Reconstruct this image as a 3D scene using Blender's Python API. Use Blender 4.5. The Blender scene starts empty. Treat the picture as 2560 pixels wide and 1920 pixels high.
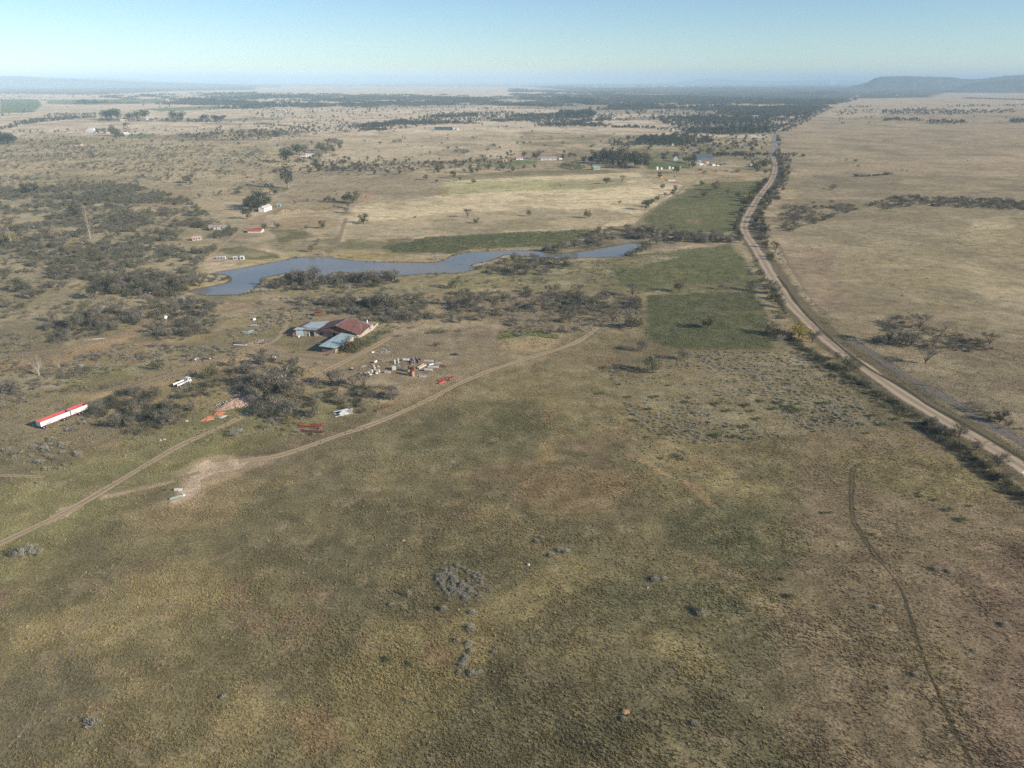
import bpy, math, random
import numpy as np
from mathutils import Vector, Matrix, Quaternion

# ------------------------------------------------------------------ camera, sky, sun
S = bpy.context.scene
COL = S.collection
F = 1777.8            # focal length in source pixels (2560 wide photograph)
CAM_H = 110.0
PITCH = math.atan((960 - 201.5) / F)
R = math.radians

cam = bpy.data.cameras.new('camera')
cam.sensor_width = 36.0
cam.lens = 36.0 * F / 2560.0
cam.clip_start = 1.0
cam.clip_end = 250000.0
cam_ob = bpy.data.objects.new('camera', cam)
cam_ob.location = (0, 0, CAM_H)
cam_ob.rotation_euler = (math.pi / 2 - PITCH, 0, 0)
COL.objects.link(cam_ob)
S.camera = cam_ob

SUN_EL, SUN_AZ = R(23.0), R(-25.0)     # azimuth measured from +X
W = bpy.data.worlds.new('World')
S.world = W
W.use_nodes = True
wn = W.node_tree.nodes
sky = wn.new('ShaderNodeTexSky')
sky.sky_type = 'NISHITA'
sky.sun_disc = False
sky.sun_elevation = SUN_EL
sky.sun_rotation = math.pi / 2 - SUN_AZ
sky.altitude = 1300
sky.air_density = 1.0
sky.dust_density = 0.15
sky.ozone_density = 2.5
wn['Background'].inputs['Strength'].default_value = 0.094
tint = wn.new('ShaderNodeMix'); tint.data_type = 'RGBA'; tint.blend_type = 'MULTIPLY'
tint.inputs['Factor'].default_value = 1.0; tint.inputs['B'].default_value = (.90, 1.0, 1.06, 1)
W.node_tree.links.new(sky.outputs[0], tint.inputs['A'])
W.node_tree.links.new(tint.outputs['Result'], wn['Background'].inputs['Color'])

sun = bpy.data.lights.new('sun', 'SUN')
sun.energy = 5.0
sun.angle = R(0.55)
sun.color = (1.0, 0.91, 0.78)
sun_ob = bpy.data.objects.new('sun', sun)
sdir = Vector((math.cos(SUN_AZ) * math.cos(SUN_EL), math.sin(SUN_AZ) * math.cos(SUN_EL), math.sin(SUN_EL)))
sun_ob.rotation_euler = (-sdir).to_track_quat('-Z', 'Y').to_euler()
sun_ob.location = sdir * 600
COL.objects.link(sun_ob)

S.view_settings.view_transform = 'Standard'
S.view_settings.look = 'None'
S.view_settings.exposure = 0.42
S.view_settings.gamma = 1.0
S.cycles.use_denoising = False
S.cycles.max_bounces = 5
S.cycles.diffuse_bounces = 3
S.cycles.transparent_max_bounces = 12
S.cycles.volume_bounces = 1

# ------------------------------------------------------------------ placing things on the plain
def ray(x, y):
    u = (x - 1280) / F; v = (960 - y) / F
    return (u, math.cos(PITCH) + v * math.sin(PITCH), -math.sin(PITCH) + v * math.cos(PITCH))

def at(x, y, z=0.0):
    d = ray(x, y); t = (CAM_H - z) / max(-d[2], .0013)
    return Vector((d[0] * t, d[1] * t, z))

def height_of(x, yb, yt):
    b = at(x, yb); d = ray(x, yt)
    return CAM_H + d[2] * b.y / d[1]

def px_of(p):
    """pixel of a world point (used only to judge how large a thing shows)"""
    rel = (p[0], p[1], p[2] - CAM_H)
    f = rel[1] * math.cos(PITCH) - rel[2] * math.sin(PITCH)
    up = rel[1] * math.sin(PITCH) + rel[2] * math.cos(PITCH)
    return 1280 + F * rel[0] / f, 960 - F * up / f, f

def pts(L):
    return [at(*q) for q in L]

# ------------------------------------------------------------------ numpy noise
def _hash(ix, iy, seed):
    h = (ix.astype(np.int64) * 374761393 + iy.astype(np.int64) * 668265263 + seed * 982451653) & 0xffffffff
    h = ((h ^ (h >> 13)) * 1274126177) & 0xffffffff
    return ((h ^ (h >> 16)) & 0xffff) / 65535.0

def vnoise(x, y, seed=0):
    ix = np.floor(x); iy = np.floor(y)
    fx = x - ix; fy = y - iy
    fx = fx * fx * (3 - 2 * fx); fy = fy * fy * (3 - 2 * fy)
    a = _hash(ix, iy, seed); b = _hash(ix + 1, iy, seed)
    c = _hash(ix, iy + 1, seed); d = _hash(ix + 1, iy + 1, seed)
    return (a * (1 - fx) + b * fx) * (1 - fy) + (c * (1 - fx) + d * fx) * fy

def fbm(x, y, scale, octaves=4, seed=0):
    """scale = size in metres of the largest features; result about 0..1"""
    s = np.zeros_like(x); a = 0.5; tot = 0
    for o in range(octaves):
        s += a * vnoise(x / scale + 17.3 * o, y / scale - 9.1 * o, seed + o * 7)
        tot += a; a *= 0.55; scale *= 0.47
    return s / tot

def sstep(a, b, x):
    t = np.clip((x - a) / (b - a), 0, 1)
    return t * t * (3 - 2 * t)

def inside(poly, x, y):
    px = [p[0] for p in poly]; py = [p[1] for p in poly]
    out = np.zeros(x.shape, bool)
    j = len(px) - 1
    for i in range(len(px)):
        c = (py[i] > y) != (py[j] > y)
        with np.errstate(divide='ignore', invalid='ignore'):
            xi = (px[j] - px[i]) * (y - py[i]) / (py[j] - py[i] + 1e-12) + px[i]
        out ^= c & (x < xi)
        j = i
    return out

def inside1(poly, x, y):
    r = False; j = len(poly) - 1
    for i in range(len(poly)):
        xi, yi = poly[i][0], poly[i][1]; xj, yj = poly[j][0], poly[j][1]
        if (yi > y) != (yj > y) and x < (xj - xi) * (y - yi) / (yj - yi + 1e-12) + xi:
            r = not r
        j = i
    return r

# ------------------------------------------------------------------ colours of the ground (albedo)
OLIVE = (.215, .182, .092); DKOLIVE = (.145, .13, .07); STRAW = (.36, .285, .14); PALE = (.72, .59, .36)
TAN = (.43, .35, .215); MAUVE = (.28, .22, .145); ORANGE = (.36, .24, .13); SAND = (.64, .48, .33)
GREEN = (.160, .158, .070); DKGREEN = (.12, .128, .06); FIELD = (.14, .20, .085); GREYBR = (.235, .20, .145)
YELLOW = (.42, .33, .13); WOOD = (.06, .072, .05); FARTAN = (.54, .43, .30)

# (pixel polygon traced on the plain, colour, strength, ragged edge in metres)
AREAS = [
 # far plain
 ([(-400,330),(700,330),(1300,320),(1960,330),(3000,330),(3000,203.0),(-400,203.0)], FARTAN, .8, 60),
 ([(-300,222),(640,215),(1300,218),(1500,236),(1800,270),(1925,300),(1925,345),(1300,330),(860,345),(640,320),(300,345),(-300,350)], (.74,.60,.43), .8, 40),
 ([(640,345),(900,330),(1300,330),(1300,392),(1050,405),(760,420),(820,370)], (.66,.535,.36), .7, 12),
 ([(-200,203.5),(640,203.5),(640,224),(420,228),(240,237),(-200,232)], WOOD, .8, 90),
 ([(1280,213),(1500,219),(1900,216),(2140,207),(2640,205),(2640,228),(2360,232),(2330,243),(2130,247),(2050,258),(1900,252),(1790,262),(1700,236),(1500,233),(1400,223)], WOOD, .93, 90),
 ([(640,203.2),(1280,203.2),(1280,214),(640,214)], WOOD, .6, 90),
 ([(0,248),(95,248),(105,262),(82,281),(0,283)], FIELD, .95, 8),
 ([(118,250),(250,248),(410,247),(400,258),(235,262),(115,260)], FIELD, .85, 12),
 ([(360,272),(545,264),(552,272),(400,279)], FIELD, .85, 8),
 ([(548,298),(640,293),(720,294),(700,300),(560,303)], (0.207,0.224,0.104), .7, 10),
 ([(800,257),(868,257),(860,264),(806,264)], FIELD, .9, 6),
 ([(318,336),(360,334),(398,337),(370,344),(318,347)], FIELD, .8, 4),
 ([(40,345),(150,338),(300,346),(250,363),(60,362)], YELLOW, .45, 6),
 ([(-200,352),(60,357),(180,366),(250,372),(250,377),(-200,362)], DKGREEN, .5, 5),
 ([(860,262),(1040,247),(1300,246),(1320,262),(1000,272),(880,272)], WOOD, .35, 60),
 ([(1280,262),(1400,262),(1500,258),(1640,266),(1850,268),(1930,275),(1930,292),(1700,286),(1500,282),(1300,270)], WOOD, .5, 70),
 ([(1560,292),(1700,294),(1930,296),(1930,338),(1800,336),(1720,330),(1740,302),(1560,300)], WOOD, .6, 30),
 ([(400,262),(500,255),(640,262),(640,238),(540,236),(460,250)], WOOD, .3, 50),
 ([(200,297),(330,294),(550,298),(545,305),(250,304)], WOOD, .4, 14),
 # left bush country
 ([(-300,372),(420,352),(760,352),(800,430),(640,520),(560,610),(480,770),(-300,800)], (.53,.425,.255), .88, 14),
 ([(-200,440),(330,440),(520,470),(620,560),(520,650),(400,760),(-200,760)], (.36,.30,.185), .6, 14),
 ([(90,465),(260,450),(350,470),(240,500),(100,505)], GREEN, .55, 7),
 ([(330,475),(480,480),(480,520),(400,530),(340,505)], (0.354,0.268,0.151), .6, 7),
 ([(160,610),(195,612),(190,632),(155,632)], (0.329,0.187,0.104), .8, 3),
 ([(160,592),(205,595),(205,606),(165,603)], YELLOW, .8, 3),
 # middle fields
 ([(690,430),(930,420),(1120,440),(1120,480),(930,505),(860,510),(690,520)], (0.366,0.292,0.191), .8, 6),
 ([(890,515),(1110,488),(1130,445),(1560,432),(1740,438),(1756,462),(1660,505),(1590,560),(1480,572),(1280,582),(1060,594),(870,598),(845,610),(862,560)], PALE, .9, 6),
 ([(1105,455),(1580,445),(1540,470),(1300,478),(1110,487)], (0.464,0.429,0.209), .9, 5),
 ([(1105,470),(1125,470),(1120,490),(1102,492)], YELLOW, .8, 2),
 ([(870,560),(1150,530),(1500,520),(1590,540),(1480,572),(1280,580),(1060,592),(860,600)], (0.390,0.317,0.197), .75, 8),
 ([(1110,440),(1280,428),(1480,424),(1580,430),(1480,436),(1300,443),(1130,452)], GREEN, .7, 4),
 ([(1190,420),(1280,415),(1340,408),(1280,404),(1190,415)], FIELD, .5, 3),
 ([(1290,400),(1345,401),(1340,408),(1282,409)], FIELD, .9, 2),
 ([(1560,370),(1640,371),(1700,383),(1800,392),(1720,398),(1600,398)], GREEN, .75, 6),
 ([(1608,412),(1625,405),(1700,403),(1730,413),(1725,420),(1620,423)], (0.104,0.149,0.058), .9, 3),
 ([(1615,423),(1740,421),(1760,440),(1735,462),(1640,462),(1600,440)], (0.366,0.292,0.174), .7, 4),
 ([(1730,463),(1800,455),(1916,450),(1888,483),(1856,535),(1851,576),(1824,582),(1714,579),(1642,573),(1595,547),(1656,506)], (.145,.156,.072), .9, 7),
 ([(1716,548),(1752,546),(1748,559),(1718,560)], (0.329,0.249,0.139), .7, 3),
 ([(1470,580),(1600,556),(1640,574),(1560,590),(1480,600)], GREYBR, .7, 4),
 ([(1059,593),(1280,581),(1482,572),(1440,600),(1380,618),(1280,618),(1132,636),(981,630),(950,619)], (.125,.145,.062), .9, 7),
 ([(860,604),(915,596),(960,620),(950,630),(850,624)], (0.183,0.187,0.087), .6, 4),
 ([(835,640),(860,628),(930,627),(1010,634),(1000,641),(940,647),(860,645)], YELLOW, .9, 3),
 ([(672,575),(760,573),(780,592),(720,603),(700,617),(690,590)], GREEN, .8, 3),
 ([(700,545),(800,540),(850,550),(840,572),(700,572)], (0.354,0.261,0.139), .7, 4),
 ([(545,625),(600,615),(650,625),(702,640),(690,650),(600,648)], DKGREEN, .8, 3),
 ([(510,652),(560,650),(600,655),(555,678),(520,670)], SAND, .7, 3),
 ([(600,660),(700,642),(1010,648),(1110,640),(1190,620),(1280,620),(1275,625),(1170,632),(1110,651),(980,654),(760,643),(640,664)], (0.464,0.348,0.151), .75, 2),
 ([(-260,700),(200,690),(420,760),(350,800),(160,790),(-260,850)], (.42,.335,.185), .8, 10),
 ([(640,850),(740,880),(900,885),(980,830),(1060,800),(1090,815),(960,870),(880,915),(760,960),(640,980),(560,900)], (.54,.41,.27), .8, 5),
 # south of the dam
 ([(480,705),(570,700),(575,707),(490,724),(450,725)], YELLOW, .8, 2),
 ([(460,738),(640,728),(800,700),(1010,690),(1190,672),(1290,640),(1560,642),(1570,690),(1660,715),(1640,735),(1300,720),(1000,740),(480,760)], (0.287,0.255,0.127), .8, 6),
 ([(640,690),(700,684),(690,705),(650,706)], (0.366,0.311,0.127), .8, 3),
 ([(1290,645),(1430,662),(1560,645),(1620,690),(1700,730),(1300,730),(1150,700)], (0.244,0.218,0.110), .8, 6),
 ([(1555,640),(1685,625),(1830,609),(1856,637),(1876,671),(1887,702),(1888,728),(1760,734),(1640,735),(1540,712),(1540,690)], (.145,.156,.072), .9, 7),
 ([(1555,648),(1640,636),(1700,640),(1640,655),(1575,670),(1550,660)], (0.415,0.336,0.162), .6, 4),
 ([(1656,712),(1890,704),(1896,728),(1613,738)], (0.244,0.224,0.116), .6, 5),
 ([(1613,738),(1888,727),(1925,792),(1930,872),(1685,874),(1613,848)], (.118,.130,.063), .92, 4),
 ([(640,745),(1000,735),(1330,725),(1600,740),(1610,840),(1480,830),(1280,860),(1060,810),(980,800),(640,800)], (0.305,0.243,0.156), .75, 6),
 ([(960,800),(1250,800),(1290,880),(1180,940),(1000,1010),(830,1000),(820,930),(900,880)], (.37,.285,.185), .75, 4),
 ([(640,860),(800,880),(900,880),(960,840),(1000,850),(900,910),(800,955),(640,960)], (0.378,0.292,0.156), .7, 4),
 ([(1235,830),(1330,822),(1400,835),(1400,860),(1330,885),(1250,870)], (0.451,0.348,0.191), .8, 3),
 ([(1235,845),(1250,828),(1330,822),(1400,838),(1395,848),(1320,840),(1260,850)], (0.146,0.187,0.058), .7, 2),
 ([(-60,905),(116,893),(202,862),(289,838),(350,812),(372,800),(380,815),(300,858),(220,885),(120,925),(-60,945)], (0.439,0.292,0.156), .75, 3),
 ([(190,985),(330,975),(420,930),(640,860),(660,880),(480,950),(300,1000),(200,1010)], (0.403,0.305,0.156), .75, 3),
 ([(120,940),(330,905),(380,930),(300,965),(150,985)], (0.183,0.187,0.075), .6, 4),
 # right hand grassland
 ([(1960,300),(2600,270),(3200,300),(3200,460),(2000,440),(1960,380)], (0.403,0.317,0.209), .8, 10),
 ([(2000,440),(3200,440),(3200,1500),(2600,1220),(2420,1040),(2200,900),(2040,760),(1960,650),(1950,560),(2000,480)], (0.323,0.264,0.168), .9, 6),
 ([(2040,590),(2560,560),(2600,760),(2300,760),(2060,680)], (0.366,0.305,0.174), .6, 14),
 ([(1950,610),(2080,620),(2120,780),(2040,760),(1960,650)], (0.317,0.230,0.156), .7, 8),
 ([(2420,550),(2520,540),(2540,570),(2440,575)], (0.512,0.423,0.255), .7, 5),
 ([(1950,500),(2180,505),(2350,520),(2340,530),(2150,545),(1960,570)], (0.268,0.224,0.133), .6, 6),
 # right foreground
 ([(1640,890),(1960,880),(2100,940),(2200,1080),(1960,1090),(1700,1060),(1560,980)], (0.299,0.255,0.151), .7, 8),
 ([(2000,1080),(2300,1060),(2620,1220),(2900,1500),(2900,2300),(2050,2300),(1900,1600),(1980,1300)], (0.250,0.193,0.116), .85, 10),
 ([(2080,1130),(2400,1130),(2560,1240),(2300,1260),(2100,1200)], (0.287,0.249,0.104), .5, 6),
 ([(2380,1400),(2800,1350),(2800,2200),(2480,2100),(2400,1700)], (0.238,0.168,0.116), .7, 10),
 ([(1640,1290),(1800,1240),(1930,1280),(2020,1370),(1980,1420),(1800,1410),(1680,1370)], (0.128,0.127,0.065), .75, 5),
 ([(1500,1440),(1760,1440),(1980,1600),(1960,1680),(1700,1600),(1500,1560)], (0.144,0.139,0.074), .6, 8),
 # centre foreground
 ([(1000,1050),(1180,1000),(1360,1000),(1340,1130),(1150,1180),(1000,1130)], (0.152,0.147,0.074), .7, 7),
 ([(1350,1110),(1400,1110),(1400,1150),(1340,1165)], (0.390,0.292,0.127), .6, 3),
 ([(1280,1180),(1500,1150),(1600,1190),(1560,1260),(1380,1290),(1280,1240)], (0.305,0.212,0.110), .55, 6),
 ([(1585,1140),(1620,1150),(1690,1195),(1650,1185)], (0.439,0.311,0.162), .7, 1.5),
 ([(1690,1200),(1740,1210),(1800,1280),(1770,1265)], (0.415,0.286,0.151), .6, 2),
 ([(940,1540),(1100,1560),(1250,1480),(1420,1380),(1500,1420),(1300,1560),(1180,1700),(1000,1900),(880,2000),(840,1700)], (0.311,0.255,0.114), .65, 5),
 ([(1060,1600),(1130,1640),(1110,1680),(1050,1650)], (0.305,0.187,0.104), .5, 2),
 ([(720,1780),(830,1760),(860,1860),(760,1900)], (0.293,0.187,0.093), .5, 3),
 ([(-60,1240),(330,1080),(640,1000),(900,1010),(700,1100),(500,1170),(330,1260),(100,1420),(-60,1480)], (0.262,0.243,0.104), .7, 6),
 ([(420,1250),(560,1200),(640,1230),(560,1310),(360,1330),(300,1290)], (0.329,0.249,0.133), .6, 3),
 ([(0,1650),(160,1600),(240,1750),(120,1900),(0,1930)], (0.159,0.143,0.087), .6, 5),
 # bare earth by the tracks
 ([(440,1178),(520,1140),(680,1138),(660,1160),(565,1195),(520,1232),(470,1268),(415,1268),(448,1222)], (.52,.39,.25), .6, 3),
 ([(470,1180),(520,1149),(535,1157),(596,1146),(640,1149),(600,1172),(542,1182),(500,1203),(505,1219),(470,1250),(440,1262),(425,1258),(457,1226),(476,1203)], SAND, .95, .8),
 ([(105,1310),(150,1272),(200,1256),(205,1266),(170,1290),(112,1313)], SAND, .85, .7),
 ([(245,1240),(330,1222),(430,1200),(440,1205),(330,1232),(250,1250)], SAND, .6, .6),
]

def ground_colour(x, y):
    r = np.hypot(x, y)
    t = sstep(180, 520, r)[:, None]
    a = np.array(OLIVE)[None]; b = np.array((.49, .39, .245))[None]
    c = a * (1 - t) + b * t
    c = c * 1.0
    # broad patches of straw, brown and dark sward
    n1 = fbm(x, y, 42, 4, 3)[:, None]; n2 = fbm(x + 300, y - 80, 22, 4, 11)[:, None]; n3 = fbm(x - 900, y + 40, 70, 4, 23)[:, None]
    k = sstep(.54, .63, n1); c = c * (1 - .7 * k) + np.array((.335, .27, .13)) * .7 * k
    k = sstep(.57, .66, n2); c = c * (1 - .55 * k) + np.array((.26, .18, .11)) * .55 * k
    k = sstep(.51, .60, n3); c = c * (1 - .5 * k) + np.array((.15, .138, .078)) * .5 * k
    for poly, col, s, amp in AREAS:
        P = pts(poly)
        x0 = min(p.x for p in P) - amp; x1 = max(p.x for p in P) + amp
        y0 = min(p.y for p in P) - amp; y1 = max(p.y for p in P) + amp
        m = np.nonzero((x > x0) & (x < x1) & (y > y0) & (y < y1))[0]
        if len(m) == 0:
            continue
        xs = x[m]; ys = y[m]
        w = np.zeros(len(m))
        for k in range(3):
            jx = (fbm(xs, ys, amp * 2.6, 3, 40 + k) - .5) * 2.4 * amp + (k - 1) * amp * .12
            jy = (fbm(xs, ys, amp * 2.6, 3, 60 + k) - .5) * 2.4 * amp
            w += inside(P, xs + jx, ys + jy) / 3.0
        w = (w * s)[:, None]
        c[m] = c[m] * (1 - w) + np.array(col)[None] * w
    # patches of greyer, darker and paler sward across the pastures
    q1 = fbm(x + 700, y - 300, 60, 5, 301); q2 = fbm(x - 200, y * 1.6 + 500, 24, 4, 302)
    w = sstep(150, 330, r) * (1 - sstep(2500, 5000, r)) * (c[:, 0] > c[:, 1] * 1.03)
    k = (sstep(.52, .66, q1) * .42 * w)[:, None]; c = c * (1 - k) + np.array((.205, .185, .125)) * k
    k = (sstep(.56, .70, q2) * .38 * w)[:, None]; c = c * (1 - k) + np.array((.50, .41, .26)) * k
    k = (sstep(.56, .68, 1 - q2) * .30 * w)[:, None]; c = c * (1 - k) + np.array((.21, .165, .12)) * k
    # small brightness mottling with the ground's own tufts and bare spots
    far = sstep(400, 2500, r)
    sc = 9 + 50 * far
    n = fbm(x, y, 14, 3, 77) * (1 - sstep(200, 420, r)) + fbm(x, y, 70, 3, 78) * sstep(200, 420, r)
    n4 = fbm(x * 1.0, y * 1.0, 3.2, 2, 91)
    c *= (0.80 + .40 * n)[:, None] * (1 + (.28 * n4 - .14) * (1 - sstep(180, 330, r)))[:, None]
    k = sstep(.58, .72, fbm(x + 55, y + 12, 14, 3, 131))[:, None] * .30
    c = c * (1 - k) + np.array((.30, .245, .12)) * k
    k = (sstep(.66, .73, fbm(x - 120, y + 75, 6, 3, 151)) * .3 * (1 - sstep(200, 420, r)))[:, None]
    c = c * (1 - k) + np.array((.40, .30, .185)) * k
    lum = (c @ np.array((.30, .58, .12)))[:, None]
    return (lum + (c - lum) * .93) * np.array((1.03, .988, .91))

# ------------------------------------------------------------------ materials
MATS = {}
def nmat(name):
    m = bpy.data.materials.new(name); m.use_nodes = True
    nt = m.node_tree
    return m, nt, nt.nodes['Principled BSDF']

def mat(name, col, rough=.8, metal=0.0, vary=.25, scale=1.5, dirt=None, bump=0.0):
    """plain painted / rusty / stone surface with uneven colour"""
    if name in MATS:
        return MATS[name]
    m, nt, b = nmat(name)
    N = nt.nodes; L = nt.links
    tc = N.new('ShaderNodeTexCoord')
    n = N.new('ShaderNodeTexNoise'); n.inputs['Scale'].default_value = scale; n.inputs['Detail'].default_value = 5
    n.inputs['Roughness'].default_value = .65
    L.new(tc.outputs['Object'], n.inputs['Vector'])
    cr = N.new('ShaderNodeValToRGB')
    lo = tuple(c * (1 - vary) for c in col) if dirt is None else dirt
    hi = tuple(min(1, c * (1 + vary * .6)) for c in col)
    cr.color_ramp.elements[0].position = .32; cr.color_ramp.elements[0].color = (*lo, 1)
    cr.color_ramp.elements[1].position = .62; cr.color_ramp.elements[1].color = (*hi, 1)
    L.new(n.outputs['Fac'], cr.inputs['Fac'])
    L.new(cr.outputs['Color'], b.inputs['Base Color'])
    b.inputs['Roughness'].default_value = rough
    b.inputs['Metallic'].default_value = metal
    b.inputs['Specular IOR Level'].default_value = .3
    if bump:
        bp = N.new('ShaderNodeBump'); bp.inputs['Strength'].default_value = bump
        L.new(n.outputs['Fac'], bp.inputs['Height']); L.new(bp.outputs['Normal'], b.inputs['Normal'])
    MATS[name] = m
    return m

def sheet_mat(name, col, dirt, axis='X', pitch=.6, rough=.6):
    """corrugated iron sheeting: ribs along one axis, sheets of different age"""
    if name in MATS:
        return MATS[name]
    m, nt, b = nmat(name); N = nt.nodes; L = nt.links
    tc = N.new('ShaderNodeTexCoord'); sp = N.new('ShaderNodeSeparateXYZ')
    L.new(tc.outputs['Object'], sp.inputs[0])
    mul = N.new('ShaderNodeMath'); mul.operation = 'DIVIDE'; mul.inputs[1].default_value = pitch
    L.new(sp.outputs[axis], mul.inputs[0])
    fl = N.new('ShaderNodeMath'); fl.operation = 'FLOOR'; L.new(mul.outputs[0], fl.inputs[0])
    wn_ = N.new('ShaderNodeTexWhiteNoise'); wn_.noise_dimensions = '1D'; L.new(fl.outputs[0], wn_.inputs['W'])
    fr = N.new('ShaderNodeMath'); fr.operation = 'FRACT'; L.new(mul.outputs[0], fr.inputs[0])
    n = N.new('ShaderNodeTexNoise'); n.inputs['Scale'].default_value = .8; n.inputs['Detail'].default_value = 6
    L.new(tc.outputs['Object'], n.inputs['Vector'])
    add = N.new('ShaderNodeMath'); add.operation = 'MULTIPLY_ADD'; add.inputs[1].default_value = .35
    L.new(wn_.outputs['Value'], add.inputs[0]); L.new(n.outputs['Fac'], add.inputs[2])
    cr = N.new('ShaderNodeValToRGB')
    cr.color_ramp.elements[0].position = .4; cr.color_ramp.elements[0].color = (*dirt, 1)
    cr.color_ramp.elements[1].position = .78; cr.color_ramp.elements[1].color = (*col, 1)
    L.new(add.outputs[0], cr.inputs['Fac']); L.new(cr.outputs['Color'], b.inputs['Base Color'])
    b.inputs['Roughness'].default_value = rough
    b.inputs['Specular IOR Level'].default_value = .35
    bp = N.new('ShaderNodeBump'); bp.inputs['Strength'].default_value = .5; bp.inputs['Distance'].default_value = .05
    L.new(fr.outputs[0], bp.inputs['Height']); L.new(bp.outputs['Normal'], b.inputs['Normal'])
    MATS[name] = m
    return m

def leaf_mat(name, col, alt, through=.25):
    """foliage: face colours from the mesh, tint differing from plant to plant"""
    m, nt, b = nmat(name); N = nt.nodes; L = nt.links
    a = N.new('ShaderNodeAttribute'); a.attribute_name = 'Tone'
    oi = N.new('ShaderNodeObjectInfo')
    mx = N.new('ShaderNodeMix'); mx.data_type = 'RGBA'
    mx.inputs['A'].default_value = (*col, 1); mx.inputs['B'].default_value = (*alt, 1)
    L.new(oi.outputs['Random'], mx.inputs['Factor'])
    ml = N.new('ShaderNodeMix'); ml.data_type = 'RGBA'; ml.blend_type = 'MULTIPLY'; ml.inputs['Factor'].default_value = 1
    L.new(mx.outputs['Result'], ml.inputs['A']); L.new(a.outputs['Color'], ml.inputs['B'])
    L.new(ml.outputs['Result'], b.inputs['Base Color'])
    b.inputs['Roughness'].default_value = .75; b.inputs['Specular IOR Level'].default_value = .15
    if through:
        tr = N.new('ShaderNodeBsdfTranslucent'); L.new(ml.outputs['Result'], tr.inputs['Color'])
        ms = N.new('ShaderNodeMixShader'); ms.inputs[0].default_value = through
        L.new(b.outputs[0], ms.inputs[1]); L.new(tr.outputs[0], ms.inputs[2])
        L.new(ms.outputs[0], N['Material Output'].inputs['Surface'])
    MATS[name] = m
    return m

def ground_mat():
    m, nt, b = nmat('veld'); N = nt.nodes; L = nt.links
    a = N.new('ShaderNodeAttribute'); a.attribute_name = 'Soil'
    g = N.new('ShaderNodeNewGeometry')
    n1 = N.new('ShaderNodeTexNoise'); n1.inputs['Scale'].default_value = 1.5; n1.inputs['Detail'].default_value = 5; n1.inputs['Roughness'].default_value = .75
    n2 = N.new('ShaderNodeTexNoise'); n2.inputs['Scale'].default_value = .16; n2.inputs['Detail'].default_value = 5; n2.inputs['Roughness'].default_value = .7
    for n in (n1, n2):
        L.new(g.outputs['Position'], n.inputs['Vector'])
    r1 = N.new('ShaderNodeMapRange'); r1.inputs['From Min'].default_value = .34; r1.inputs['From Max'].default_value = .66
    r1.inputs['To Min'].default_value = .50; r1.inputs['To Max'].default_value = 1.42
    L.new(n1.outputs['Fac'], r1.inputs['Value'])
    r2 = N.new('ShaderNodeMapRange'); r2.inputs['From Min'].default_value = .36; r2.inputs['From Max'].default_value = .64
    r2.inputs['To Min'].default_value = .76; r2.inputs['To Max'].default_value = 1.22
    L.new(n2.outputs['Fac'], r2.inputs['Value'])
    mu = N.new('ShaderNodeMath'); mu.operation = 'MULTIPLY'
    L.new(r1.outputs[0], mu.inputs[0]); L.new(r2.outputs[0], mu.inputs[1])
    vm = N.new('ShaderNodeVectorMath'); vm.operation = 'SCALE'
    L.new(a.outputs['Color'], vm.inputs[0]); L.new(mu.outputs[0], vm.inputs['Scale'])
    L.new(vm.outputs['Vector'], b.inputs['Base Color'])
    b.inputs['Roughness'].default_value = 1.0; b.inputs['Specular IOR Level'].default_value = 0.0
    bp = N.new('ShaderNodeBump'); bp.inputs['Strength'].default_value = .6; bp.inputs['Distance'].default_value = .3
    L.new(n1.outputs['Fac'], bp.inputs['Height']); L.new(bp.outputs['Normal'], b.inputs['Normal'])
    return m

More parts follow.
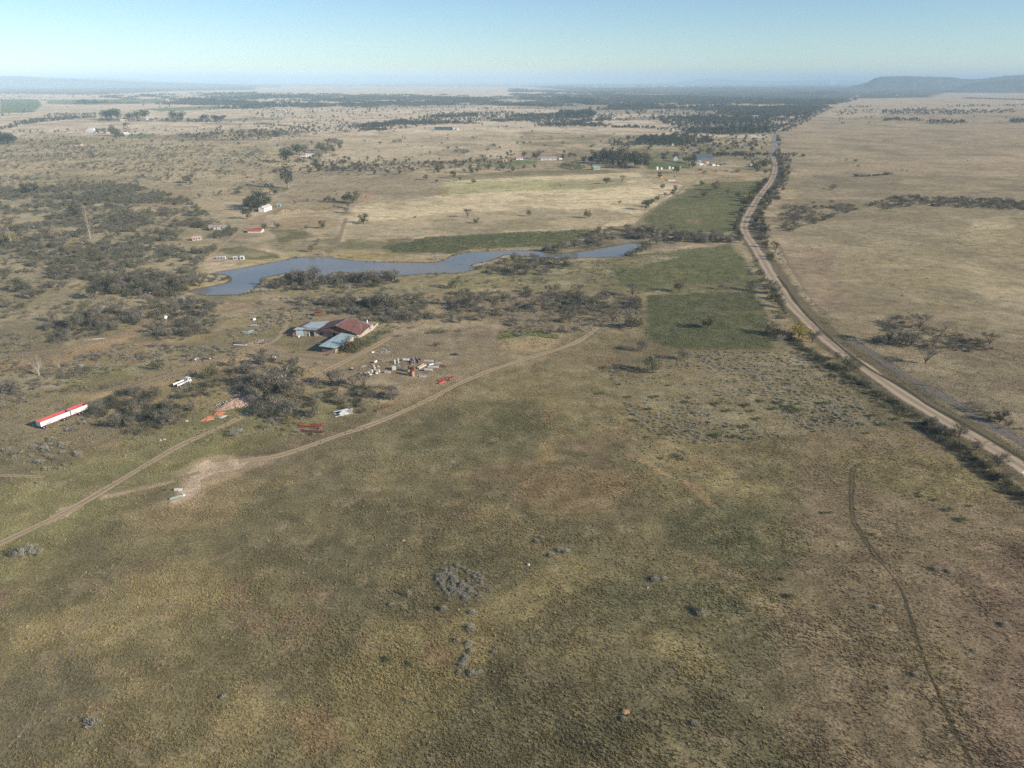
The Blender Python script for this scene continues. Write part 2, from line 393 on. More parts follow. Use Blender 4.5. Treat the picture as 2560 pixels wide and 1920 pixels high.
def track_mat(name, base, rut, edge=.55, ragged=.5, middle=0.0, streak=.25, strength=1.0):
    """worn track: colour across the ribbon (UV x), alpha fading raggedly into the grass"""
    m, nt, b = nmat(name); N = nt.nodes; L = nt.links
    uv = N.new('ShaderNodeUVMap'); uv.uv_map = 'UVMap'
    sp = N.new('ShaderNodeSeparateXYZ'); L.new(uv.outputs[0], sp.inputs[0])
    g = N.new('ShaderNodeNewGeometry')
    n = N.new('ShaderNodeTexNoise'); n.inputs['Scale'].default_value = .9; n.inputs['Detail'].default_value = 5; n.inputs['Roughness'].default_value = .7
    L.new(g.outputs['Position'], n.inputs['Vector'])
    st = N.new('ShaderNodeTexNoise'); st.inputs['Scale'].default_value = 1.0; st.inputs['Detail'].default_value = 3
    cb = N.new('ShaderNodeCombineXYZ')
    m1 = N.new('ShaderNodeMath'); m1.operation = 'MULTIPLY'; m1.inputs[1].default_value = 14
    m2 = N.new('ShaderNodeMath'); m2.operation = 'MULTIPLY'; m2.inputs[1].default_value = .035
    L.new(sp.outputs['X'], m1.inputs[0]); L.new(sp.outputs['Y'], m2.inputs[0])
    L.new(m1.outputs[0], cb.inputs[0]); L.new(m2.outputs[0], cb.inputs[1]); L.new(cb.outputs[0], st.inputs['Vector'])
    def M(op, a_, b_=None):
        q = N.new('ShaderNodeMath'); q.operation = op
        for i, v in enumerate((a_, b_)):
            if v is None: continue
            if isinstance(v, (int, float)): q.inputs[i].default_value = v
            else: L.new(v, q.inputs[i])
        return q.outputs[0]
    def smooth(v, lo, hi, tmin=0, tmax=1):
        q = N.new('ShaderNodeMapRange'); q.interpolation_type = 'SMOOTHSTEP'
        q.inputs['From Min'].default_value = lo; q.inputs['From Max'].default_value = hi
        q.inputs['To Min'].default_value = tmin; q.inputs['To Max'].default_value = tmax
        L.new(v, q.inputs['Value']); return q.outputs[0]
    d = M('MULTIPLY', M('ABSOLUTE', M('SUBTRACT', sp.outputs['X'], .5)), 2.0)
    dn = M('ADD', d, M('MULTIPLY', M('SUBTRACT', n.outputs['Fac'], .5), ragged))
    alpha = smooth(dn, edge, 1.0, strength, 0)
    rutf = M('SUBTRACT', 1.0, smooth(M('ABSOLUTE', M('SUBTRACT', d, .42)), .08, .30))
    if middle:
        mid = smooth(dn, .02, .30, 1 - middle, 1)
        alpha = M('MULTIPLY', alpha, mid)
    cm = N.new('ShaderNodeMix'); cm.data_type = 'RGBA'
    cm.inputs['A'].default_value = (*base, 1); cm.inputs['B'].default_value = (*rut, 1)
    L.new(rutf, cm.inputs['Factor'])
    sc = M('ADD', 1 - streak - .12, M('ADD', M('MULTIPLY', st.outputs['Fac'], 2 * streak), M('MULTIPLY', n.outputs['Fac'], .24)))
    vm = N.new('ShaderNodeVectorMath'); vm.operation = 'SCALE'
    L.new(cm.outputs['Result'], vm.inputs[0]); L.new(sc, vm.inputs['Scale'])
    L.new(vm.outputs['Vector'], b.inputs['Base Color'])
    b.inputs['Roughness'].default_value = 1; b.inputs['Specular IOR Level'].default_value = 0
    L.new(alpha, b.inputs['Alpha'])
    return m

# ------------------------------------------------------------------ objects
def tag(o, label=None, cat=None, group=None, kind=None):
    if label: o['label'] = label
    if cat: o['category'] = cat
    if group: o['group'] = group
    if kind: o['kind'] = kind
    return o

def thing(name, label, cat, loc=(0, 0, 0), rot=0.0, group=None):
    o = bpy.data.objects.new(name, None)
    o.empty_display_size = .5
    COL.objects.link(o)
    o.location = loc; o.rotation_euler = (0, 0, rot)
    return tag(o, label, cat, group)

class MB:
    """collects shapes; build() links them as one mesh object"""
    def __init__(self):
        self.v = []; self.f = []; self.mi = []; self.tone = []
    def face(self, P, mi=0, tone=None):
        i = len(self.v); self.v += [tuple(p) for p in P]
        self.f.append(tuple(range(i, i + len(P)))); self.mi.append(mi); self.tone.append(tone or (1, 1, 1))
    def hull(self, P8, mi=0):
        """8 points: bottom ring of four, top ring of four"""
        i = len(self.v); self.v += [tuple(p) for p in P8]
        for q in ((3, 2, 1, 0), (4, 5, 6, 7), (0, 1, 5, 4), (1, 2, 6, 5), (2, 3, 7, 6), (3, 0, 4, 7)):
            self.f.append(tuple(i + k for k in q)); self.mi.append(mi); self.tone.append((1, 1, 1))
        return self
    def box(self, c, s, rz=0.0, mi=0, taper=1.0, rx=0.0, ry=0.0):
        M = Matrix.Translation(c) @ Matrix.Rotation(rz, 4, 'Z') @ Matrix.Rotation(ry, 4, 'Y') @ Matrix.Rotation(rx, 4, 'X')
        hx, hy, hz = s[0] / 2, s[1] / 2, s[2] / 2
        P = [(-hx, -hy, -hz), (hx, -hy, -hz), (hx, hy, -hz), (-hx, hy, -hz)]
        T = [(x * taper, y * taper, hz) for x, y, z in P]
        return self.hull([M @ Vector(p) for p in P + T], mi)
    def tube(self, a, b, r0, r1=None, n=8, mi=0, caps=True):
        a = Vector(a); b = Vector(b); r1 = r0 if r1 is None else r1
        d = (b - a).normalized(); u = d.orthogonal().normalized(); w = d.cross(u)
        i = len(self.v)
        for c, r in ((a, r0), (b, r1)):
            for k in range(n):
                t = 2 * math.pi * k / n
                self.v.append(tuple(c + (u * math.cos(t) + w * math.sin(t)) * r))
        for k in range(n):
            k2 = (k + 1) % n
            self.f.append((i + k, i + k2, i + n + k2, i + n + k)); self.mi.append(mi); self.tone.append((1, 1, 1))
        if caps:
            self.f.append(tuple(i + k for k in reversed(range(n)))); self.mi.append(mi); self.tone.append((1, 1, 1))
            self.f.append(tuple(i + n + k for k in range(n))); self.mi.append(mi); self.tone.append((1, 1, 1))
        return self
    def slab(self, P4, t, mi=0):
        """four top corners, thickness downwards"""
        lo = [Vector(p) - Vector((0, 0, t)) for p in P4]
        return self.hull([*lo, *[Vector(p) for p in P4]], mi)
    def mesh(self, name, mats):
        me = bpy.data.meshes.new(name)
        me.from_pydata(self.v, [], self.f)
        for m in (mats if isinstance(mats, (list, tuple)) else [mats]):
            me.materials.append(m)
        me.polygons.foreach_set('material_index', self.mi)
        if any(t != (1, 1, 1) for t in self.tone) or True:
            at_ = me.color_attributes.new('Tone', 'FLOAT_COLOR', 'CORNER')
            buf = np.ones((len(me.loops), 4), np.float32); k = 0
            for f, t in zip(self.f, self.tone):
                buf[k:k + len(f), :3] = t; k += len(f)
            at_.data.foreach_set('color', buf.ravel())
        me.update()
        return me
    def build(self, name, mats, parent=None, label=None, loc=None):
        o = bpy.data.objects.new(name, self.mesh(name, mats))
        COL.objects.link(o)
        if parent: o.parent = parent
        if loc is not None: o.location = loc
        if label: o['label'] = label
        return o

def copy_tree(root, name=None):
    r = root.copy(); COL.objects.link(r)
    for c in root.children:
        d = c.copy(); COL.objects.link(d); d.parent = r
        for e in c.children:
            g = e.copy(); COL.objects.link(g); g.parent = d
    return r

# ------------------------------------------------------------------ the plain, one sheet to the horizon
def build_ground():
    az = [-math.pi + k * math.pi * (180 - 44) / 180 / 24 for k in range(24)]
    az += list(np.linspace(-R(44), R(44), 900))
    az += [R(44) + (k + 1) * math.pi * (180 - 44) / 180 / 24 for k in range(23)]
    az = np.array(az)
    ys = np.concatenate([np.linspace(1980, 900, 560), np.linspace(898, 330, 420), np.linspace(329, 206, 170)])
    dep = np.arctan((ys - 960) / F) + PITCH
    rr = CAM_H / np.tan(dep)
    rr = np.concatenate([[1, 8, 20, 35, 50, 62, 72], rr[rr > 76], [82000.]])
    A, Q = np.meshgrid(az, rr)
    x = (np.sin(A) * Q).ravel(); y = (np.cos(A) * Q).ravel()
    nA, nR = len(az), len(rr)
    c = ground_colour(x, y)
    co = np.zeros((len(x), 3), np.float32); co[:, 0] = x; co[:, 1] = y
    i = np.arange(nR - 1)[:, None] * nA; j = np.arange(nA)[None]
    j2 = (j + 1) % nA
    q = np.stack([i + j, i + nA + j, i + nA + j2, i + j2], -1).reshape(-1, 4)[:, ::-1]
    me = bpy.data.meshes.new('ground')
    me.vertices.add(len(x) + 1)
    co = np.vstack([co, np.zeros((1, 3), np.float32)])
    me.vertices.foreach_set('co', co.ravel())
    tri = np.stack([np.full(nA, len(x)), np.arange(nA), (np.arange(nA) + 1) % nA], -1)[:, [0, 2, 1]]
    nl = q.size + tri.size
    me.loops.add(nl)
    me.loops.foreach_set('vertex_index', np.concatenate([q.ravel(), tri.ravel()]).astype(np.int32))
    me.polygons.add(len(q) + len(tri))
    me.polygons.foreach_set('loop_start', np.concatenate([np.arange(len(q)) * 4, len(q) * 4 + np.arange(len(tri)) * 3]).astype(np.int32))
    me.update(calc_edges=True)
    at_ = me.color_attributes.new('Soil', 'FLOAT_COLOR', 'POINT')
    buf = np.ones((len(co), 4), np.float32); buf[:-1, :3] = c; buf[-1, :3] = OLIVE
    at_.data.foreach_set('color', buf.ravel())
    me.materials.append(ground_mat())
    o = bpy.data.objects.new('ground', me); COL.objects.link(o)
    tag(o, kind='structure')
    if me.polygons[5000].normal.z < 0:
        me.flip_normals()
    return o

def smooth_path(P, step):
    P = [Vector((p[0], p[1], 0)) for p in P]
    out = []
    for i in range(len(P) - 1):
        p0 = P[max(i - 1, 0)]; p1 = P[i]; p2 = P[i + 1]; p3 = P[min(i + 2, len(P) - 1)]
        n = max(2, int((p2 - p1).length / step))
        for k in range(n):
            t = k / n
            out.append(.5 * ((2 * p1) + (p2 - p0) * t + (2 * p0 - 5 * p1 + 4 * p2 - p3) * t * t + (3 * p1 - p0 - 3 * p2 + p3) * t ** 3))
    out.append(P[-1])
    return out

def ribbon(name, pixels, width, m, z, step=4.0, wob=.08, seed=1, world=None, widths=None):
    path = smooth_path(world or pts(pixels), step)
    rng = random.Random(seed)
    V = []; UV = []; s = 0; n = 7
    for i, p in enumerate(path):
        a = path[max(i - 1, 0)]; b = path[min(i + 1, len(path) - 1)]
        d = (b - a).normalized(); nrm = Vector((-d.y, d.x, 0))
        if i: s += (p - path[i - 1]).length
        w = width if widths is None else widths[0] + (widths[1] - widths[0]) * i / (len(path) - 1)
        w *= 1 + wob * math.sin(s * .21 + seed) + wob * (rng.random() - .5)
        for k in range(n):
            u = k / (n - 1)
            q = p + nrm * (u - .5) * w
            V.append((q.x, q.y, z)); UV.append((u, s))
    Fc = []
    for i in range(len(path) - 1):
        for k in range(n - 1):
            Fc.append((i * n + k + 1, i * n + k, (i + 1) * n + k, (i + 1) * n + k + 1))
    me = bpy.data.meshes.new(name); me.from_pydata(V, [], Fc)
    me.materials.append(m)
    uvl = me.uv_layers.new(name='UVMap')
    vi = np.zeros(len(me.loops), np.int32); me.loops.foreach_get('vertex_index', vi)
    uvl.data.foreach_set('uv', np.array(UV, np.float32)[vi].ravel())
    me.update()
    if me.polygons[0].normal.z < 0: me.flip_normals()
    o = bpy.data.objects.new(name, me); COL.objects.link(o)
    tag(o, kind='structure')
    return o

ground = build_ground()

ROAD = [(2900,1420),(2700,1270),(2560,1171),(2470,1114),(2371,1056),(2284,1003),(2220,961),(2162,918),(2095,872),(2056,838),(2012,795),(1984,768),(1951,722),(1924,680),(1908,652),(1888,619),(1872,596),(1862,578),(1862,556),(1878,524),(1899,490),(1918,466),(1934,440),(1938,412),(1932,391)]
ROAD_FAR = [(1932,393),(1934,364),(1939,340),(1952,328),(1989,309),(2024,290),(2065,271),(2094,261),(2120,248),(2150,236)]
m_road = track_mat('gravel', (.34, .265, .18), (.46, .355, .245), .6, .55, 0, .36)
m_tar = track_mat('worn_tar', (.25, .235, .22), (.31, .28, .25), .8, .2, 0, .15)
m_trk = track_mat('track_earth', (.40, .30, .18), (.50, .37, .23), .4, 1.0, .25, .2, .92)
m_soft = track_mat('faint_track', (.34, .27, .17), (.41, .32, .205), .3, 1.0, .35, .2, .7)
m_foot = track_mat('foot_path', (.36, .285, .18), (.36, .285, .18), .3, .9, 0, .2, .62)
m_verge = track_mat('verge', (.20, .17, .105), (.20, .165, .105), .5, .7, 0, .3, .85)
m_furrow = track_mat('furrow_grass', (.10, .088, .05), (.105, .092, .052), .25, .9, 0, .3, .85)
m_strip = track_mat('old_tar', (.20, .175, .15), (.21, .18, .15), .5, .8, 0, .3, .95)
ribbon('road_verge', [(p[0] + 6, p[1]) for p in ROAD], 19, m_verge, .010, 5, seed=4)
ribbon('gravel_road', ROAD, 9.0, m_road, .020, 4, seed=5)
ribbon('tarred_road', ROAD_FAR, 9, m_tar, .05, 12, .02, 6)
DITCH = [(2800,1300),(2660,1215),(2560,1148),(2480,1102),(2366,1036),(2320,1012),(2256,968),(2180,926),(2122,884),(2070,840),(2016,786),(1990,756),(1966,720),(1944,690)]
ribbon('roadside_ditch', DITCH, 2.6, m_furrow, .030, 3, .2, 7)
ribbon('old_road_strip', [(2640,1160),(2560,1110),(2440,1040),(2330,975),(2270,945),(2240,925),(2195,893),(2150,865),(2125,852)], 6.5, m_strip, .014, 4, .2, 8)
ribbon('fence_path', [(1948,610),(1962,640),(1985,680),(2010,720),(2035,755),(2060,785),(2090,820),(2110,838)], 2.2, m_soft, .016, 4, .1, 9)
ribbon('near_track', [(-260,1500),(-120,1424),(0,1359),(116,1304),(202,1259),(289,1208),(376,1156),(463,1107),(550,1069),(622,1033)], 4.2, m_trk, .012, 3, .14, 10)
ribbon('long_track', [(596,1154),(640,1148),(698,1139),(770,1116),(842,1090),(915,1066),(987,1038),(1074,998),(1146,960),(1218,929),(1280,908),(1338,890),(1396,873),(1442,855),(1477,833),(1494,817)], 4.2, m_trk, .012, 3, .14, 11)
ribbon('branch_track', [(240,1238),(330,1221),(430,1201),(500,1180)], 2.4, m_soft, .011, 3, .1, 12)
ribbon('yard_track', [(1161,731),(1140,750),(1114,766),(1090,783),(1060,801),(1005,827),(958,853),(915,877),(866,902),(825,922),(785,943),(740,970)], 5, m_trk, .012, 3, .14, 13)
ribbon('yard_apron', [(650,870),(720,886),(800,897),(866,898),(915,880)], 13, m_soft, .010, 3, .15, 14)
ribbon('cross_track', [(915,882),(1000,892),(1100,898),(1200,901),(1290,900)], 3.5, m_soft, .011, 3, .1, 15)
ribbon('shed_loop_track', [(640,737),(700,738),(722,745),(735,756),(728,770),(716,784),(722,800),(690,850),(640,868)], 3.2, m_trk, .012, 3, .1, 16)
ribbon('south_dam_track', [(430,735),(520,740),(640,735),(760,738),(900,733),(1050,731),(1161,731)], 3, m_soft, .011, 4, .1, 17)
ribbon('white_house_track', [(500,660),(515,640),(535,622),(564,605),(582,593),(602,573),(631,553),(669,533),(701,518),(760,508),(830,500)], 4, m_trk, .014, 4, .1, 18)
ribbon('dam_track', [(575,596),(602,613),(640,625),(700,640)], 3, m_soft, .013, 4, .1, 19)
ribbon('left_track', [(-120,930),(0,893),(116,880),(202,862),(289,842),(350,820),(376,804),(370,796),(352,792)], 8, m_soft, .012, 4, .15, 20)
ribbon('trailer_track', [(60,1085),(120,1075),(200,1040),(300,985),(390,950),(470,925),(560,890),(640,872)], 9, m_soft, .011, 4, .2, 21)
ribbon('farm_track', [(1440,500),(1560,497),(1610,500),(1660,492),(1700,470),(1740,450),(1755,440),(1758,432),(1745,424),(1735,420)], 4, m_trk, .016, 6, .1, 22)
ribbon('field_edge_track', [(842,612),(850,590),(858,565),(865,545)], 4.5, m_soft, .013, 5, .1, 23)
ribbon('crossing_track', [(1590,560),(1620,535),(1650,512),(1690,485),(1715,463)], 4, m_soft, .013, 5, .1, 24)
ribbon('short_track', [(0,1188),(60,1190),(110,1193)], 2.2, m_trk, .012, 2, .1, 25)
ribbon('foot_path', [(-30,1925),(0,1888),(67,1816),(108,1731),(169,1640),(202,1579),(236,1495),(287,1427),(338,1360),(376,1312)], .6, m_foot, .012, 1.5, .3, 26)
ribbon('game_path', [(660,1415),(700,1460),(735,1500),(725,1570),(690,1650),(668,1740),(665,1800)], .38, m_foot, .011, 1.5, .3, 27)
ribbon('game_path', [(755,1207),(830,1213),(930,1218),(1030,1212),(1110,1188)], .5, m_foot, .011, 1.5, .3, 28)
ribbon('furrow', [(2207,1410),(2251,1471),(2278,1549),(2305,1630),(2325,1687),(2349,1738),(2376,1806),(2409,1866),(2433,1917),(2470,2000)], 1.0, m_furrow, .02, 1, .35, 29)
ribbon('faint_ruts', [(2150,1160),(2133,1175),(2129,1215),(2129,1260),(2134,1300),(2146,1324),(2180,1375),(2207,1410)], 2.0, track_mat('rut_grass', (.15, .125, .08), (.11, .095, .06), .4, .8, .8, .3, .6), .018, 1.5, .1, 30)

# ------------------------------------------------------------------ the dam
DAM = [(474,731),(492,722),(535,715),(573,706),(579,695),(558,686),(524,686),(550,680),(640,665),(698,653),(756,644),(814,644),(900,654),(987,656),(1060,658),(1103,653),(1132,640),(1175,631),(1280,626),(1338,629),(1396,635),(1442,631),(1497,622),(1548,614),(1580,607),(1600,606),(1606,611),(1590,622),(1558,640),(1517,642),(1442,645),(1396,647),(1338,642),(1297,640),(1262,637),(1219,653),(1175,663),(1190,671),(1146,682),(1097,683),(1016,687),(973,692),(952,689),(842,680),(802,694),(756,680),(698,686),(657,695),(649,706),(640,712),(622,729),(602,735),(521,737)]
def build_water():
    P = smooth_path(pts(DAM) + [at(*DAM[0])], 3)[:-1]
    rng = random.Random(3)
    P = [p + Vector((rng.uniform(-.5, .5), rng.uniform(-.6, .6), 0)) for p in P]
    import bmesh
    bm = bmesh.new()
    vs = [bm.verts.new((p.x, p.y, .05)) for p in P]
    bm.faces.new(vs)
    bmesh.ops.triangulate(bm, faces=bm.faces[:])
    me = bpy.data.meshes.new('water'); bm.to_mesh(me); bm.free()
    if me.polygons[0].normal.z < 0: me.flip_normals()
    m, nt, b = nmat('dam_water'); N = nt.nodes; L = nt.links
    b.inputs['Base Color'].default_value = (.185, .175, .15, 1)
    b.inputs['Roughness'].default_value = .16; b.inputs['IOR'].default_value = 1.33
    g = N.new('ShaderNodeNewGeometry')
    big = N.new('ShaderNodeTexNoise'); big.inputs['Scale'].default_value = .022; big.inputs['Detail'].default_value = 4
    L.new(g.outputs['Position'], big.inputs['Vector'])
    mud = N.new('ShaderNodeMix'); mud.data_type = 'RGBA'
    mud.inputs['A'].default_value = (.165, .16, .14, 1); mud.inputs['B'].default_value = (.24, .205, .155, 1)
    rf_ = N.new('ShaderNodeMapRange'); rf_.inputs['From Min'].default_value = .38; rf_.inputs['From Max'].default_value = .62
    L.new(big.outputs['Fac'], rf_.inputs['Value']); L.new(rf_.outputs[0], mud.inputs['Factor'])
    L.new(mud.outputs['Result'], b.inputs['Base Color'])
    rr_ = N.new('ShaderNodeMapRange'); rr_.inputs['To Min'].default_value = .05; rr_.inputs['To Max'].default_value = .24
    rr_.inputs['From Min'].default_value = .35; rr_.inputs['From Max'].default_value = .6
    L.new(big.outputs['Fac'], rr_.inputs['Value']); L.new(rr_.outputs[0], b.inputs['Roughness'])
    n = N.new('ShaderNodeTexNoise'); n.inputs['Scale'].default_value = .9; n.inputs['Detail'].default_value = 3
    L.new(g.outputs['Position'], n.inputs['Vector'])
    bp = N.new('ShaderNodeBump'); bp.inputs['Strength'].default_value = .10; bp.inputs['Distance'].default_value = .2
    L.new(n.outputs['Fac'], bp.inputs['Height']); L.new(bp.outputs['Normal'], b.inputs['Normal'])
    me.materials.append(m)
    o = bpy.data.objects.new('water', me); COL.objects.link(o); tag(o, kind='structure')
    return P
SHORE = build_water()
ribbon('muddy_shore', None, 4.5, track_mat('wet_mud', (.17, .13, .085), (.19, .145, .095), .3, .9, 0, .2, .85), .03, 3, .3, 33, world=[Vector((p.x, p.y, 0)) for p in SHORE[::2]])

# ------------------------------------------------------------------ hills on the horizon
def hill(name, prof, dist, depth, m, seed, rough=.04):
    rng = random.Random(seed)
    rows = [(-.55, 0), (-.38, .22), (-.2, .62), (-.08, .95), (0, 1), (.4, .97), (.8, .5), (1, 0)]
    # densify the profile
    D = []
    for (xa, ya), (xb, yb) in zip(prof, prof[1:]):
        n = max(1, int((xb - xa) / 6))
        for k in range(n):
            t = k / n; D.append((xa + (xb - xa) * t, ya + (yb - ya) * t))
    D.append(prof[-1])
    V = []; Fc = []
    for (x, y) in D:
        d = ray(x, y); t = dist / d[1]
        X = d[0] * t; h = max(0.0, CAM_H + d[2] * t)
        for k, (dy, hz) in enumerate(rows):
            j = (rng.random() - .5)
            V.append((X * (1 + dy * depth / dist), dist + dy * depth + j * depth * .06, -2 + (h + 2) * min(1, max(0, hz * (1 + (rough * j * 2 if 0 < hz < 1 else rough * .4 * j))))))
    n = len(rows)
    for i in range(len(D) - 1):
        for k in range(n - 1):
            Fc.append((i * n + k, (i + 1) * n + k, (i + 1) * n + k + 1, i * n + k + 1))
    me = bpy.data.meshes.new(name); me.from_pydata(V, [], Fc); me.materials.append(m); me.update()
    o = bpy.data.objects.new(name, me); COL.objects.link(o); tag(o, kind='structure')
    return o
m_hill = mat('wooded_slope', (.065, .08, .045), .95, 0, .35, .004)
m_dry = mat('dry_slope', (.20, .16, .105), .95, 0, .4, .0016, dirt=(.09, .09, .06))
hill('hill', [(2110,221),(2150,212),(2172,205.5),(2194,193),(2207,191.3),(2269,190),(2319,191.5),(2388,193.5),(2404,197.5),(2458,197),(2498,191),(2538,187.5),(2640,187),(2760,190),(2900,200)], 9900, 1900, m_hill, 2)
hill('hill', [(2380,224),(2420,212),(2450,206),(2488,202.5),(2518,200.5),(2560,197),(2640,192),(2760,194),(2860,205)], 8200, 1400, m_hill, 3)
hill('hill', [(-400,198),(-200,192),(0,190),(49,190),(87,192.4),(130,196),(179,197),(231,199),(289,201.5),(333,204),(420,207),(560,211),(700,215)], 15500, 3500, m_dry, 4)
hill('hill', [(-300,196),(-100,193),(60,192),(120,193),(190,195),(260,194),(330,198),(420,203),(520,208)], 26000, 3500, m_hill, 5)
hill('hill', [(1640,209),(1700,204.5),(1734,202),(1749,197),(1815,197),(1835,199.5),(1900,201.5),(1949,202),(2007,200.5),(2151,201.5),(2200,204),(2280,209)], 27000, 3000, m_hill, 6)
hill('hill', [(250,207),(420,201.5),(640,201.5),(800,203),(980,202.5),(1200,203.5),(1300,205),(1400,207)], 38000, 5000, m_hill, 7)

# ------------------------------------------------------------------ plants
M_BARK = mat('bark', (.12, .10, .085), .9, 0, .35, 3)
M_PALEBARK = mat('pale_bark', (.36, .32, .27), .9, 0, .25, 3)
LM = {
 'bare':  leaf_mat('bare_twigs', (.255, .225, .18), (.165, .155, .105), .25),
 'olive': leaf_mat('olive_leaves', (.135, .135, .07), (.165, .15, .088), .28),
 'dark':  leaf_mat('dark_leaves', (.082, .090, .05), (.112, .108, .065), .25),
 'gum':   leaf_mat('gum_leaves', (.085, .095, .062), (.07, .078, .05), .2),
 'pine':  leaf_mat('pine_needles', (.046, .072, .03), (.04, .058, .03), .15),
 'grey':  leaf_mat('grey_twigs', (.52, .49, .41), (.42, .39, .31), .35),
 'green': leaf_mat('green_leaves', (.14, .17, .062), (.18, .19, .08), .3),
 'yellow': leaf_mat('yellow_leaves', (.46, .36, .06), (.36, .30, .07), .3),
 'weed':  leaf_mat('weed_leaves', (.115, .13, .058), (.15, .15, .075), .25),
 'pale':  leaf_mat('pale_twigs', (.36, .31, .235), (.30, .26, .20), .15),
 'brush': leaf_mat('brush_leaves', (.215, .20, .135), (.125, .14, .075), .25),
}
def rnd_dir(rng):
    z = rng.uniform(-1, 1); t = rng.uniform(0, 2 * math.pi); s = math.sqrt(1 - z * z)
    return Vector((s * math.cos(t), s * math.sin(t), z))

def leaf(mb, rng, p, size, stretch, along=None, mi=0, tone=None):
    n = rnd_dir(rng)
    a = along.normalized() if along is not None else n.orthogonal().normalized()
    if along is not None:
        n = (n - a * n.dot(a)).normalized()
        b = n
    else:
        b = n.cross(a)
        th = rng.uniform(0, 6.28); a, b = a * math.cos(th) + b * math.sin(th), b * math.cos(th) - a * math.sin(th)
    a = a * size * stretch; b = b * size
    mb.face([p - a * .5, p + b * .5, p + a * .6, p - b * .45], mi, tone)

def limb(mb, path, r0, r1, n=5, mi=0):
    for i in range(len(path) - 1):
        t0 = i / (len(path) - 1); t1 = (i + 1) / (len(path) - 1)
        mb.tube(path[i], path[i + 1], r0 + (r1 - r0) * t0, r0 + (r1 - r0) * t1, n, mi, False)

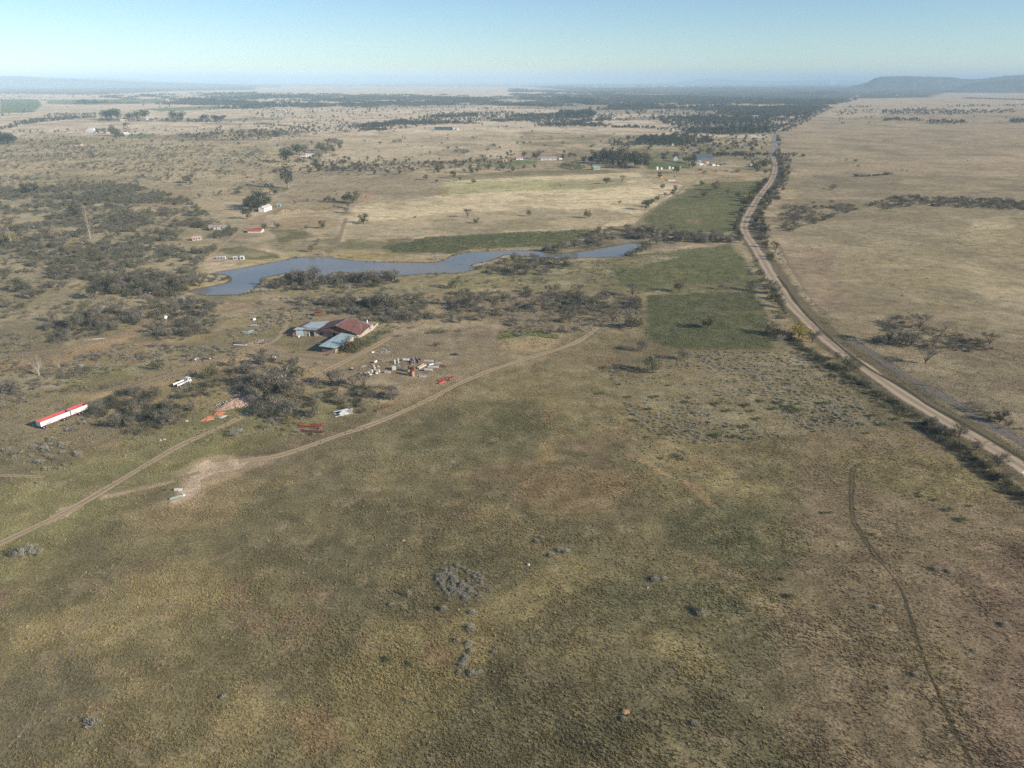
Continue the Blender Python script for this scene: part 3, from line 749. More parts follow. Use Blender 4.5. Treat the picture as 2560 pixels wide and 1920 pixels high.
def crown(kind, seed):
    """crown and trunk of one plant, one metre high; returns (crown MB, trunk MB)"""
    rng = random.Random(seed)
    C = MB(); T = MB()
    def lobes(n, cz, rx, rz, lr, flat=-1.0):
        out = []
        for k in range(n):
            t = 2 * math.pi * (k + rng.random() * .8) / n
            q = rng.uniform(.25, 1.0) ** .6
            z = rng.uniform(flat, 1)
            c = Vector((math.cos(t) * rx * q * math.sqrt(max(.05, 1 - .6 * z * z)), math.sin(t) * rx * q * math.sqrt(max(.05, 1 - .6 * z * z)), cz + rz * z * .75))
            out.append((c, lr * rng.uniform(.7, 1.25), rng.uniform(.72, 1.22)))
        return out
    def fill(L, n, size, stretch, hollow=.45, along=None, zmin=.02):
        wts = [l[1] ** 2 for l in L]
        for _ in range(n):
            c, r, tn = rng.choices(L, wts)[0]
            d = rnd_dir(rng)
            p = c + d * r * (hollow + (1 - hollow) * rng.random())
            p.z = max(p.z, zmin)
            v = tn * rng.uniform(.7, 1.28)
            al = None
            if along == 'out':
                al = (d + Vector((0, 0, .7)) + rnd_dir(rng) * .5)
            leaf(C, rng, p, size * rng.uniform(.7, 1.4), stretch, al, 0, (v * rng.uniform(.96, 1.05), v, v * rng.uniform(.93, 1.05)))
    def limbs(L, fork, r, k=6):
        T.tube((0, 0, -.03), (0, 0, fork), r * 1.25, r, 7, 0, False)
        for c, lr, tn in L[:k]:
            m = Vector((c.x * .45, c.y * .45, fork + (c.z - fork) * .55))
            limb(T, [Vector((0, 0, fork * .92)), m, c], r * .7, r * .18)
    if kind in ('thorn', 'thornbare', 'thornolive'):
        L = lobes(rng.randint(9, 12), .56, .44, .38, .25)
        if kind == 'thornbare':
            fill(L, 480, .015, 11, .1, 'out'); fill(L, 380, .042, 1.3, .3)
        else:
            fill(L, 680, .052, 1.35, .35); fill(L, 130, .013, 9, .4, 'out')
        limbs(L, .22, .035, 8)
    elif kind == 'flat':          # flat topped bare thorn tree with many stems
        L = [(Vector((math.cos(t) * q, math.sin(t) * q, .80 + rng.uniform(-.08, .08))), .16, rng.uniform(.75, 1.2)) for t, q in [(k * .8, rng.uniform(.12, .52)) for k in range(11)]]
        fill(L, 620, .012, 13, .05, 'out'); fill(L, 160, .03, 1.4, .2)
        limbs(L, .12, .026, 11)
    elif kind == 'bush':
        L = lobes(rng.randint(8, 11), .36, .62, .40, .30, -.3)
        fill(L, 460, .055, 1.35, .3); fill(L, 120, .014, 9, .4, 'out')
        limbs(L, .06, .03, 6)
    elif kind == 'twigbush':
        L = lobes(rng.randint(7, 10), .36, .60, .36, .28, -.3)
        fill(L, 420, .014, 13, .1, 'out'); fill(L, 200, .042, 1.4, .3)
        limbs(L, .05, .028, 6)
    elif kind == 'tuftbush':
        for _ in range(230):
            t = rng.uniform(0, 6.28); q = rng.random() ** .7
            d = Vector((math.cos(t) * q * .9, math.sin(t) * q * .9, .75 + .4 * rng.random()))
            ln = rng.uniform(.45, 1.0) * (1 - .35 * q)
            v = rng.uniform(.6, 1.3)
            leaf(C, rng, Vector((math.cos(t) * q * .42, math.sin(t) * q * .42, .04)) + d * ln * .5, .05, 9 * ln, d, 0, (v, v, v))
    elif kind == 'gum':
        L = lobes(14, .60, .30, .38, .17)
        L += [(Vector((rng.uniform(-.16, .16), rng.uniform(-.16, .16), rng.uniform(.22, .45))), .15, .8) for _ in range(4)]
        fill(L, 1000, .036, 1.5, .4)
        limbs(L, .24, .020, 9)
    elif kind == 'pine':
        L = lobes(13, .58, .34, .34, .24)
        fill(L, 1000, .045, 1.3, .6)
        limbs(L, .2, .03, 5)
    elif kind == 'conifer':
        for k in range(13):
            z = .12 + .86 * k / 12; r = .26 * (1 - (z - .1) / 1.0) ** .8 + .02
            for j in range(int(6 + 46 * r * 2)):
                t = rng.uniform(0, 6.28); q = r * rng.uniform(.55, 1.15); v = rng.uniform(.65, 1.25)
                leaf(C, rng, Vector((math.cos(t) * q, math.sin(t) * q, z + rng.uniform(-.04, .04))), .035, 1.6, Vector((math.cos(t), math.sin(t), -.3)), 0, (v, v, v))
        T.tube((0, 0, -.02), (0, 0, .9), .022, .004, 6, 0, False)
    elif kind == 'poplar':
        for _ in range(420):
            z = rng.uniform(.08, 1.0); r = .055 * (1.1 - z * .85) * rng.random() ** .5
            t = rng.uniform(0, 6.28); v = rng.uniform(.7, 1.2)
            leaf(C, rng, Vector((math.cos(t) * r, math.sin(t) * r, z)), .006, 14, Vector((math.cos(t) * .25, math.sin(t) * .25, 1)), 0, (v, v, v))
        T.tube((0, 0, -.02), (0, 0, .92), .016, .003, 6, 0, False)
        for k in range(9):
            t = k * 2.4; z = .1 + .07 * k
            limb(T, [Vector((0, 0, z)), Vector((math.cos(t) * .03, math.sin(t) * .03, z + .12)), Vector((math.cos(t) * .045, math.sin(t) * .045, z + .32))], .006, .002, 4)
    elif kind == 'grove':         # a stand of trees seen from afar, one metre high and ten wide
        for _ in range(26):
            x, y = rng.uniform(-5, 5), rng.uniform(-5, 5); s_ = rng.uniform(.6, 1.15)
            v0 = rng.uniform(.75, 1.2)
            for _k in range(26):
                d = rnd_dir(rng); v = v0 * rng.uniform(.8, 1.2)
                leaf(C, rng, Vector((x, y, .52 * s_)) + Vector((d.x * .42, d.y * .42, d.z * .45)) * s_, .24, 1.3, None, 0, (v, v, v))
    elif kind == 'dead':
        tips = []
        for k in range(9):
            t = k * 2.4 + rng.random(); q = rng.uniform(.15, .42)
            c = Vector((math.cos(t) * q, math.sin(t) * q, rng.uniform(.55, 1.0)))
            m = Vector((c.x * .35, c.y * .35, .22 + c.z * .3))
            limb(T, [Vector((0, 0, .14)), m, c], .02, .004)
            tips.append((m, c))
        T.tube((0, 0, -.03), (0, 0, .18), .032, .026, 7, 0, False)
        for _ in range(230):
            a, c = rng.choice(tips); p = a.lerp(c, rng.uniform(.2, 1.1)); d = (c - a).normalized() + rnd_dir(rng) * .8
            leaf(C, rng, p + d * .05, .007, 17, d, 0, (1, 1, 1))
    return C, T

# plant sorts: form, leaf material, bark, seeds, width factor of the copies
SORTS = {
 'bare_tree':   ('thorn_tree', 'thornbare', 'bare', 3, 'bare grey-brown thorn tree'),
 'flat_tree':   ('thorn_tree', 'flat', 'bare', 2, 'flat-topped bare thorn tree'),
 'olive_tree':  ('thorn_tree', 'thornolive', 'olive', 3, 'olive green thorn tree'),
 'dark_tree':   ('thorn_tree', 'thorn', 'dark', 3, 'dark rounded thorn tree'),
 'gum':         ('gum_tree', 'gum', 'gum', 3, 'tall grey-green gum tree'),
 'pine':        ('pine_tree', 'pine', 'pine', 2, 'dark green round-headed pine'),
 'conifer':     ('conifer_tree', 'conifer', 'pine', 1, 'dark pointed conifer'),
 'poplar':      ('poplar_tree', 'poplar', 'pale', 1, 'pale leafless poplar'),
 'yellow_tree': ('autumn_tree', 'thorn', 'yellow', 1, 'yellow autumn tree'),
 'dead_tree':   ('dead_tree', 'dead', 'pale', 2, 'pale dead tree'),
 'brown_bush':  ('thorn_bush', 'twigbush', 'bare', 3, 'bare brown thorn bush'),
 'brush':       ('thorn_bush', 'bush', 'brush', 3, 'dull olive-brown thorn bush'),
 'dark_bush':   ('thorn_bush', 'bush', 'dark', 2, 'dark leafy thorn bush'),
 'grey_bush':   ('grey_shrub', 'twigbush', 'grey', 3, 'silvery grey shrub'),
 'grey_tuft':   ('grey_shrub', 'tuftbush', 'grey', 2, 'small grey karoo shrub'),
 'green_bush':  ('green_shrub', 'bush', 'green', 3, 'bright green leafy shrub'),
 'green_tuft':  ('green_shrub', 'tuftbush', 'green', 2, 'small fresh green shrub'),
 'weed':        ('green_shrub', 'bush', 'weed', 2, 'low green weed'),
 'grove':       ('grove', 'grove', 'dark', 3, 'distant stand of trees'),
}
PROTO = {}       # (sort, k) -> (crown mesh, trunk mesh, joined mesh)
INDEX = []       # joined meshes in the order the scattered cover picks them
def make_protos():
    for s, (nm, form, lm, n, ad) in SORTS.items():
        for k in range(n):
            C, T = crown(form, sum(map(ord, s)) * 13 + k * 101)
            bark = M_PALEBARK if form in ('dead', 'poplar', 'gum') else M_BARK
            cm = C.mesh('crown', LM[lm]); tm = T.mesh('trunk', bark) if T.v else None
            J = MB(); J.v = list(C.v); J.f = list(C.f); J.mi = list(C.mi); J.tone = list(C.tone)
            o = len(J.v); J.v += T.v; J.f += [tuple(i + o for i in f) for f in T.f]; J.mi += [1] * len(T.f); J.tone += T.tone
            jm = J.mesh(nm, [LM[lm], bark])
            PROTO[(s, k)] = (cm, tm, jm, len(INDEX)); INDEX.append(jm)
make_protos()

VEG = []          # dicts: sort, p (ground point), h, w (width factor), zone, label
RV = random.Random(20)
def put(sort, x, y, hp=None, h=None, zone=None, w=1.0, label=None, world=None):
    p = Vector(world) if world is not None else at(x, y)
    if h is None:
        h = max(.3, height_of(x, y, y - hp)) * 1.06
    VEG.append(dict(sort=sort, p=p, h=h, w=w, zone=zone, label=label))

THICK = {'leftbush': 2.0, 'upperbush': 1.5, 'shedback': 1.7, 'leftscrub': 2.2, 'leftclump': 1.7, 'midclump': 1.5, 'karoo': 1.7, 'rubble': 1.2, 'damhead': 1.4, 'dameast': 1.3, 'stream': 1.5, 'pan': 1.7}
def scatter(poly, n, mix, zone, seed=0, clump=0.0, thin=None):
    """n plants over a traced area; mix = [(sort, weight, hmin, hmax)]; clump = size of the bare gaps in metres"""
    n = int(n * THICK.get(zone, 1.0))
    P = pts(poly); rng = random.Random(seed * 77 + n)
    x0 = min(p.x for p in P); x1 = max(p.x for p in P); y0 = min(p.y for p in P); y1 = max(p.y for p in P)
    wts = [m[1] for m in mix]; got = 0; tries = 0
    batch = 4000
    while got < n and tries < 60:
        tries += 1
        rs = np.random.RandomState(seed * 1000 + tries); xs = rs.uniform(x0, x1, batch); ys = rs.uniform(y0, y1, batch)
        ok = inside(P, xs, ys)
        if clump:
            ok &= fbm(xs + 31 * seed, ys, clump, 4, seed) + rs.uniform(-.13, .13, batch) > .47
        for x, y in zip(xs[ok], ys[ok]):
            s, _, a, b = rng.choices(mix, wts)[0]
            h = a + (b - a) * rng.random() ** 1.5
            VEG.append(dict(sort=s, p=Vector((x, y, 0)), h=h, w=rng.uniform(.85, 1.2), zone=zone, label=None))
            got += 1
            if got >= n: break

def line(pix, gap, jit, mix, zone, seed=0, world=False):
    path = smooth_path(pts(pix), gap)
    rng = random.Random(seed + 5)
    wts = [m[1] for m in mix]
    for p in path:
        s, _, a, b = rng.choices(mix, wts)[0]
        VEG.append(dict(sort=s, p=p + Vector((rng.uniform(-jit, jit), rng.uniform(-jit, jit), 0)), h=a + (b - a) * rng.random() ** 1.3, w=rng.uniform(.85, 1.2), zone=zone, label=None))

def many(sort, zone, L, w=1.0):
    for x, y, hp in L:
        put(sort, x, y, hp, zone=zone, w=w)

# zone -> words that say where
Z = {
 'field': 'in the pale field beyond the dam', 'green': 'in the green field by the road', 'fieldline': 'between the pale and green fields',
 'dambank': "in the dam's near bank thicket", 'damwest': "at the dam's western tip", 'damhead': "at the dam's upper end", 'dameast': "on the dam's near eastern bank",
 'quarry': 'in the diggings beyond the dam', 'house': 'by the white shed above the dam', 'farm': 'at the white gabled farmstead', 'grove': 'in the gum grove', 'ballfarm': 'at the upper left white farmhouse',
 'cross': 'at the end of the long track', 'dark': 'in the dark field by the road', 'open': 'in the grass below the dark field', 'shedback': 'in the thicket behind the rusty shed', 'shedside': 'against the rusty shed',
 'yard': 'by the scrapyard thicket', 'rubble': 'around the rubble heap', 'trailer': 'beside the red and white trailer', 'greyclump': 'in the grey clump at left', 'leftscrub': 'in scrub behind the trailer', 'leftclump': 'in the thicket by the orange track', 'midclump': 'in the thicket left of the shed',
 'leftbush': 'in the bush left of the dam', 'upperbush': 'in the far left bush', 'roadleft': "in the gravel road's left hedge", 'roadright': "in the gravel road's right hedge", 'roadbend': 'by the yellow roadside tree', 'pan': 'in the right grassland clump', 'stream': 'along the dry stream at right', 'rightfar': 'on the far right grassland', 'oldroad': 'by the old tarred strip',
 'karoo': 'in the shrub patch right of centre', 'fore': 'in the open foreground grass', 'foreclump': 'in the grey foreground clump', 'rightfore': 'in the brown right foreground', 'plain': 'on the plain beyond the fields', 'rows': 'on the far plain', 'leftfarm': 'at the upper left farm', 'longgrove': 'in the long upper left grove', 'roadfar': 'by the far stretch of road', 'strip': 'along the top of the fields', 'mound': 'on the sandy patch by the track', 'nearleft': 'by the near left track',
}
# --- single trees traced one by one
put('dark_tree', 909, 558.6, 23, zone='field', w=1.25, label='round dark thorn tree with a long shadow, nearest the dam in the pale field')
put('flat_tree', 1169.5, 544, 21, zone='field', label='forked bare thorn tree in the middle of the pale field')
put('olive_tree', 1190.6, 558.6, 15, zone='field', label='small olive tree just below the forked bare tree in the pale field')
put('dark_tree', 1184, 459, 11, zone='field', w=1.2, label='dark bushy tree alone in the upper pale field left of centre')
put('olive_tree', 1469.5, 545, 20, zone='field', label='open-crowned olive thorn tree on the right of the pale field above the dam')
put('olive_tree', 1322, 541, 18, zone='field', w=.7, label='slender green tree between the two wider trees of the pale field')
put('dark_tree', 1517, 460, 15, zone='field', w=1.3, label='wide dark tree in the upper pale field below the gum grove')
put('flat_tree', 1555, 455, 15, zone='field', label='thin bare tree just right of the wide dark tree in the upper pale field')
put('bare_tree', 1549, 511, 10, zone='field', label='small reddish bare tree in the pale field near the green corner')
many('dark_bush', 'field', [(1039, 545, 7), (1400, 465, 5)])
put('dark_tree', 883, 508, 29, zone='quarry', w=1.35, label='big dark clump of trees where the field fence meets the old diggings')
put('bare_tree', 866, 533, 18, zone='quarry'); put('bare_tree', 872, 520, 20, zone='quarry'); put('grey_bush', 890, 515, 8, zone='quarry'); put('dark_tree', 862, 505, 16, zone='quarry')
many('dark_tree', 'quarry', [(822, 505, 15), (835, 504, 10), (812, 504, 9), (806, 571, 19), (693, 571, 14), (662, 574, 15)])
many('bare_tree', 'quarry', [(769, 505, 10), (738, 510, 10), (766, 573, 10), (779, 630, 21), (835, 519, 8)])
many('grey_bush', 'quarry', [(805, 638, 13), (832, 588, 13), (700, 645, 8), (856, 640, 8), (720, 650, 9), (885, 645, 8), (1090, 650, 15), (1105, 648, 10), (985, 655, 8)])
many('green_bush', 'quarry', [(795, 604, 9), (792, 613, 8)])
many('olive_tree', 'green', [(1789, 476, 22), (1760, 493.5, 19), (1844, 494, 17), (1819.6, 486, 13), (1754.5, 464, 14)])
put('yellow_tree', 1870, 503, 20, zone='green', w=1.1, label='brown-yellow bushy tree at the road edge of the upper green field')
many('dark_tree', 'fieldline', [(1613, 525, 22), (1622, 517, 16), (1656, 473, 13), (1688, 476, 13), (1682, 488, 15), (1662, 490, 8), (1643, 503, 13), (1630, 510, 12)])
many('bare_tree', 'damhead', [(1679, 577, 19), (1711, 604, 28), (1786, 606, 25), (1642, 612, 27), (1404, 627, 22), (1436, 622, 26), (1760, 607, 20), (1740, 606, 18), (1820, 607, 18), (1850, 607, 16)])
many('dark_bush', 'damhead', [(1615.6, 625, 22), (1600, 630, 16), (1584, 641, 18), (1570, 639, 14), (1690, 608, 16), (1665, 603, 13), (1630, 606, 14), (1390, 634, 12), (1380, 632, 10), (1800, 606, 15)])
many('bare_tree', 'dameast', [(1413, 664, 28), (1317, 687, 34), (1292, 681, 27), (1340, 672, 16), (1514, 640, 12)])
put('dead_tree', 1174, 664, 18, zone='dameast', label='thin bare tree standing at the point of the near bank in the dam')
many('bare_tree', 'dambank', [(785, 711, 43), (750, 711, 37), (918, 710, 35), (987, 704, 28), (884, 707, 27), (831, 710, 25), (848, 710, 23), (900, 709, 28), (935, 709, 25), (865, 708, 23), (770, 713, 30), (972, 704, 18)])
many('dark_bush', 'dambank', [(720, 713, 24), (738, 714, 20), (810, 711, 18), (955, 705, 14), (700, 718, 18), (690, 722, 14), (940, 712, 16)])
put('dark_bush', 1138, 721, 34, zone='dambank', w=.75, label='big round dark bush right of the near bank thicket, by the branch track')
many('grey_bush', 'dambank', [(985, 722, 16), (970, 724, 12), (1050, 722, 12), (660, 730, 14), (640, 733, 14), (1090, 715, 10), (620, 735, 12), (870, 722, 12), (810, 726, 12)])
many('bare_tree', 'damwest', [(541, 698, 18), (486, 710, 37), (510, 706, 28), (470, 716, 30), (455, 722, 26), (500, 716, 25)])
many('dark_bush', 'damwest', [(530, 705, 14), (560, 702, 12), (570, 699, 12), (495, 724, 14), (440, 735, 22), (399, 736, 26), (420, 738, 22)])
many('gum', 'house', [(632, 527, 38), (655, 520, 40), (640, 518, 40), (668, 512, 30), (622, 522, 30), (648, 526, 30)], 1.3)
put('dark_tree', 618, 548, 24, zone='house', w=1.1, label='dark tree beside the track below the white gabled shed')
put('gum', 722, 471, 62, zone='house', w=.75, label='tallest gum tree, standing alone at the top of the white house track')
put('olive_tree', 687, 487, 22, zone='house'); put('green_bush', 713, 478, 12, zone='house')
many('gum', 'grove', [(1482.6, 407, 30), (1500, 410, 34), (1520, 410, 38), (1540, 410, 41), (1558, 407, 34), (1510, 404, 34), (1548, 404, 36), (1575, 408, 30)], 1.35)
put('gum', 1601, 421, 45, zone='grove', w=1.5, label='broad gum with pale trunks at the right end of the grove')
put('gum', 1587, 416, 37, zone='grove', w=1.4, label='second gum from the right end of the grove'); put('gum', 1615, 419, 34, zone='grove', w=1.3, label='lower gum at the very right edge of the grove')
many('dark_tree', 'grove', [(1563, 421, 27), (1550, 419, 22), (1530, 414, 18), (1460, 406, 16), (1475, 407, 14)])
many('green_bush', 'grove', [(1415, 418, 16), (1428, 420, 18), (1440, 424, 22), (1452, 423, 18), (1407, 417, 12)])
put('bare_tree', 1478, 419, 16, zone='grove', w=1.3)
put('olive_tree', 1341, 398, 24, zone='grove', w=1.1, label='round olive tree behind the bright lawn left of the grove')
many('dark_tree', 'grove', [(1407, 397, 12), (1425, 395, 13), (1435, 394, 12), (1410, 385, 9), (1310, 394, 14)])
many('dark_tree', 'farm', [(1659, 401, 17), (1690, 398, 17), (1731, 421, 18), (1720, 408, 16), (1733, 408, 18), (1712, 405, 12)])
put('dark_tree', 1691, 433, 17, zone='farm', label='round dark tree in front of the row of white tanks'); put('dark_tree', 1649, 444, 14, zone='farm', label='dark tree beside the orange machinery')
put('yellow_tree', 1704, 380, 14, zone='farm', label='yellowish tree in the green strip behind the white gable')
many('dark_bush', 'farm', [(1843, 432, 12), (1762, 434, 10), (1750, 428, 9), (1790, 430, 6), (1815, 430, 7), (1895, 418, 14), (1905, 414, 20), (1917, 416, 22), (1740, 388, 12), (1770, 386, 12), (1800, 390, 14), (1810, 388, 13), (1840, 390, 11)])
put('pine', 716.7, 405, 33, zone='ballfarm', w=1.35, label='ball-shaped dark green pine standing left of the white farmhouse')
put('pine', 742.7, 387, 27, zone='ballfarm', w=1.25, label='lower broad pine between the ball-shaped pine and the white farmhouse')
put('olive_tree', 815, 384, 29, zone='ballfarm', label='tall green tree right of the white farmhouse')
put('bare_tree', 763, 386, 23, zone='ballfarm'); many('dark_tree', 'ballfarm', [(832, 381, 18), (795, 376, 15), (850, 372, 13), (803, 378, 17)])
many('bare_tree', 'ballfarm', [(854, 363, 14), (828, 360, 17), (838, 362, 17), (846, 364, 16), (818, 360, 15), (797, 363, 10), (780, 362, 10), (800, 398, 18)])
put('green_bush', 837, 390, 9, zone='ballfarm', w=1.4)
many('flat_tree', 'cross', [(1532, 807, 36), (1381, 747, 35), (1442, 745, 34), (1581, 741, 30), (1355, 778, 33), (1462, 767, 27)])
many('olive_tree', 'cross', [(1578, 822, 36), (1598, 818, 22)])
many('bare_tree', 'cross', [(1404, 832, 20), (1436, 833, 19), (1425, 808, 22), (1408, 806, 17), (1290, 815, 18), (1375, 806, 14)])
put('olive_tree', 1769, 821, 33, zone='dark', w=1.1, label='rounded olive tree alone in the dark green field')
many('olive_tree', 'dark', [(1697, 730, 29), (1876, 727, 25)]); put('bare_tree', 1804, 724, 17, zone='dark')
put('bare_tree', 1603, 878, 29, zone='open', label='narrow dark thorn tree at the corner below the dark field')
put('bare_tree', 1708, 900, 29, zone='open', label='low bare thorn tree in the grass below the dark field')
put('olive_tree', 1631, 932, 40, zone='open', label='largest olive thorn tree in the grass below the dark field')
many('green_bush', 'open', [(1508, 986, 13), (1671, 965, 7)]); put('green_tuft', 1510, 921, 9, zone='open')
many('green_tuft', 'karoo', [(1639, 995, 12), (1572, 995, 10), (1625, 1025, 10), (1792, 1012, 12), (1867, 1016, 13), (1904, 1006, 10), (1863, 1070, 15), (1793, 1092, 15), (1834, 1094, 12), (1875, 1099, 10), (1719, 1080, 8), (1715, 1008, 10), (1950, 1010, 12), (1986, 1030, 18), (1975, 1020, 14), (2060, 1012, 14), (2180, 1042, 12), (2240, 1050, 11), (2205, 1064, 12), (2168, 1085, 8), (1620, 1095, 8), (1820, 1030, 12), (1895, 1050, 12), (1880, 1030, 10), (1935, 1025, 12)])
many('grey_bush', 'karoo', [(1606, 1055, 16), (1700, 1140, 10), (1715, 1133, 10), (1745, 1035, 10), (1890, 1078, 9)])
# right-hand clump and its neighbours
put('flat_tree', 2299, 822, 36, zone='pan', w=1.15, label='spreading flat-topped tree at the back of the right-hand clump')
put('flat_tree', 2221, 858, 43, zone='pan', label='tall leaning bare tree at the left of the right-hand clump')
many('flat_tree', 'pan', [(2264, 863, 33), (2250, 865, 30), (2278, 863, 28), (2311, 870, 20), (2330, 869, 16), (2372, 870, 14)])
put('dead_tree', 2362.7, 828, 27, zone='pan', label='pair of thin dead stems, left one, above the right-hand clump'); put('dead_tree', 2372, 829, 24, zone='pan', w=.5, label='pair of thin dead stems, right one, above the right-hand clump')
put('flat_tree', 2472.7, 863, 29, zone='pan', w=1.15, label='bare rounded tree to the right of the right-hand clump')
put('dead_tree', 2513, 877, 22, zone='pan', w=1.2, label='low leaning bare tree furthest right of the right-hand clump')
put('flat_tree', 2313.5, 910, 34, zone='pan', w=1.2, label='bare round tree alone below the right-hand clump')
put('dead_tree', 2329, 966, 20, zone='oldroad', label='small leafless tree beside the old tarred strip'); put('brown_bush', 2280, 932, 8, zone='oldroad')
put('brown_bush', 2423, 1025, 20, zone='oldroad', w=1.2); put('dark_tree', 2499, 1056, 28, zone='oldroad', w=1.2, label='dark flat-topped tree on the far side of the old tarred strip')
put('yellow_tree', 2470, 1050, 14, zone='oldroad', w=.8, label='small yellow-green bush beside the dark flat-topped tree')
put('yellow_tree', 1997, 845, 37, zone='roadbend', w=1.2, label='yellow-leaved tree on the left edge of the gravel road')
put('bare_tree', 2031, 857, 32, zone='roadbend', w=1.1, label='grey bare tree right beside the yellow tree'); put('olive_tree', 1934, 837, 30, zone='roadbend', w=1.1, label='dark olive tree to the left of the yellow tree')
put('grey_bush', 1952, 852, 18, zone='roadbend'); put('brown_bush', 1966, 848, 17, zone='roadbend'); put('olive_tree', 1958, 760, 34, zone='roadleft', w=1.1)
many('olive_tree', 'roadleft', [(2117, 918, 27), (2134, 928, 28), (1935, 735, 30), (1942, 750, 26)]); many('bare_tree', 'roadleft', [(2093, 898, 18), (2397, 1094, 36), (2339, 1050, 28), (2320, 1040, 24), (2496, 1166, 36), (2440, 1125, 24)])
# left side
many('dark_tree', 'leftbush', [(52, 730, 31), (87, 748, 22), (240, 748, 36), (278, 725, 30), (359, 730, 30), (191, 542, 30), (87, 484, 28), (64, 484, 25)])
many('bare_tree', 'leftbush', [(477, 458, 25), (500, 496, 12), (466, 458, 20), (30, 560, 20), (120, 590, 24), (160, 615, 26), (215, 612, 24), (100, 605, 24), (140, 620, 22)])
put('poplar', 226, 597, 80, zone='leftbush', w=1.1, label='tall pale leafless poplar rising out of the left bush'); put('poplar', 30, 614, 46, zone='leftbush', w=1.6, label='pale yellowish poplar near the left edge of the picture')
many('poplar', 'leftbush', [(70, 588, 22), (78, 589, 24), (90, 589, 24), (12, 612, 36), (20, 606, 32)])
put('yellow_tree', 24, 610, 28, zone='leftbush', w=1.1, label='yellow-green tree by the pale poplars at the left edge')
put('dead_tree', 98, 938, 42, zone='leftscrub', w=1.3, label='white-stemmed dead tree behind the red and white trailer'); put('dead_tree', 148, 921, 24, zone='leftscrub', label='dark twisted dead stem right of the white-stemmed dead tree')
put('dark_bush', 396, 923, 30, zone='leftscrub', w=.9, label='dark pointed bush with a long shadow right of the white sheets'); put('olive_tree', 529, 946, 34, zone='leftscrub', w=1.1, label='olive tree right above the white flatbed truck')
put('bare_tree', 185, 822, 33, zone='leftclump', w=1.2, label='dark umbrella-shaped thorn tree above the orange track'); put('bare_tree', 29, 981, 34, zone='leftscrub', w=1.3)
put('brown_bush', 471, 981, 26, zone='rubble'); put('flat_tree', 281, 787, 20, zone='leftclump'); put('flat_tree', 297, 787, 20, zone='leftclump')
many('bare_tree', 'rubble', [(690, 974, 66), (672, 985, 40), (720, 990, 40), (640, 1010, 34), (690, 1030, 40), (740, 1035, 34), (655, 1040, 34), (720, 1045, 30)])
many('flat_tree', 'yard', [(848, 967, 38), (830, 962, 32), (909, 970, 34), (885, 972, 30)]); put('bare_tree', 984, 999, 34, zone='yard', w=1.1, label='round bare thorn tree at the right end of the scrapyard thicket')
many('olive_tree', 'shedside', [(883, 877, 36), (868, 880, 26), (900, 872, 28)]); many('green_bush', 'shedside', [(918, 866, 20), (945, 848, 18), (958, 836, 17), (975, 832, 14), (930, 858, 18), (890, 882, 12), (820, 888, 7), (735, 882, 7), (850, 884, 10)])
put('dark_bush', 1091, 866, 13, zone='yard', label='single dark green bush in the brown grass right of the shed'); many('grey_bush', 'yard', [(1005, 842, 14), (970, 868, 8), (800, 912, 9), (745, 905, 12), (765, 923, 9)])
many('bare_tree', 'shedback', [(958, 773, 42), (940, 770, 34), (975, 772, 32), (860, 768, 26), (835, 765, 22), (1205, 802, 26), (1149, 808, 22), (1170, 770, 34), (1195, 766, 30), (1120, 762, 24)])
many('brown_bush', 'shedback', [(1025, 806, 18), (1033, 821, 11), (990, 797, 18), (960, 800, 18), (1010, 765, 20), (1060, 762, 20), (1090, 760, 18), (1260, 745, 18), (1150, 830, 10), (1100, 832, 16), (1085, 835, 13), (1115, 833, 12)])
# small plants in the open grass
put('grey_bush', 1025, 1492, 22, zone='fore', w=.35, label='thin grey shrub with a long narrow shadow left of the grey clump'); put('grey_tuft', 1111, 1527, 18, zone='fore', w=.6, label='pale upright shrub with a thick dark shadow below the grey clump')
many('green_tuft', 'fore', [(970, 1652, 12), (1024, 1662, 9), (1746, 1528, 16)])
many('grey_tuft', 'fore', [(1755, 1536, 17), (1640, 1452, 14), (1661, 1449, 10), (1402, 1378, 12), (1418, 1382, 13), (1380, 1391, 11), (1355, 1345, 7), (1342, 1355, 8), (1179, 1575, 14), (1185, 1535, 12), (1145, 1605, 11), (1175, 1612, 12), (1180, 1632, 11), (1168, 1652, 13), (1158, 1666, 12), (1150, 1684, 9), (1183, 1688, 15), (1236, 1632, 8), (980, 1514, 9), (236, 1815, 18), (222, 1805, 12), (1560, 1800, 9), (1740, 1812, 12), (1200, 1685, 12), (560, 1745, 9)])
many('grey_bush', 'nearleft', [(50, 1392, 22), (72, 1390, 26), (96, 1388, 20), (590, 1090, 20), (600, 1085, 16), (98, 1210, 9)])
many('brown_bush', 'nearleft', [(40, 1388, 20), (85, 1380, 16)])
many('green_tuft', 'rightfore', [(2303, 1243, 8), (2341, 1252, 9), (2373, 1278, 13), (2405, 1303, 14), (2295, 1236, 7), (2425, 1267, 7), (1979, 1495, 14), (1958, 1450, 8), (2061, 1284, 8), (2185, 1338, 8), (2078, 1283, 7)])
many('grey_tuft', 'rightfore', [(2197, 1521, 11), (2345, 1427, 13), (2380, 1432, 12), (2514, 1565, 12), (2440, 1630, 9), (2226, 1722, 8), (2290, 1690, 9)])
many('dark_bush', 'rightfar', [(2082, 473, 15), (2138, 405, 10), (2145, 417, 7), (2115, 402, 6), (2256, 427, 5), (2268, 427, 4), (2240, 424, 3), (2536, 306, 13), (2545, 306, 12), (2556, 307, 14), (2528, 305, 10)])
line([(2130, 440), (2160, 442), (2190, 440), (2222, 437)], 2.6, 2.2, [('dark_bush', 1, 2.8, 4.4)], 'rightfar', 3)
put('dark_bush', 2216, 437, 9, zone='rightfar', w=1.2)
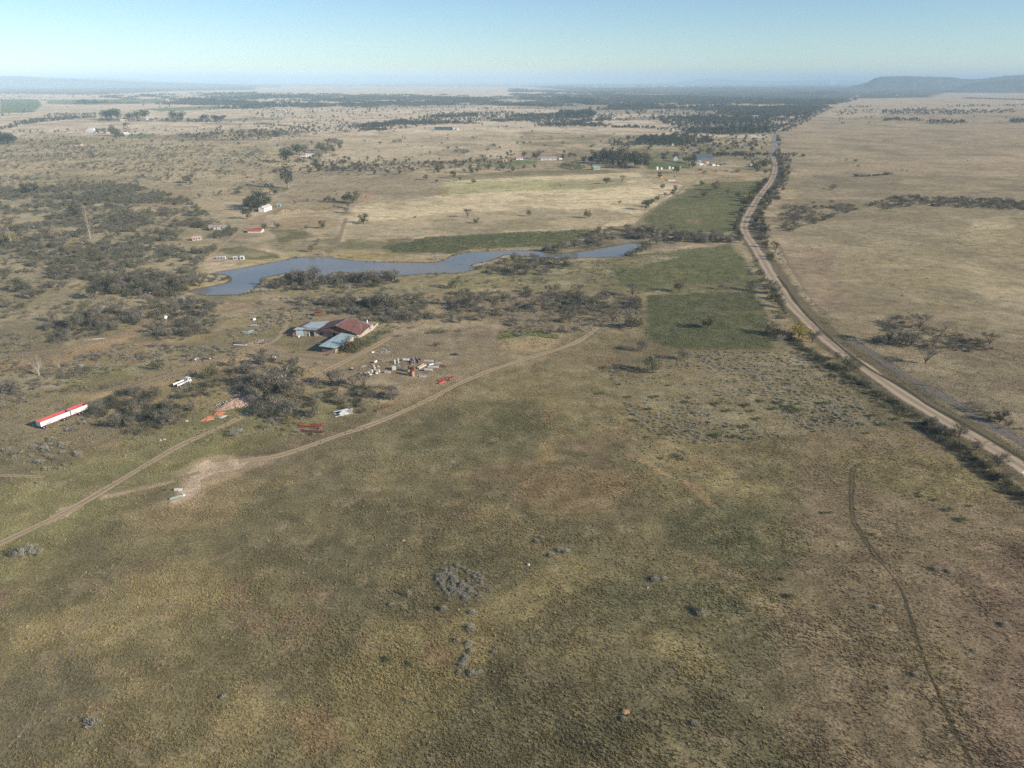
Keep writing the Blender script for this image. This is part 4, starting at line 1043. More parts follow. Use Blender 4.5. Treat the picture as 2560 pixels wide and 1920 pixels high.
many('dark_bush', 'fore', [(1700, 1148, 12), (1690, 1142, 9), (1655, 1148, 7), (1465, 1142, 6), (1885, 1211, 4), (1230, 1110, 5)])
many('dark_bush', 'plain', [(1182, 347, 8), (1233, 367, 11), (1156, 383, 14), (1140, 380, 10), (1169, 382, 9), (1207, 395, 13), (1215, 398, 8), (1219, 377, 8), (986, 357, 9), (999, 355, 9), (912, 355, 7), (984, 329, 5), (1534, 336, 6), (1305, 345, 6), (1325, 358, 7), (1356, 348, 6), (1378, 345, 6), (1407, 358, 7), (1458, 344, 8), (1525, 354, 8), (1484, 366, 9), (1362, 366, 7)])
many('dark_tree', 'strip', [(1133, 446, 18), (1178, 432, 15), (1192, 432, 11), (1160, 431, 9), (1222, 424, 13), (1258, 425, 12), (1150, 452, 8), (1065, 450, 13), (1092, 457, 9), (937, 437, 12), (900, 432, 12), (890, 428, 20), (1000, 437, 11), (1032, 430, 12), (1095, 432, 12), (799, 430, 20), (835, 426, 16), (775, 434, 14), (790, 420, 22), (1282, 428, 12), (1310, 423, 10), (1336, 420, 10)])
many('gum', 'leftfarm', [(285, 340, 27), (293, 341, 22)], 1.3); put('conifer', 317, 334, 26, zone='leftfarm', w=1.3, label='dark pointed conifer at the upper left farm'); many('dark_tree', 'leftfarm', [(245, 334, 13), (260, 335, 13), (146, 331, 7), (138, 331, 6), (170, 328, 7), (300, 344, 13), (308, 345, 12), (290, 345, 10), (312, 316, 8)])
many('pine', 'leftfarm', [(14, 361, 28), (4, 361, 22), (35, 358, 19), (24, 360, 24)], 1.3)
many('pine', 'longgrove', [(265, 299, 24), (280, 299, 27), (294, 300, 26), (434, 303, 23), (454, 302, 22), (515, 304, 17), (537, 303, 17), (325, 301, 20), (343, 301, 20), (363, 298, 26), (506, 304, 14), (544, 303, 14)], 1.2)
line([(250, 302), (330, 303), (400, 303), (470, 304), (500, 306)], 9, 12, [('bare_tree', 3, 8, 12), ('dark_tree', 2, 8, 12)], 'longgrove', 5)
line([(500, 305), (548, 304)], 9, 8, [('dark_tree', 2, 8, 12), ('bare_tree', 2, 8, 12)], 'longgrove', 53)
line([(110, 292), (160, 293), (225, 294)], 12, 12, [('bare_tree', 1, 5, 9)], 'longgrove', 54)
line([(40, 309), (70, 304), (105, 300)], 12, 12, [('dark_tree', 1, 5, 8)], 'longgrove', 55)
# --- brush and thickets
BR = [('brown_bush', 4, 1.6, 4.0), ('brush', 4, 1.4, 3.6), ('grey_bush', 2.5, .8, 1.8), ('dark_bush', 1.5, 1.5, 3.5), ('bare_tree', .7, 3.5, 5.5), ('green_bush', 1.2, .6, 1.6), ('olive_tree', .3, 3.5, 5)]
BRG = [('brown_bush', 4, 1.5, 3.2), ('grey_bush', 4, .9, 2.0), ('brush', 2, 1.2, 2.8), ('bare_tree', .5, 3.5, 5)]
scatter([(-260,455),(80,470),(330,462),(470,500),(560,560),(600,575),(520,640),(480,690),(470,730),(380,740),(200,700),(-260,700)], 4600, BR, 'leftbush', 1, 24)
scatter([(-260,380),(420,360),(640,370),(720,420),(680,470),(560,500),(380,470),(100,470),(-260,455)], 1900, BR, 'upperbush', 2, 60)
scatter([(-260,700),(200,700),(330,720),(330,770),(160,790),(-260,840)], 170, BR, 'leftbush', 3, 22)
scatter([(230,690),(440,690),(470,735),(420,745),(260,740)], 190, [('brown_bush', 3, 2.5, 5), ('dark_bush', 2, 2, 4), ('bare_tree', 2, 4.5, 6.5)], 'damwest', 4)
scatter([(650,715),(720,692),(960,690),(1000,706),(960,718),(700,730)], 150, [('brown_bush', 4, 2, 4.2), ('dark_bush', 2, 2, 4), ('grey_bush', 2, 1.2, 2), ('bare_tree', 2, 4, 6)], 'dambank', 5)
scatter([(620,726),(1000,722),(1100,724),(1000,732),(640,740)], 60, [('grey_bush', 3, 1, 2), ('brown_bush', 1, 1.5, 2.6)], 'dambank', 51)
scatter([(1190,672),(1290,640),(1400,648),(1440,664),(1360,690),(1230,690)], 110, [('brown_bush', 3, 1.5, 3.4), ('dark_bush', 2, 1.5, 3), ('grey_bush', 2, 1, 2), ('bare_tree', 1, 4, 6)], 'dameast', 6)
scatter([(1340,632),(1480,580),(1620,565),(1660,596),(1600,600),(1440,628)], 150, [('brown_bush', 4, 2, 4.5), ('grey_bush', 2, 1.2, 2.2), ('dark_bush', 2, 2, 4), ('bare_tree', 1, 4.5, 6.5)], 'damhead', 7, 20)
scatter([(1600,598),(1660,576),(1760,590),(1880,585),(1890,606),(1760,608),(1650,600)], 90, [('brown_bush', 3, 2, 4.5), ('dark_bush', 3, 2, 4), ('bare_tree', 1, 4.5, 6.5)], 'damhead', 8)
scatter([(900,745),(1080,735),(1330,728),(1530,735),(1600,742),(1610,790),(1490,800),(1300,780),(1190,805),(1060,800),(1000,812),(860,780)], 460, BRG, 'shedback', 9, 14)
scatter([(1190,740),(1600,745),(1600,830),(1440,830),(1290,840),(1250,800)], 330, [('grey_bush', 5, .7, 1.5), ('brown_bush', 2, 1, 2.2)], 'shedback', 10, 12)
scatter([(740,745),(900,742),(1050,745),(1080,762),(1000,812),(900,800),(780,790),(740,775)], 180, BRG, 'shedback', 11, 10)
scatter([(640,770),(740,775),(740,800),(700,830),(640,830)], 40, [('grey_bush', 4, .8, 1.6), ('green_bush', 1, 1, 1.6)], 'shedback', 12)
scatter([(110,815),(170,790),(260,775),(350,785),(355,810),(290,828),(200,850),(120,862)], 120, [('brown_bush', 3, 1.8, 4), ('dark_bush', 3, 1.5, 3.2), ('bare_tree', 1, 4, 6), ('green_bush', 2, .8, 1.6)], 'leftclump', 13)
scatter([(-200,840),(60,830),(110,850),(60,885),(-200,900)], 50, [('brown_bush', 3, 1.5, 3), ('grey_bush', 2, .8, 1.5), ('green_bush', 1, .8, 1.5)], 'leftclump', 131, 9)
scatter([(340,770),(400,745),(470,750),(560,760),(545,810),(510,850),(420,855),(350,840),(395,810)], 150, [('brown_bush', 3, 1.8, 3.6), ('dark_bush', 3, 1.5, 3.4), ('grey_bush', 2, .9, 1.6), ('bare_tree', 1, 4, 5.5)], 'midclump', 14)
scatter([(560,790),(640,780),(700,800),(700,840),(640,870),(570,860)], 45, [('grey_bush', 4, .7, 1.5), ('brown_bush', 1, 1, 1.8)], 'midclump', 15, 7)
scatter([(150,905),(300,860),(440,865),(600,870),(600,890),(440,905),(300,910),(170,930)], 170, [('grey_bush', 5, .6, 1.3), ('brown_bush', 2, 1, 2)], 'leftscrub', 16, 9)
scatter([(0,900),(120,920),(330,915),(400,935),(280,975),(120,985),(-60,1060),(-120,960)], 170, [('brown_bush', 4, .9, 2), ('grey_bush', 2, .7, 1.4), ('green_bush', 1, .6, 1.2)], 'leftscrub', 17, 12)
scatter([(225,1020),(300,985),(400,985),(490,1000),(480,1050),(420,1080),(330,1090),(250,1060)], 85, [('dark_bush', 4, 2, 4.2), ('brown_bush', 3, 2, 4), ('bare_tree', 1, 4, 5.5), ('green_bush', 1, 1, 2)], 'trailer', 18)
scatter([(470,960),(560,950),(600,980),(560,985),(490,1000)], 24, [('dark_bush', 3, 1.5, 3), ('green_bush', 2, 1, 2.2), ('brown_bush', 2, 1.5, 3)], 'rubble', 19)
scatter([(580,915),(650,890),(740,905),(760,960),(790,1000),(800,1050),(740,1065),(640,1055),(625,1000),(590,960)], 120, [('dark_bush', 4, 1.6, 3.6), ('brown_bush', 4, 1.6, 4), ('grey_bush', 2, 1, 1.8), ('bare_tree', 1.5, 4, 6)], 'rubble', 20)
scatter([(790,960),(860,955),(930,965),(1000,975),(1000,1000),(940,1000),(900,1040),(820,1020)], 60, [('dark_bush', 4, 1.4, 3), ('brown_bush', 3, 1.4, 3), ('bare_tree', 1, 3.5, 5), ('green_bush', 1, .8, 1.4)], 'yard', 21)
scatter([(10,1130),(60,1105),(120,1095),(190,1110),(205,1145),(160,1175),(90,1180),(50,1150)], 42, [('grey_bush', 6, .9, 2), ('green_bush', 1, .6, 1), ('brown_bush', 1, 1, 2)], 'greyclump', 22)
scatter([(130,1020),(180,1030),(230,1060),(215,1085),(150,1075)], 14, [('grey_bush', 2, 1, 1.8), ('brown_bush', 2, 1, 2)], 'trailer', 23)
scatter([(0,1100),(60,1070),(130,1105),(30,1150)], 10, [('grey_bush', 1, .5, 1)], 'greyclump', 24)
scatter([(640,1040),(780,1065),(820,1075),(800,1092),(700,1090),(640,1075)], 22, [('grey_bush', 4, .8, 1.5), ('green_bush', 2, .8, 1.4)], 'rubble', 25)
scatter([(1075,1440),(1110,1408),(1175,1418),(1215,1440),(1210,1490),(1170,1510),(1120,1490)], 90, [('grey_tuft', 4, .4, .8), ('grey_bush', 6, .5, 1.0)], 'foreclump', 26)
scatter([(1085,1448),(1110,1430),(1150,1450),(1178,1475),(1170,1502),(1130,1490)], 70, [('grey_bush', 1, .6, 1.1)], 'foreclump', 261)
scatter([(1130,1420),(1190,1425),(1215,1450),(1200,1500),(1170,1520),(1120,1500),(1080,1460)], 45, [('grey_tuft', 1, .4, .8)], 'foreclump', 262)
scatter([(1520,900),(1680,880),(1960,880),(2080,930),(2200,1060),(1960,1090),(1720,1120),(1600,1080),(1540,980)], 950, [('grey_tuft', 6, .45, 1.1), ('green_tuft', 2, .5, 1.1), ('grey_bush', 3, .5, 1.2)], 'karoo', 27, 22)
scatter([(1420,1040),(1720,1050),(1900,1200),(1600,1200)], 150, [('grey_tuft', 3, .3, .6), ('green_tuft', 1, .3, .6)], 'karoo', 28, 14)
scatter([(1235,845),(1250,828),(1330,822),(1400,838),(1395,848),(1320,840),(1260,850)], 60, [('green_bush', 1, .5, 1.1)], 'mound', 29)
scatter([(1235,830),(1330,822),(1400,835),(1400,860),(1330,875),(1250,870)], 25, [('green_bush', 1, .4, .8)], 'mound', 30)
scatter([(2190,800),(2260,790),(2340,830),(2420,850),(2480,862),(2400,875),(2240,868)], 90, [('brown_bush', 1, .9, 2.2), ('grey_bush', .4, .7, 1.3)], 'pan', 31)
scatter([(1945,540),(1960,515),(2080,505),(2160,520),(2080,545),(2010,570),(1960,585)], 260, [('brown_bush', 3, 1.8, 4), ('dark_bush', 2, 1.5, 3.5), ('grey_bush', 2, 1, 1.8)], 'stream', 32, 20)
scatter([(2160,515),(2240,490),(2310,490),(2330,510),(2220,525)], 110, [('brown_bush', 3, 2, 4), ('dark_bush', 2, 2, 3.6)], 'stream', 33)
line([(2310,505),(2400,512),(2640,528)], 4.5, 5, [('dark_bush', 2, 2, 3.6)], 'stream', 341)
line([(2310,500),(2380,505),(2460,510),(2540,515),(2640,520)], 4.5, 5, [('dark_bush', 2, 2, 3.6), ('brown_bush', 2, 2, 4)], 'stream', 34)
scatter([(1960,560),(2560,540),(2640,800),(2300,780),(2080,700)], 130, [('green_tuft', 1, .5, 1.0), ('grey_tuft', 1, .4, .9)], 'stream', 35)
scatter([(1730,463),(1800,455),(1916,450),(1888,483),(1856,535),(1851,576),(1824,582),(1714,579),(1642,573),(1595,547),(1656,506)], 2600, [('weed', 1, .25, .6)], 'green', 90)
scatter([(1059,593),(1280,581),(1482,572),(1440,600),(1380,618),(1280,618),(1132,636),(981,630),(950,619)], 2600, [('weed', 1, .3, .8)], 'green', 91)
scatter([(1500,650),(1685,625),(1830,609),(1856,637),(1876,671),(1887,702),(1801,730),(1656,735),(1450,700)], 2200, [('weed', 1, .25, .6)], 'green', 92)
scatter([(1613,738),(1888,727),(1925,792),(1930,872),(1685,874),(1613,848)], 1500, [('weed', 2, .25, .55), ('grey_tuft', 1, .3, .6)], 'dark', 93)
scatter([(2000,440),(3000,440),(3000,1300),(2600,1150),(2420,1030),(2200,900),(2040,760),(1960,650),(1960,560)], 2600, [('grey_tuft', 3, .3, .7), ('weed', 2, .25, .6)], 'rightfar', 95, 60)
scatter([(2160,860),(2250,800),(2420,840),(2520,870),(2400,885)], 140, [('brown_bush', 1, .8, 1.8), ('dark_bush', .5, .8, 1.6)], 'pan', 96, 16)
line([(x + 0, y - 1.0) for x, y in DAM[8:24]], 2.2, 2.0, [('grey_bush', 2, .4, 1.1), ('weed', 3, .3, .8), ('brush', 1, .6, 1.3)], 'quarry', 97)
line([(x, y + 1.5) for x, y in DAM[30:]], 1.8, 2.0, [('grey_bush', 2, .4, 1.2), ('weed', 3, .3, .9), ('brush', 2, .6, 1.6)], 'dambank', 98)
scatter([(640,745),(1600,740),(1610,830),(1290,870),(1000,850),(900,800)], 700, [('grey_tuft', 3, .3, .7), ('weed', 1, .3, .6)], 'shedback', 99, 18)
scatter([(0,880),(640,850),(820,930),(980,1010),(640,1090),(300,1160),(0,1250)], 900, [('grey_tuft', 3, .3, .7), ('weed', 2, .3, .6)], 'leftscrub', 100, 20)
scatter([(870,515),(1560,435),(1740,440),(1590,560),(1280,582),(860,600)], 900, [('weed', 1, .3, .7), ('grey_tuft', 1, .3, .7)], 'field', 101, 35)
scatter([(-100,330),(860,300),(1900,330),(1700,420),(700,430),(-100,440)], 900, [('dark_bush', 1, .8, 1.8), ('brush', 2, .8, 1.6)], 'plain', 102, 120)
scatter([(1000,690),(1290,660),(1560,650),(1600,735),(1330,725),(1000,735)], 260, [('brush', 3, .6, 1.6), ('grey_bush', 3, .6, 1.4), ('green_bush', 1, .6, 1.2), ('brown_bush', 1, 1, 2.4)], 'dameast', 161, 18)
scatter([(640,745),(900,740),(1060,760),(1000,830),(800,800),(640,830)], 130, [('grey_bush', 3, .7, 1.5), ('brush', 2, .8, 1.8), ('green_bush', 2, .7, 1.5)], 'shedback', 162, 12)
# hedges along the road
HL = [('dark_bush', 4, 1.8, 3.6), ('brush', 3, 1.5, 3), ('bare_tree', 1, 3.5, 5.5), ('green_bush', .6, 1, 1.6)]
line([(1912,455),(1893,478),(1880,500),(1868,515)], 4, 3, [('dark_tree', 3, 4, 6.5), ('dark_bush', 2, 2.5, 4.5)], 'roadleft', 40)
line([(1866,520),(1854,545),(1846,570),(1840,590)], 4, 4, [('dark_tree', 2, 4, 6), ('dark_bush', 3, 2, 4)], 'roadleft', 41)
line([(1890,640),(1905,690),(1925,730),(1945,770),(1955,800)], 3.2, 2.5, HL, 'roadleft', 42)
line([(1960,835),(1990,862),(2030,885),(2075,910),(2120,935),(2165,960)], 2.4, 2.2, HL, 'roadleft', 43)
line([(2165,960),(2230,1000),(2290,1035),(2340,1062)], 2.4, 2.0, [('dark_bush', 4, 1.2, 2.4), ('brush', 3, 1.2, 2.4), ('grey_bush', 2, 1, 1.8)], 'roadleft', 44)
line([(1985,880),(2060,925),(2150,978),(2250,1036),(2330,1085)], 1.6, 1.4, [('dark_bush', 3, 1.0, 2.0), ('brush', 3, 1.0, 1.8), ('grey_bush', 1, .8, 1.4)], 'roadleft', 443)
line([(2300,1068),(2380,1122),(2450,1180),(2540,1245),(2690,1335)], 1.1, 1.0, [('dark_bush', 4, 1.2, 2.0), ('brush', 2, 1, 2)], 'roadleft', 444)
line([(1955,830),(2030,890),(2120,942),(2230,1008),(2330,1068)], 1.5, 1.3, [('dark_bush', 4, 1.2, 2.4), ('brush', 3, 1.2, 2.4)], 'roadleft', 441)
line([(1965,725),(2016,790),(2070,843),(2122,888),(2182,931),(2256,973),(2325,1018),(2380,1046),(2480,1108),(2570,1155)], 1.6, .5, [('brush', 3, .5, 1.0), ('dark_bush', 3, .5, 1.0), ('grey_tuft', 1, .4, .8)], 'roadright', 442)
line([(2320,1062),(2395,1115),(2465,1172),(2555,1236),(2700,1320)], .9, 1.2, [('dark_bush', 5, 1.4, 2.6), ('brush', 3, 1.4, 2.6), ('bare_tree', .4, 3, 4)], 'roadleft', 45)
line([(2340,1050),(2420,1105),(2500,1155)], 3.5, 1.5, [('grey_bush', 1, 1, 2), ('brown_bush', 1, 1, 2.4)], 'roadleft', 46)
RR = [('dark_bush', 3, 2, 4), ('brown_bush', 3, 2, 4), ('dark_tree', 1, 4, 6)]
line([(1945,388),(1952,410),(1955,440),(1942,465),(1925,490),(1908,520),(1896,550),(1892,575)], 3.5, 4, RR, 'roadright', 47)
line([(1968,392),(1970,420),(1960,450),(1938,500)], 5, 4, RR, 'roadright', 48)
line([(1900,572),(1908,600),(1925,625),(1940,650)], 2.6, 6, RR, 'roadright', 49)
line([(1950,640),(1975,690),(2005,730),(2040,765),(2075,810)], 5, 2, [('green_bush', 3, .7, 1.5), ('grey_bush', 2, .7, 1.4), ('dark_bush', 1, 1, 2)], 'roadright', 50)
line([(2110,860),(2190,915),(2290,975),(2380,1030)], 4.5, 1.5, [('green_tuft', 2, .5, 1), ('grey_bush', 2, .5, 1), ('brush', 1, .8, 1.4)], 'oldroad', 51)
scatter([(2390,1010),(2450,1010),(2520,1050),(2560,1075),(2500,1075),(2420,1040)], 22, [('brush', 2, .8, 1.6), ('dark_bush', 1, .8, 1.6)], 'oldroad', 52)
# middle plain
MP = [('dark_bush', 4, 1.6, 3.4), ('dark_tree', 2, 3.5, 6), ('grey_bush', 2, 1, 1.6), ('brown_bush', 2, 1.5, 3)]
scatter([(640,400),(900,395),(1280,395),(1280,430),(1000,440),(740,440),(640,430)], 190, MP, 'strip', 60, 45)
scatter([(860,300),(1940,310),(1940,370),(1640,400),(1280,395),(880,395)], 330, MP, 'plain', 61, 90)
line([(1050,415),(1120,408),(1200,405),(1280,400)], 7, 4, MP, 'strip', 62)
line([(800,418),(900,416),(1000,422),(1100,428)], 9, 6, MP, 'strip', 63)
scatter([(1640,355),(1925,350),(1920,395),(1760,392)], 120, MP, 'farm', 64)
scatter([(1860,395),(1925,395),(1925,440),(1870,425)], 40, [('dark_bush', 3, 2, 3.6), ('dark_tree', 2, 4, 6)], 'farm', 65)
scatter([(690,425),(1100,440),(1110,490),(880,505),(700,500)], 90, [('green_bush', 2, .7, 1.5), ('dark_bush', 2, .8, 2)], 'strip', 66)
scatter([(-100,330),(420,320),(760,330),(760,372),(420,360),(-100,375)], 330, [('dark_bush', 4, 1.5, 3.5), ('brown_bush', 3, 2, 4), ('dark_tree', 1, 4, 6)], 'upperbush', 67, 80)
scatter([(-100,340),(760,335),(840,420),(640,480),(-100,450)], 1500, [('grey_bush', 2, .8, 1.6), ('brush', 3, .8, 2), ('dark_bush', 1, 1, 2)], 'upperbush', 671, 35)
scatter([(420,300),(860,290),(880,330),(760,345),(420,330)], 180, [('dark_bush', 3, 1.6, 3.5), ('dark_tree', 2, 4, 7)], 'upperbush', 68, 120)
scatter([(860,262),(1940,262),(1940,310),(860,300)], 600, [('dark_tree', 3, 4, 8), ('dark_bush', 2, 2, 4)], 'plain', 69, 160)
scatter([(1990,345),(2560,350),(2560,480),(2000,480)], 70, [('green_tuft', 1, .6, 1.2), ('dark_bush', .4, 1, 2)], 'rightfar', 70)
for seg in [[(2209,283),(2280,281),(2350,283),(2412,284)], [(2210,280),(2300,277),(2412,281)], [(2412,282),(2470,279),(2533,279)], [(2209,301),(2250,299),(2299,302)], [(2300,303),(2409,309)], [(2322,308),(2409,306)], [(2122,268),(2172,267)], [(2368,267),(2426,265)], [(2150,296),(2200,296)], [(2080,282),(2120,279)], [(1990,300),(2060,278)]]:
    line(seg, 16, 14, [('dark_tree', 3, 3.5, 6.5), ('dark_bush', 2, 2, 4)], 'rightfar', int(seg[0][0]))
scatter([(2080,268),(2560,262),(2560,315),(2080,310)], 150, [('dark_bush', 3, 2, 4), ('dark_tree', 2, 3.5, 6)], 'rightfar', 71)
line([(1945,330),(1985,308),(2020,289),(2060,270)], 12, 12, [('dark_tree', 3, 5, 9), ('dark_bush', 2, 2, 4)], 'roadfar', 72)
line([(1962,330),(2000,312),(2034,292),(2080,270)], 16, 8, [('dark_tree', 2, 4, 7), ('dark_bush', 2, 2, 4)], 'roadfar', 73)
scatter([(1925,330),(1935,300),(1990,283),(2060,262),(2030,285),(1980,308),(1945,335),(1950,385),(1925,385)], 160, [('dark_tree', 3, 5, 9), ('gum', 1, 9, 14)], 'roadfar', 74)
BT = [('dark_tree', 3, 4, 7.5), ('dark_bush', 1, 2.5, 4)]
for i, (poly, n) in enumerate([([(2205,277),(2300,271),(2420,277),(2420,287),(2300,287),(2205,286)], 330), ([(2205,297),(2290,297),(2305,303),(2210,304)], 80), ([(2320,302),(2412,302),(2412,310),(2325,311)], 70), ([(2415,275),(2535,274),(2535,283),(2420,285)], 90), ([(2520,298),(2600,297),(2600,312),(2530,310)], 70), ([(2120,266),(2180,265),(2180,270),(2120,271)], 40), ([(2365,263),(2560,262),(2560,268),(2370,269)], 70), ([(2100,276),(2180,272),(2180,284),(2090,290)], 40)]):
    scatter(poly, n, BT, 'rightfar', 120 + i)
scatter([(2315,493),(2560,502),(2660,522),(2560,527),(2330,517)], 190, [('dark_bush', 2, 2, 4), ('brown_bush', 2, 2, 4.5)], 'stream', 130)
for i, (poly, n, mix) in enumerate([
  ([(440,336),(640,326),(700,330),(700,350),(560,352),(450,346)], 220, [('dark_bush', 3, 2.5, 5), ('dark_tree', 2, 4, 7), ('bare_tree', 1, 4, 6)]),
  ([(620,326),(860,316),(940,308),(940,328),(760,338),(640,340)], 260, [('dark_bush', 3, 2.5, 5), ('dark_tree', 2, 4, 7)]),
  ([(900,320),(1010,301),(1100,286),(1290,281),(1290,298),(1100,312),(960,328)], 420, [('dark_tree', 3, 5, 9), ('dark_bush', 1, 3, 5)]),
  ([(1280,286),(1400,300),(1480,309),(1500,318),(1380,318),(1290,300)], 300, [('dark_tree', 3, 5, 9), ('dark_bush', 1, 3, 5)]),
  ([(1392,286),(1475,283),(1480,295),(1396,298)], 90, [('pine', 1, 13, 18)]),
  ([(1600,346),(1700,338),(1780,346),(1780,360),(1640,362),(1600,358)], 200, [('dark_tree', 3, 5, 9)]),
  ([(1640,302),(1920,296),(1925,335),(1720,335)], 320, [('dark_tree', 3, 6, 11), ('gum', 2, 10, 15)]),
  ([(1040,415),(1280,386),(1300,395),(1100,418)], 80, MP), ([(700,396),(800,388),(880,396),(840,430),(740,425)], 90, MP), ([(800,402),(1280,406),(1280,424),(820,430)], 170, [('dark_tree', 2, 3, 5), ('bare_tree', 2, 3, 5), ('dark_bush', 2, 1.5, 3)]),
  ([(60,396),(240,376),(260,390),(230,400),(100,410)], 90, BR), ([(115,286),(240,284),(240,297),(120,297)], 110, [('bare_tree', 3, 5, 9), ('dark_tree', 1, 5, 9)]), ([(0,322),(50,309),(110,299),(110,305),(60,313),(0,328)], 70, [('dark_tree', 1, 4, 8)]),
  ([(600,272),(860,268),(1280,268),(1280,282),(1000,296),(640,300)], 300, [('dark_tree', 3, 4, 8), ('dark_bush', 2, 2, 4)]),
  ([(1500,345),(1920,338),(1920,392),(1640,395),(1600,370)], 160, [('dark_tree', 3, 4, 8), ('dark_bush', 2, 2, 4)]),
  ([(640,238),(1000,240),(1280,246),(1280,252),(900,250),(640,246)], 120, [('grove', 1, 8, 12)]), ([(480,256),(640,258),(640,266),(500,264)], 40, [('grove', 1, 8, 12)]), ([(860,256),(1100,250),(1260,254),(1250,264),(1000,266),(870,264)], 70, [('grove', 1, 7, 11)]), ([(1540,262),(1640,262),(1640,274),(1540,276)], 50, [('grove', 1, 8, 12)])]):
    scatter(poly, n, mix, 'plain', 140 + i)
# windbreaks and woods of the far plain
ROWS = [((411,261),(503,261),9),((220,259),(263,258),11),((579,247),(640,247),9),((532,237),(640,236),8),((477,254),(620,263),12),((555,271),(640,272),11),((640,246),(773,244),13),((666,267),(799,267),16),((785,253),(886,254),11),((866,266),(1005,260),13),((889,246),(967,247),9),((973,247),(1060,246),8),((1060,247),(1200,254),10),((1150,255),(1200,246),6),((1036,261),(1091,260),7),((1120,263),(1184,262),5),((1240,262),(1330,264),9),((940,318),(1013,306),13),((1016,310),(1085,309),12),((1088,293),(1190,290),11),((1108,309),(1178,308),9),((1236,303),(1290,302),9),((900,326),(960,324),8),((1280,264),(1390,266),12),((1405,250),(1495,262),12),((1529,274),(1627,271),16),((1636,272),(1844,271),13),((1396,295),(1474,293),18),((1376,313),(1506,313),12),((1648,295),(1844,297),8),((1720,332),(1815,332),19),((1824,329),(1920,329),20),((1595,356),(1700,354),15),((1743,298),(1920,299),14),((1786,388),(1920,388),10),((1595,362),(1720,362),12),((1300,292),(1400,290),12),((1450,305),(1520,300),10),((1560,318),(1640,322),9),((2354,229),(2600,228),3),((2412,246),(2600,252),4),((555,298),(560,292),6),((100,300),(200,296),8),((60,310),(160,300),6),((650,310),(760,320),5),((200,255),(215,256),8),((355,240),(380,242),7),((110,252),(118,252),5)]
for i, (a, b, hp) in enumerate(ROWS):
    h = height_of(a[0], a[1], a[1] - hp)
    d = (at(*a) - at(*b)).length
    gap = max(5, min(h * .5, d / 8))
    srt = [('pine', 1, h * .75, h * 1.05)] if i in (27,) else [('gum', 3, h * .7, h * 1.05), ('dark_tree', 2, h * .5, h * .8)]
    k0 = len(VEG); line([a, b], gap, h * .9, srt, 'rows', 300 + i)
    for v in VEG[k0:]: v['w'] *= 1.5
    if hp >= 8: line([a, b], 75, 30, [('grove', 1, h * .5, h * .75)], 'rows', 400 + i)
WD = [('dark_tree', 3, 6, 11), ('gum', 2, 9, 15)]
GR = [('grove', 1, 8, 13)]
scatter([(1500,262),(1800,262),(1930,275),(1935,320),(1800,318),(1600,300)], 420, WD, 'rows', 80, 160)
scatter([(1280,236),(1480,232),(1900,246),(2120,250),(1980,290),(1880,285),(1700,262),(1500,250),(1300,262)], 300, WD, 'rows', 81, 330)
scatter([(1500,240),(1700,240),(1900,250),(2120,250),(2060,262),(1990,288),(1900,292),(1760,280),(1600,262)], 900, GR, 'rows', 811, 600)
scatter([(1280,222),(1500,232),(1700,245),(1500,262),(1290,262)], 420, GR, 'rows', 812, 420)
scatter([(-100,204),(640,204),(640,226),(420,229),(240,238),(-100,233)], 2600, GR, 'rows', 82, 1100)
scatter([(1280,205),(1500,205),(1900,206),(2140,206),(2640,208),(2640,228),(2360,232),(2330,243),(2130,247),(2050,258),(1900,254),(1700,238),(1500,233),(1400,224)], 6500, GR, 'rows', 83, 700)
scatter([(640,204),(1280,204),(1280,214),(900,218),(640,215)], 2200, GR, 'rows', 84, 1500)
scatter([(180,238),(640,232),(1000,236),(1280,240),(1280,262),(860,285),(300,262)], 150, GR, 'rows', 86, 500)
scatter([(-60,236),(700,236),(1280,240),(1280,262),(700,300),(300,262),(-60,300)], 300, WD, 'rows', 85, 250)
# --- the largest in view become objects, the rest one cover object per sort
LIMIT = {'thorn_tree': 280, 'thorn_bush': 280, 'grey_shrub': 170, 'green_shrub': 120, 'gum_tree': 110}
ORD = ['leftmost', 'second-from-left', 'third-from-left', 'fourth-from-left', 'fifth-from-left', 'sixth-from-left', 'seventh-from-left', 'eighth-from-left', 'ninth-from-left', 'tenth-from-left', 'eleventh-from-left', 'twelfth-from-left', 'thirteenth-from-left', 'fourteenth-from-left', 'fifteenth-from-left', 'sixteenth-from-left', 'seventeenth-from-left', 'eighteenth-from-left', 'nineteenth-from-left', 'twentieth-from-left']
ORD += ['%s-%s' % (t, o) for t in ('twenty', 'thirty', 'forty', 'fifty') for o in [q if q != 'leftmost' else 'first-from-left' for q in ORD[:9]]]

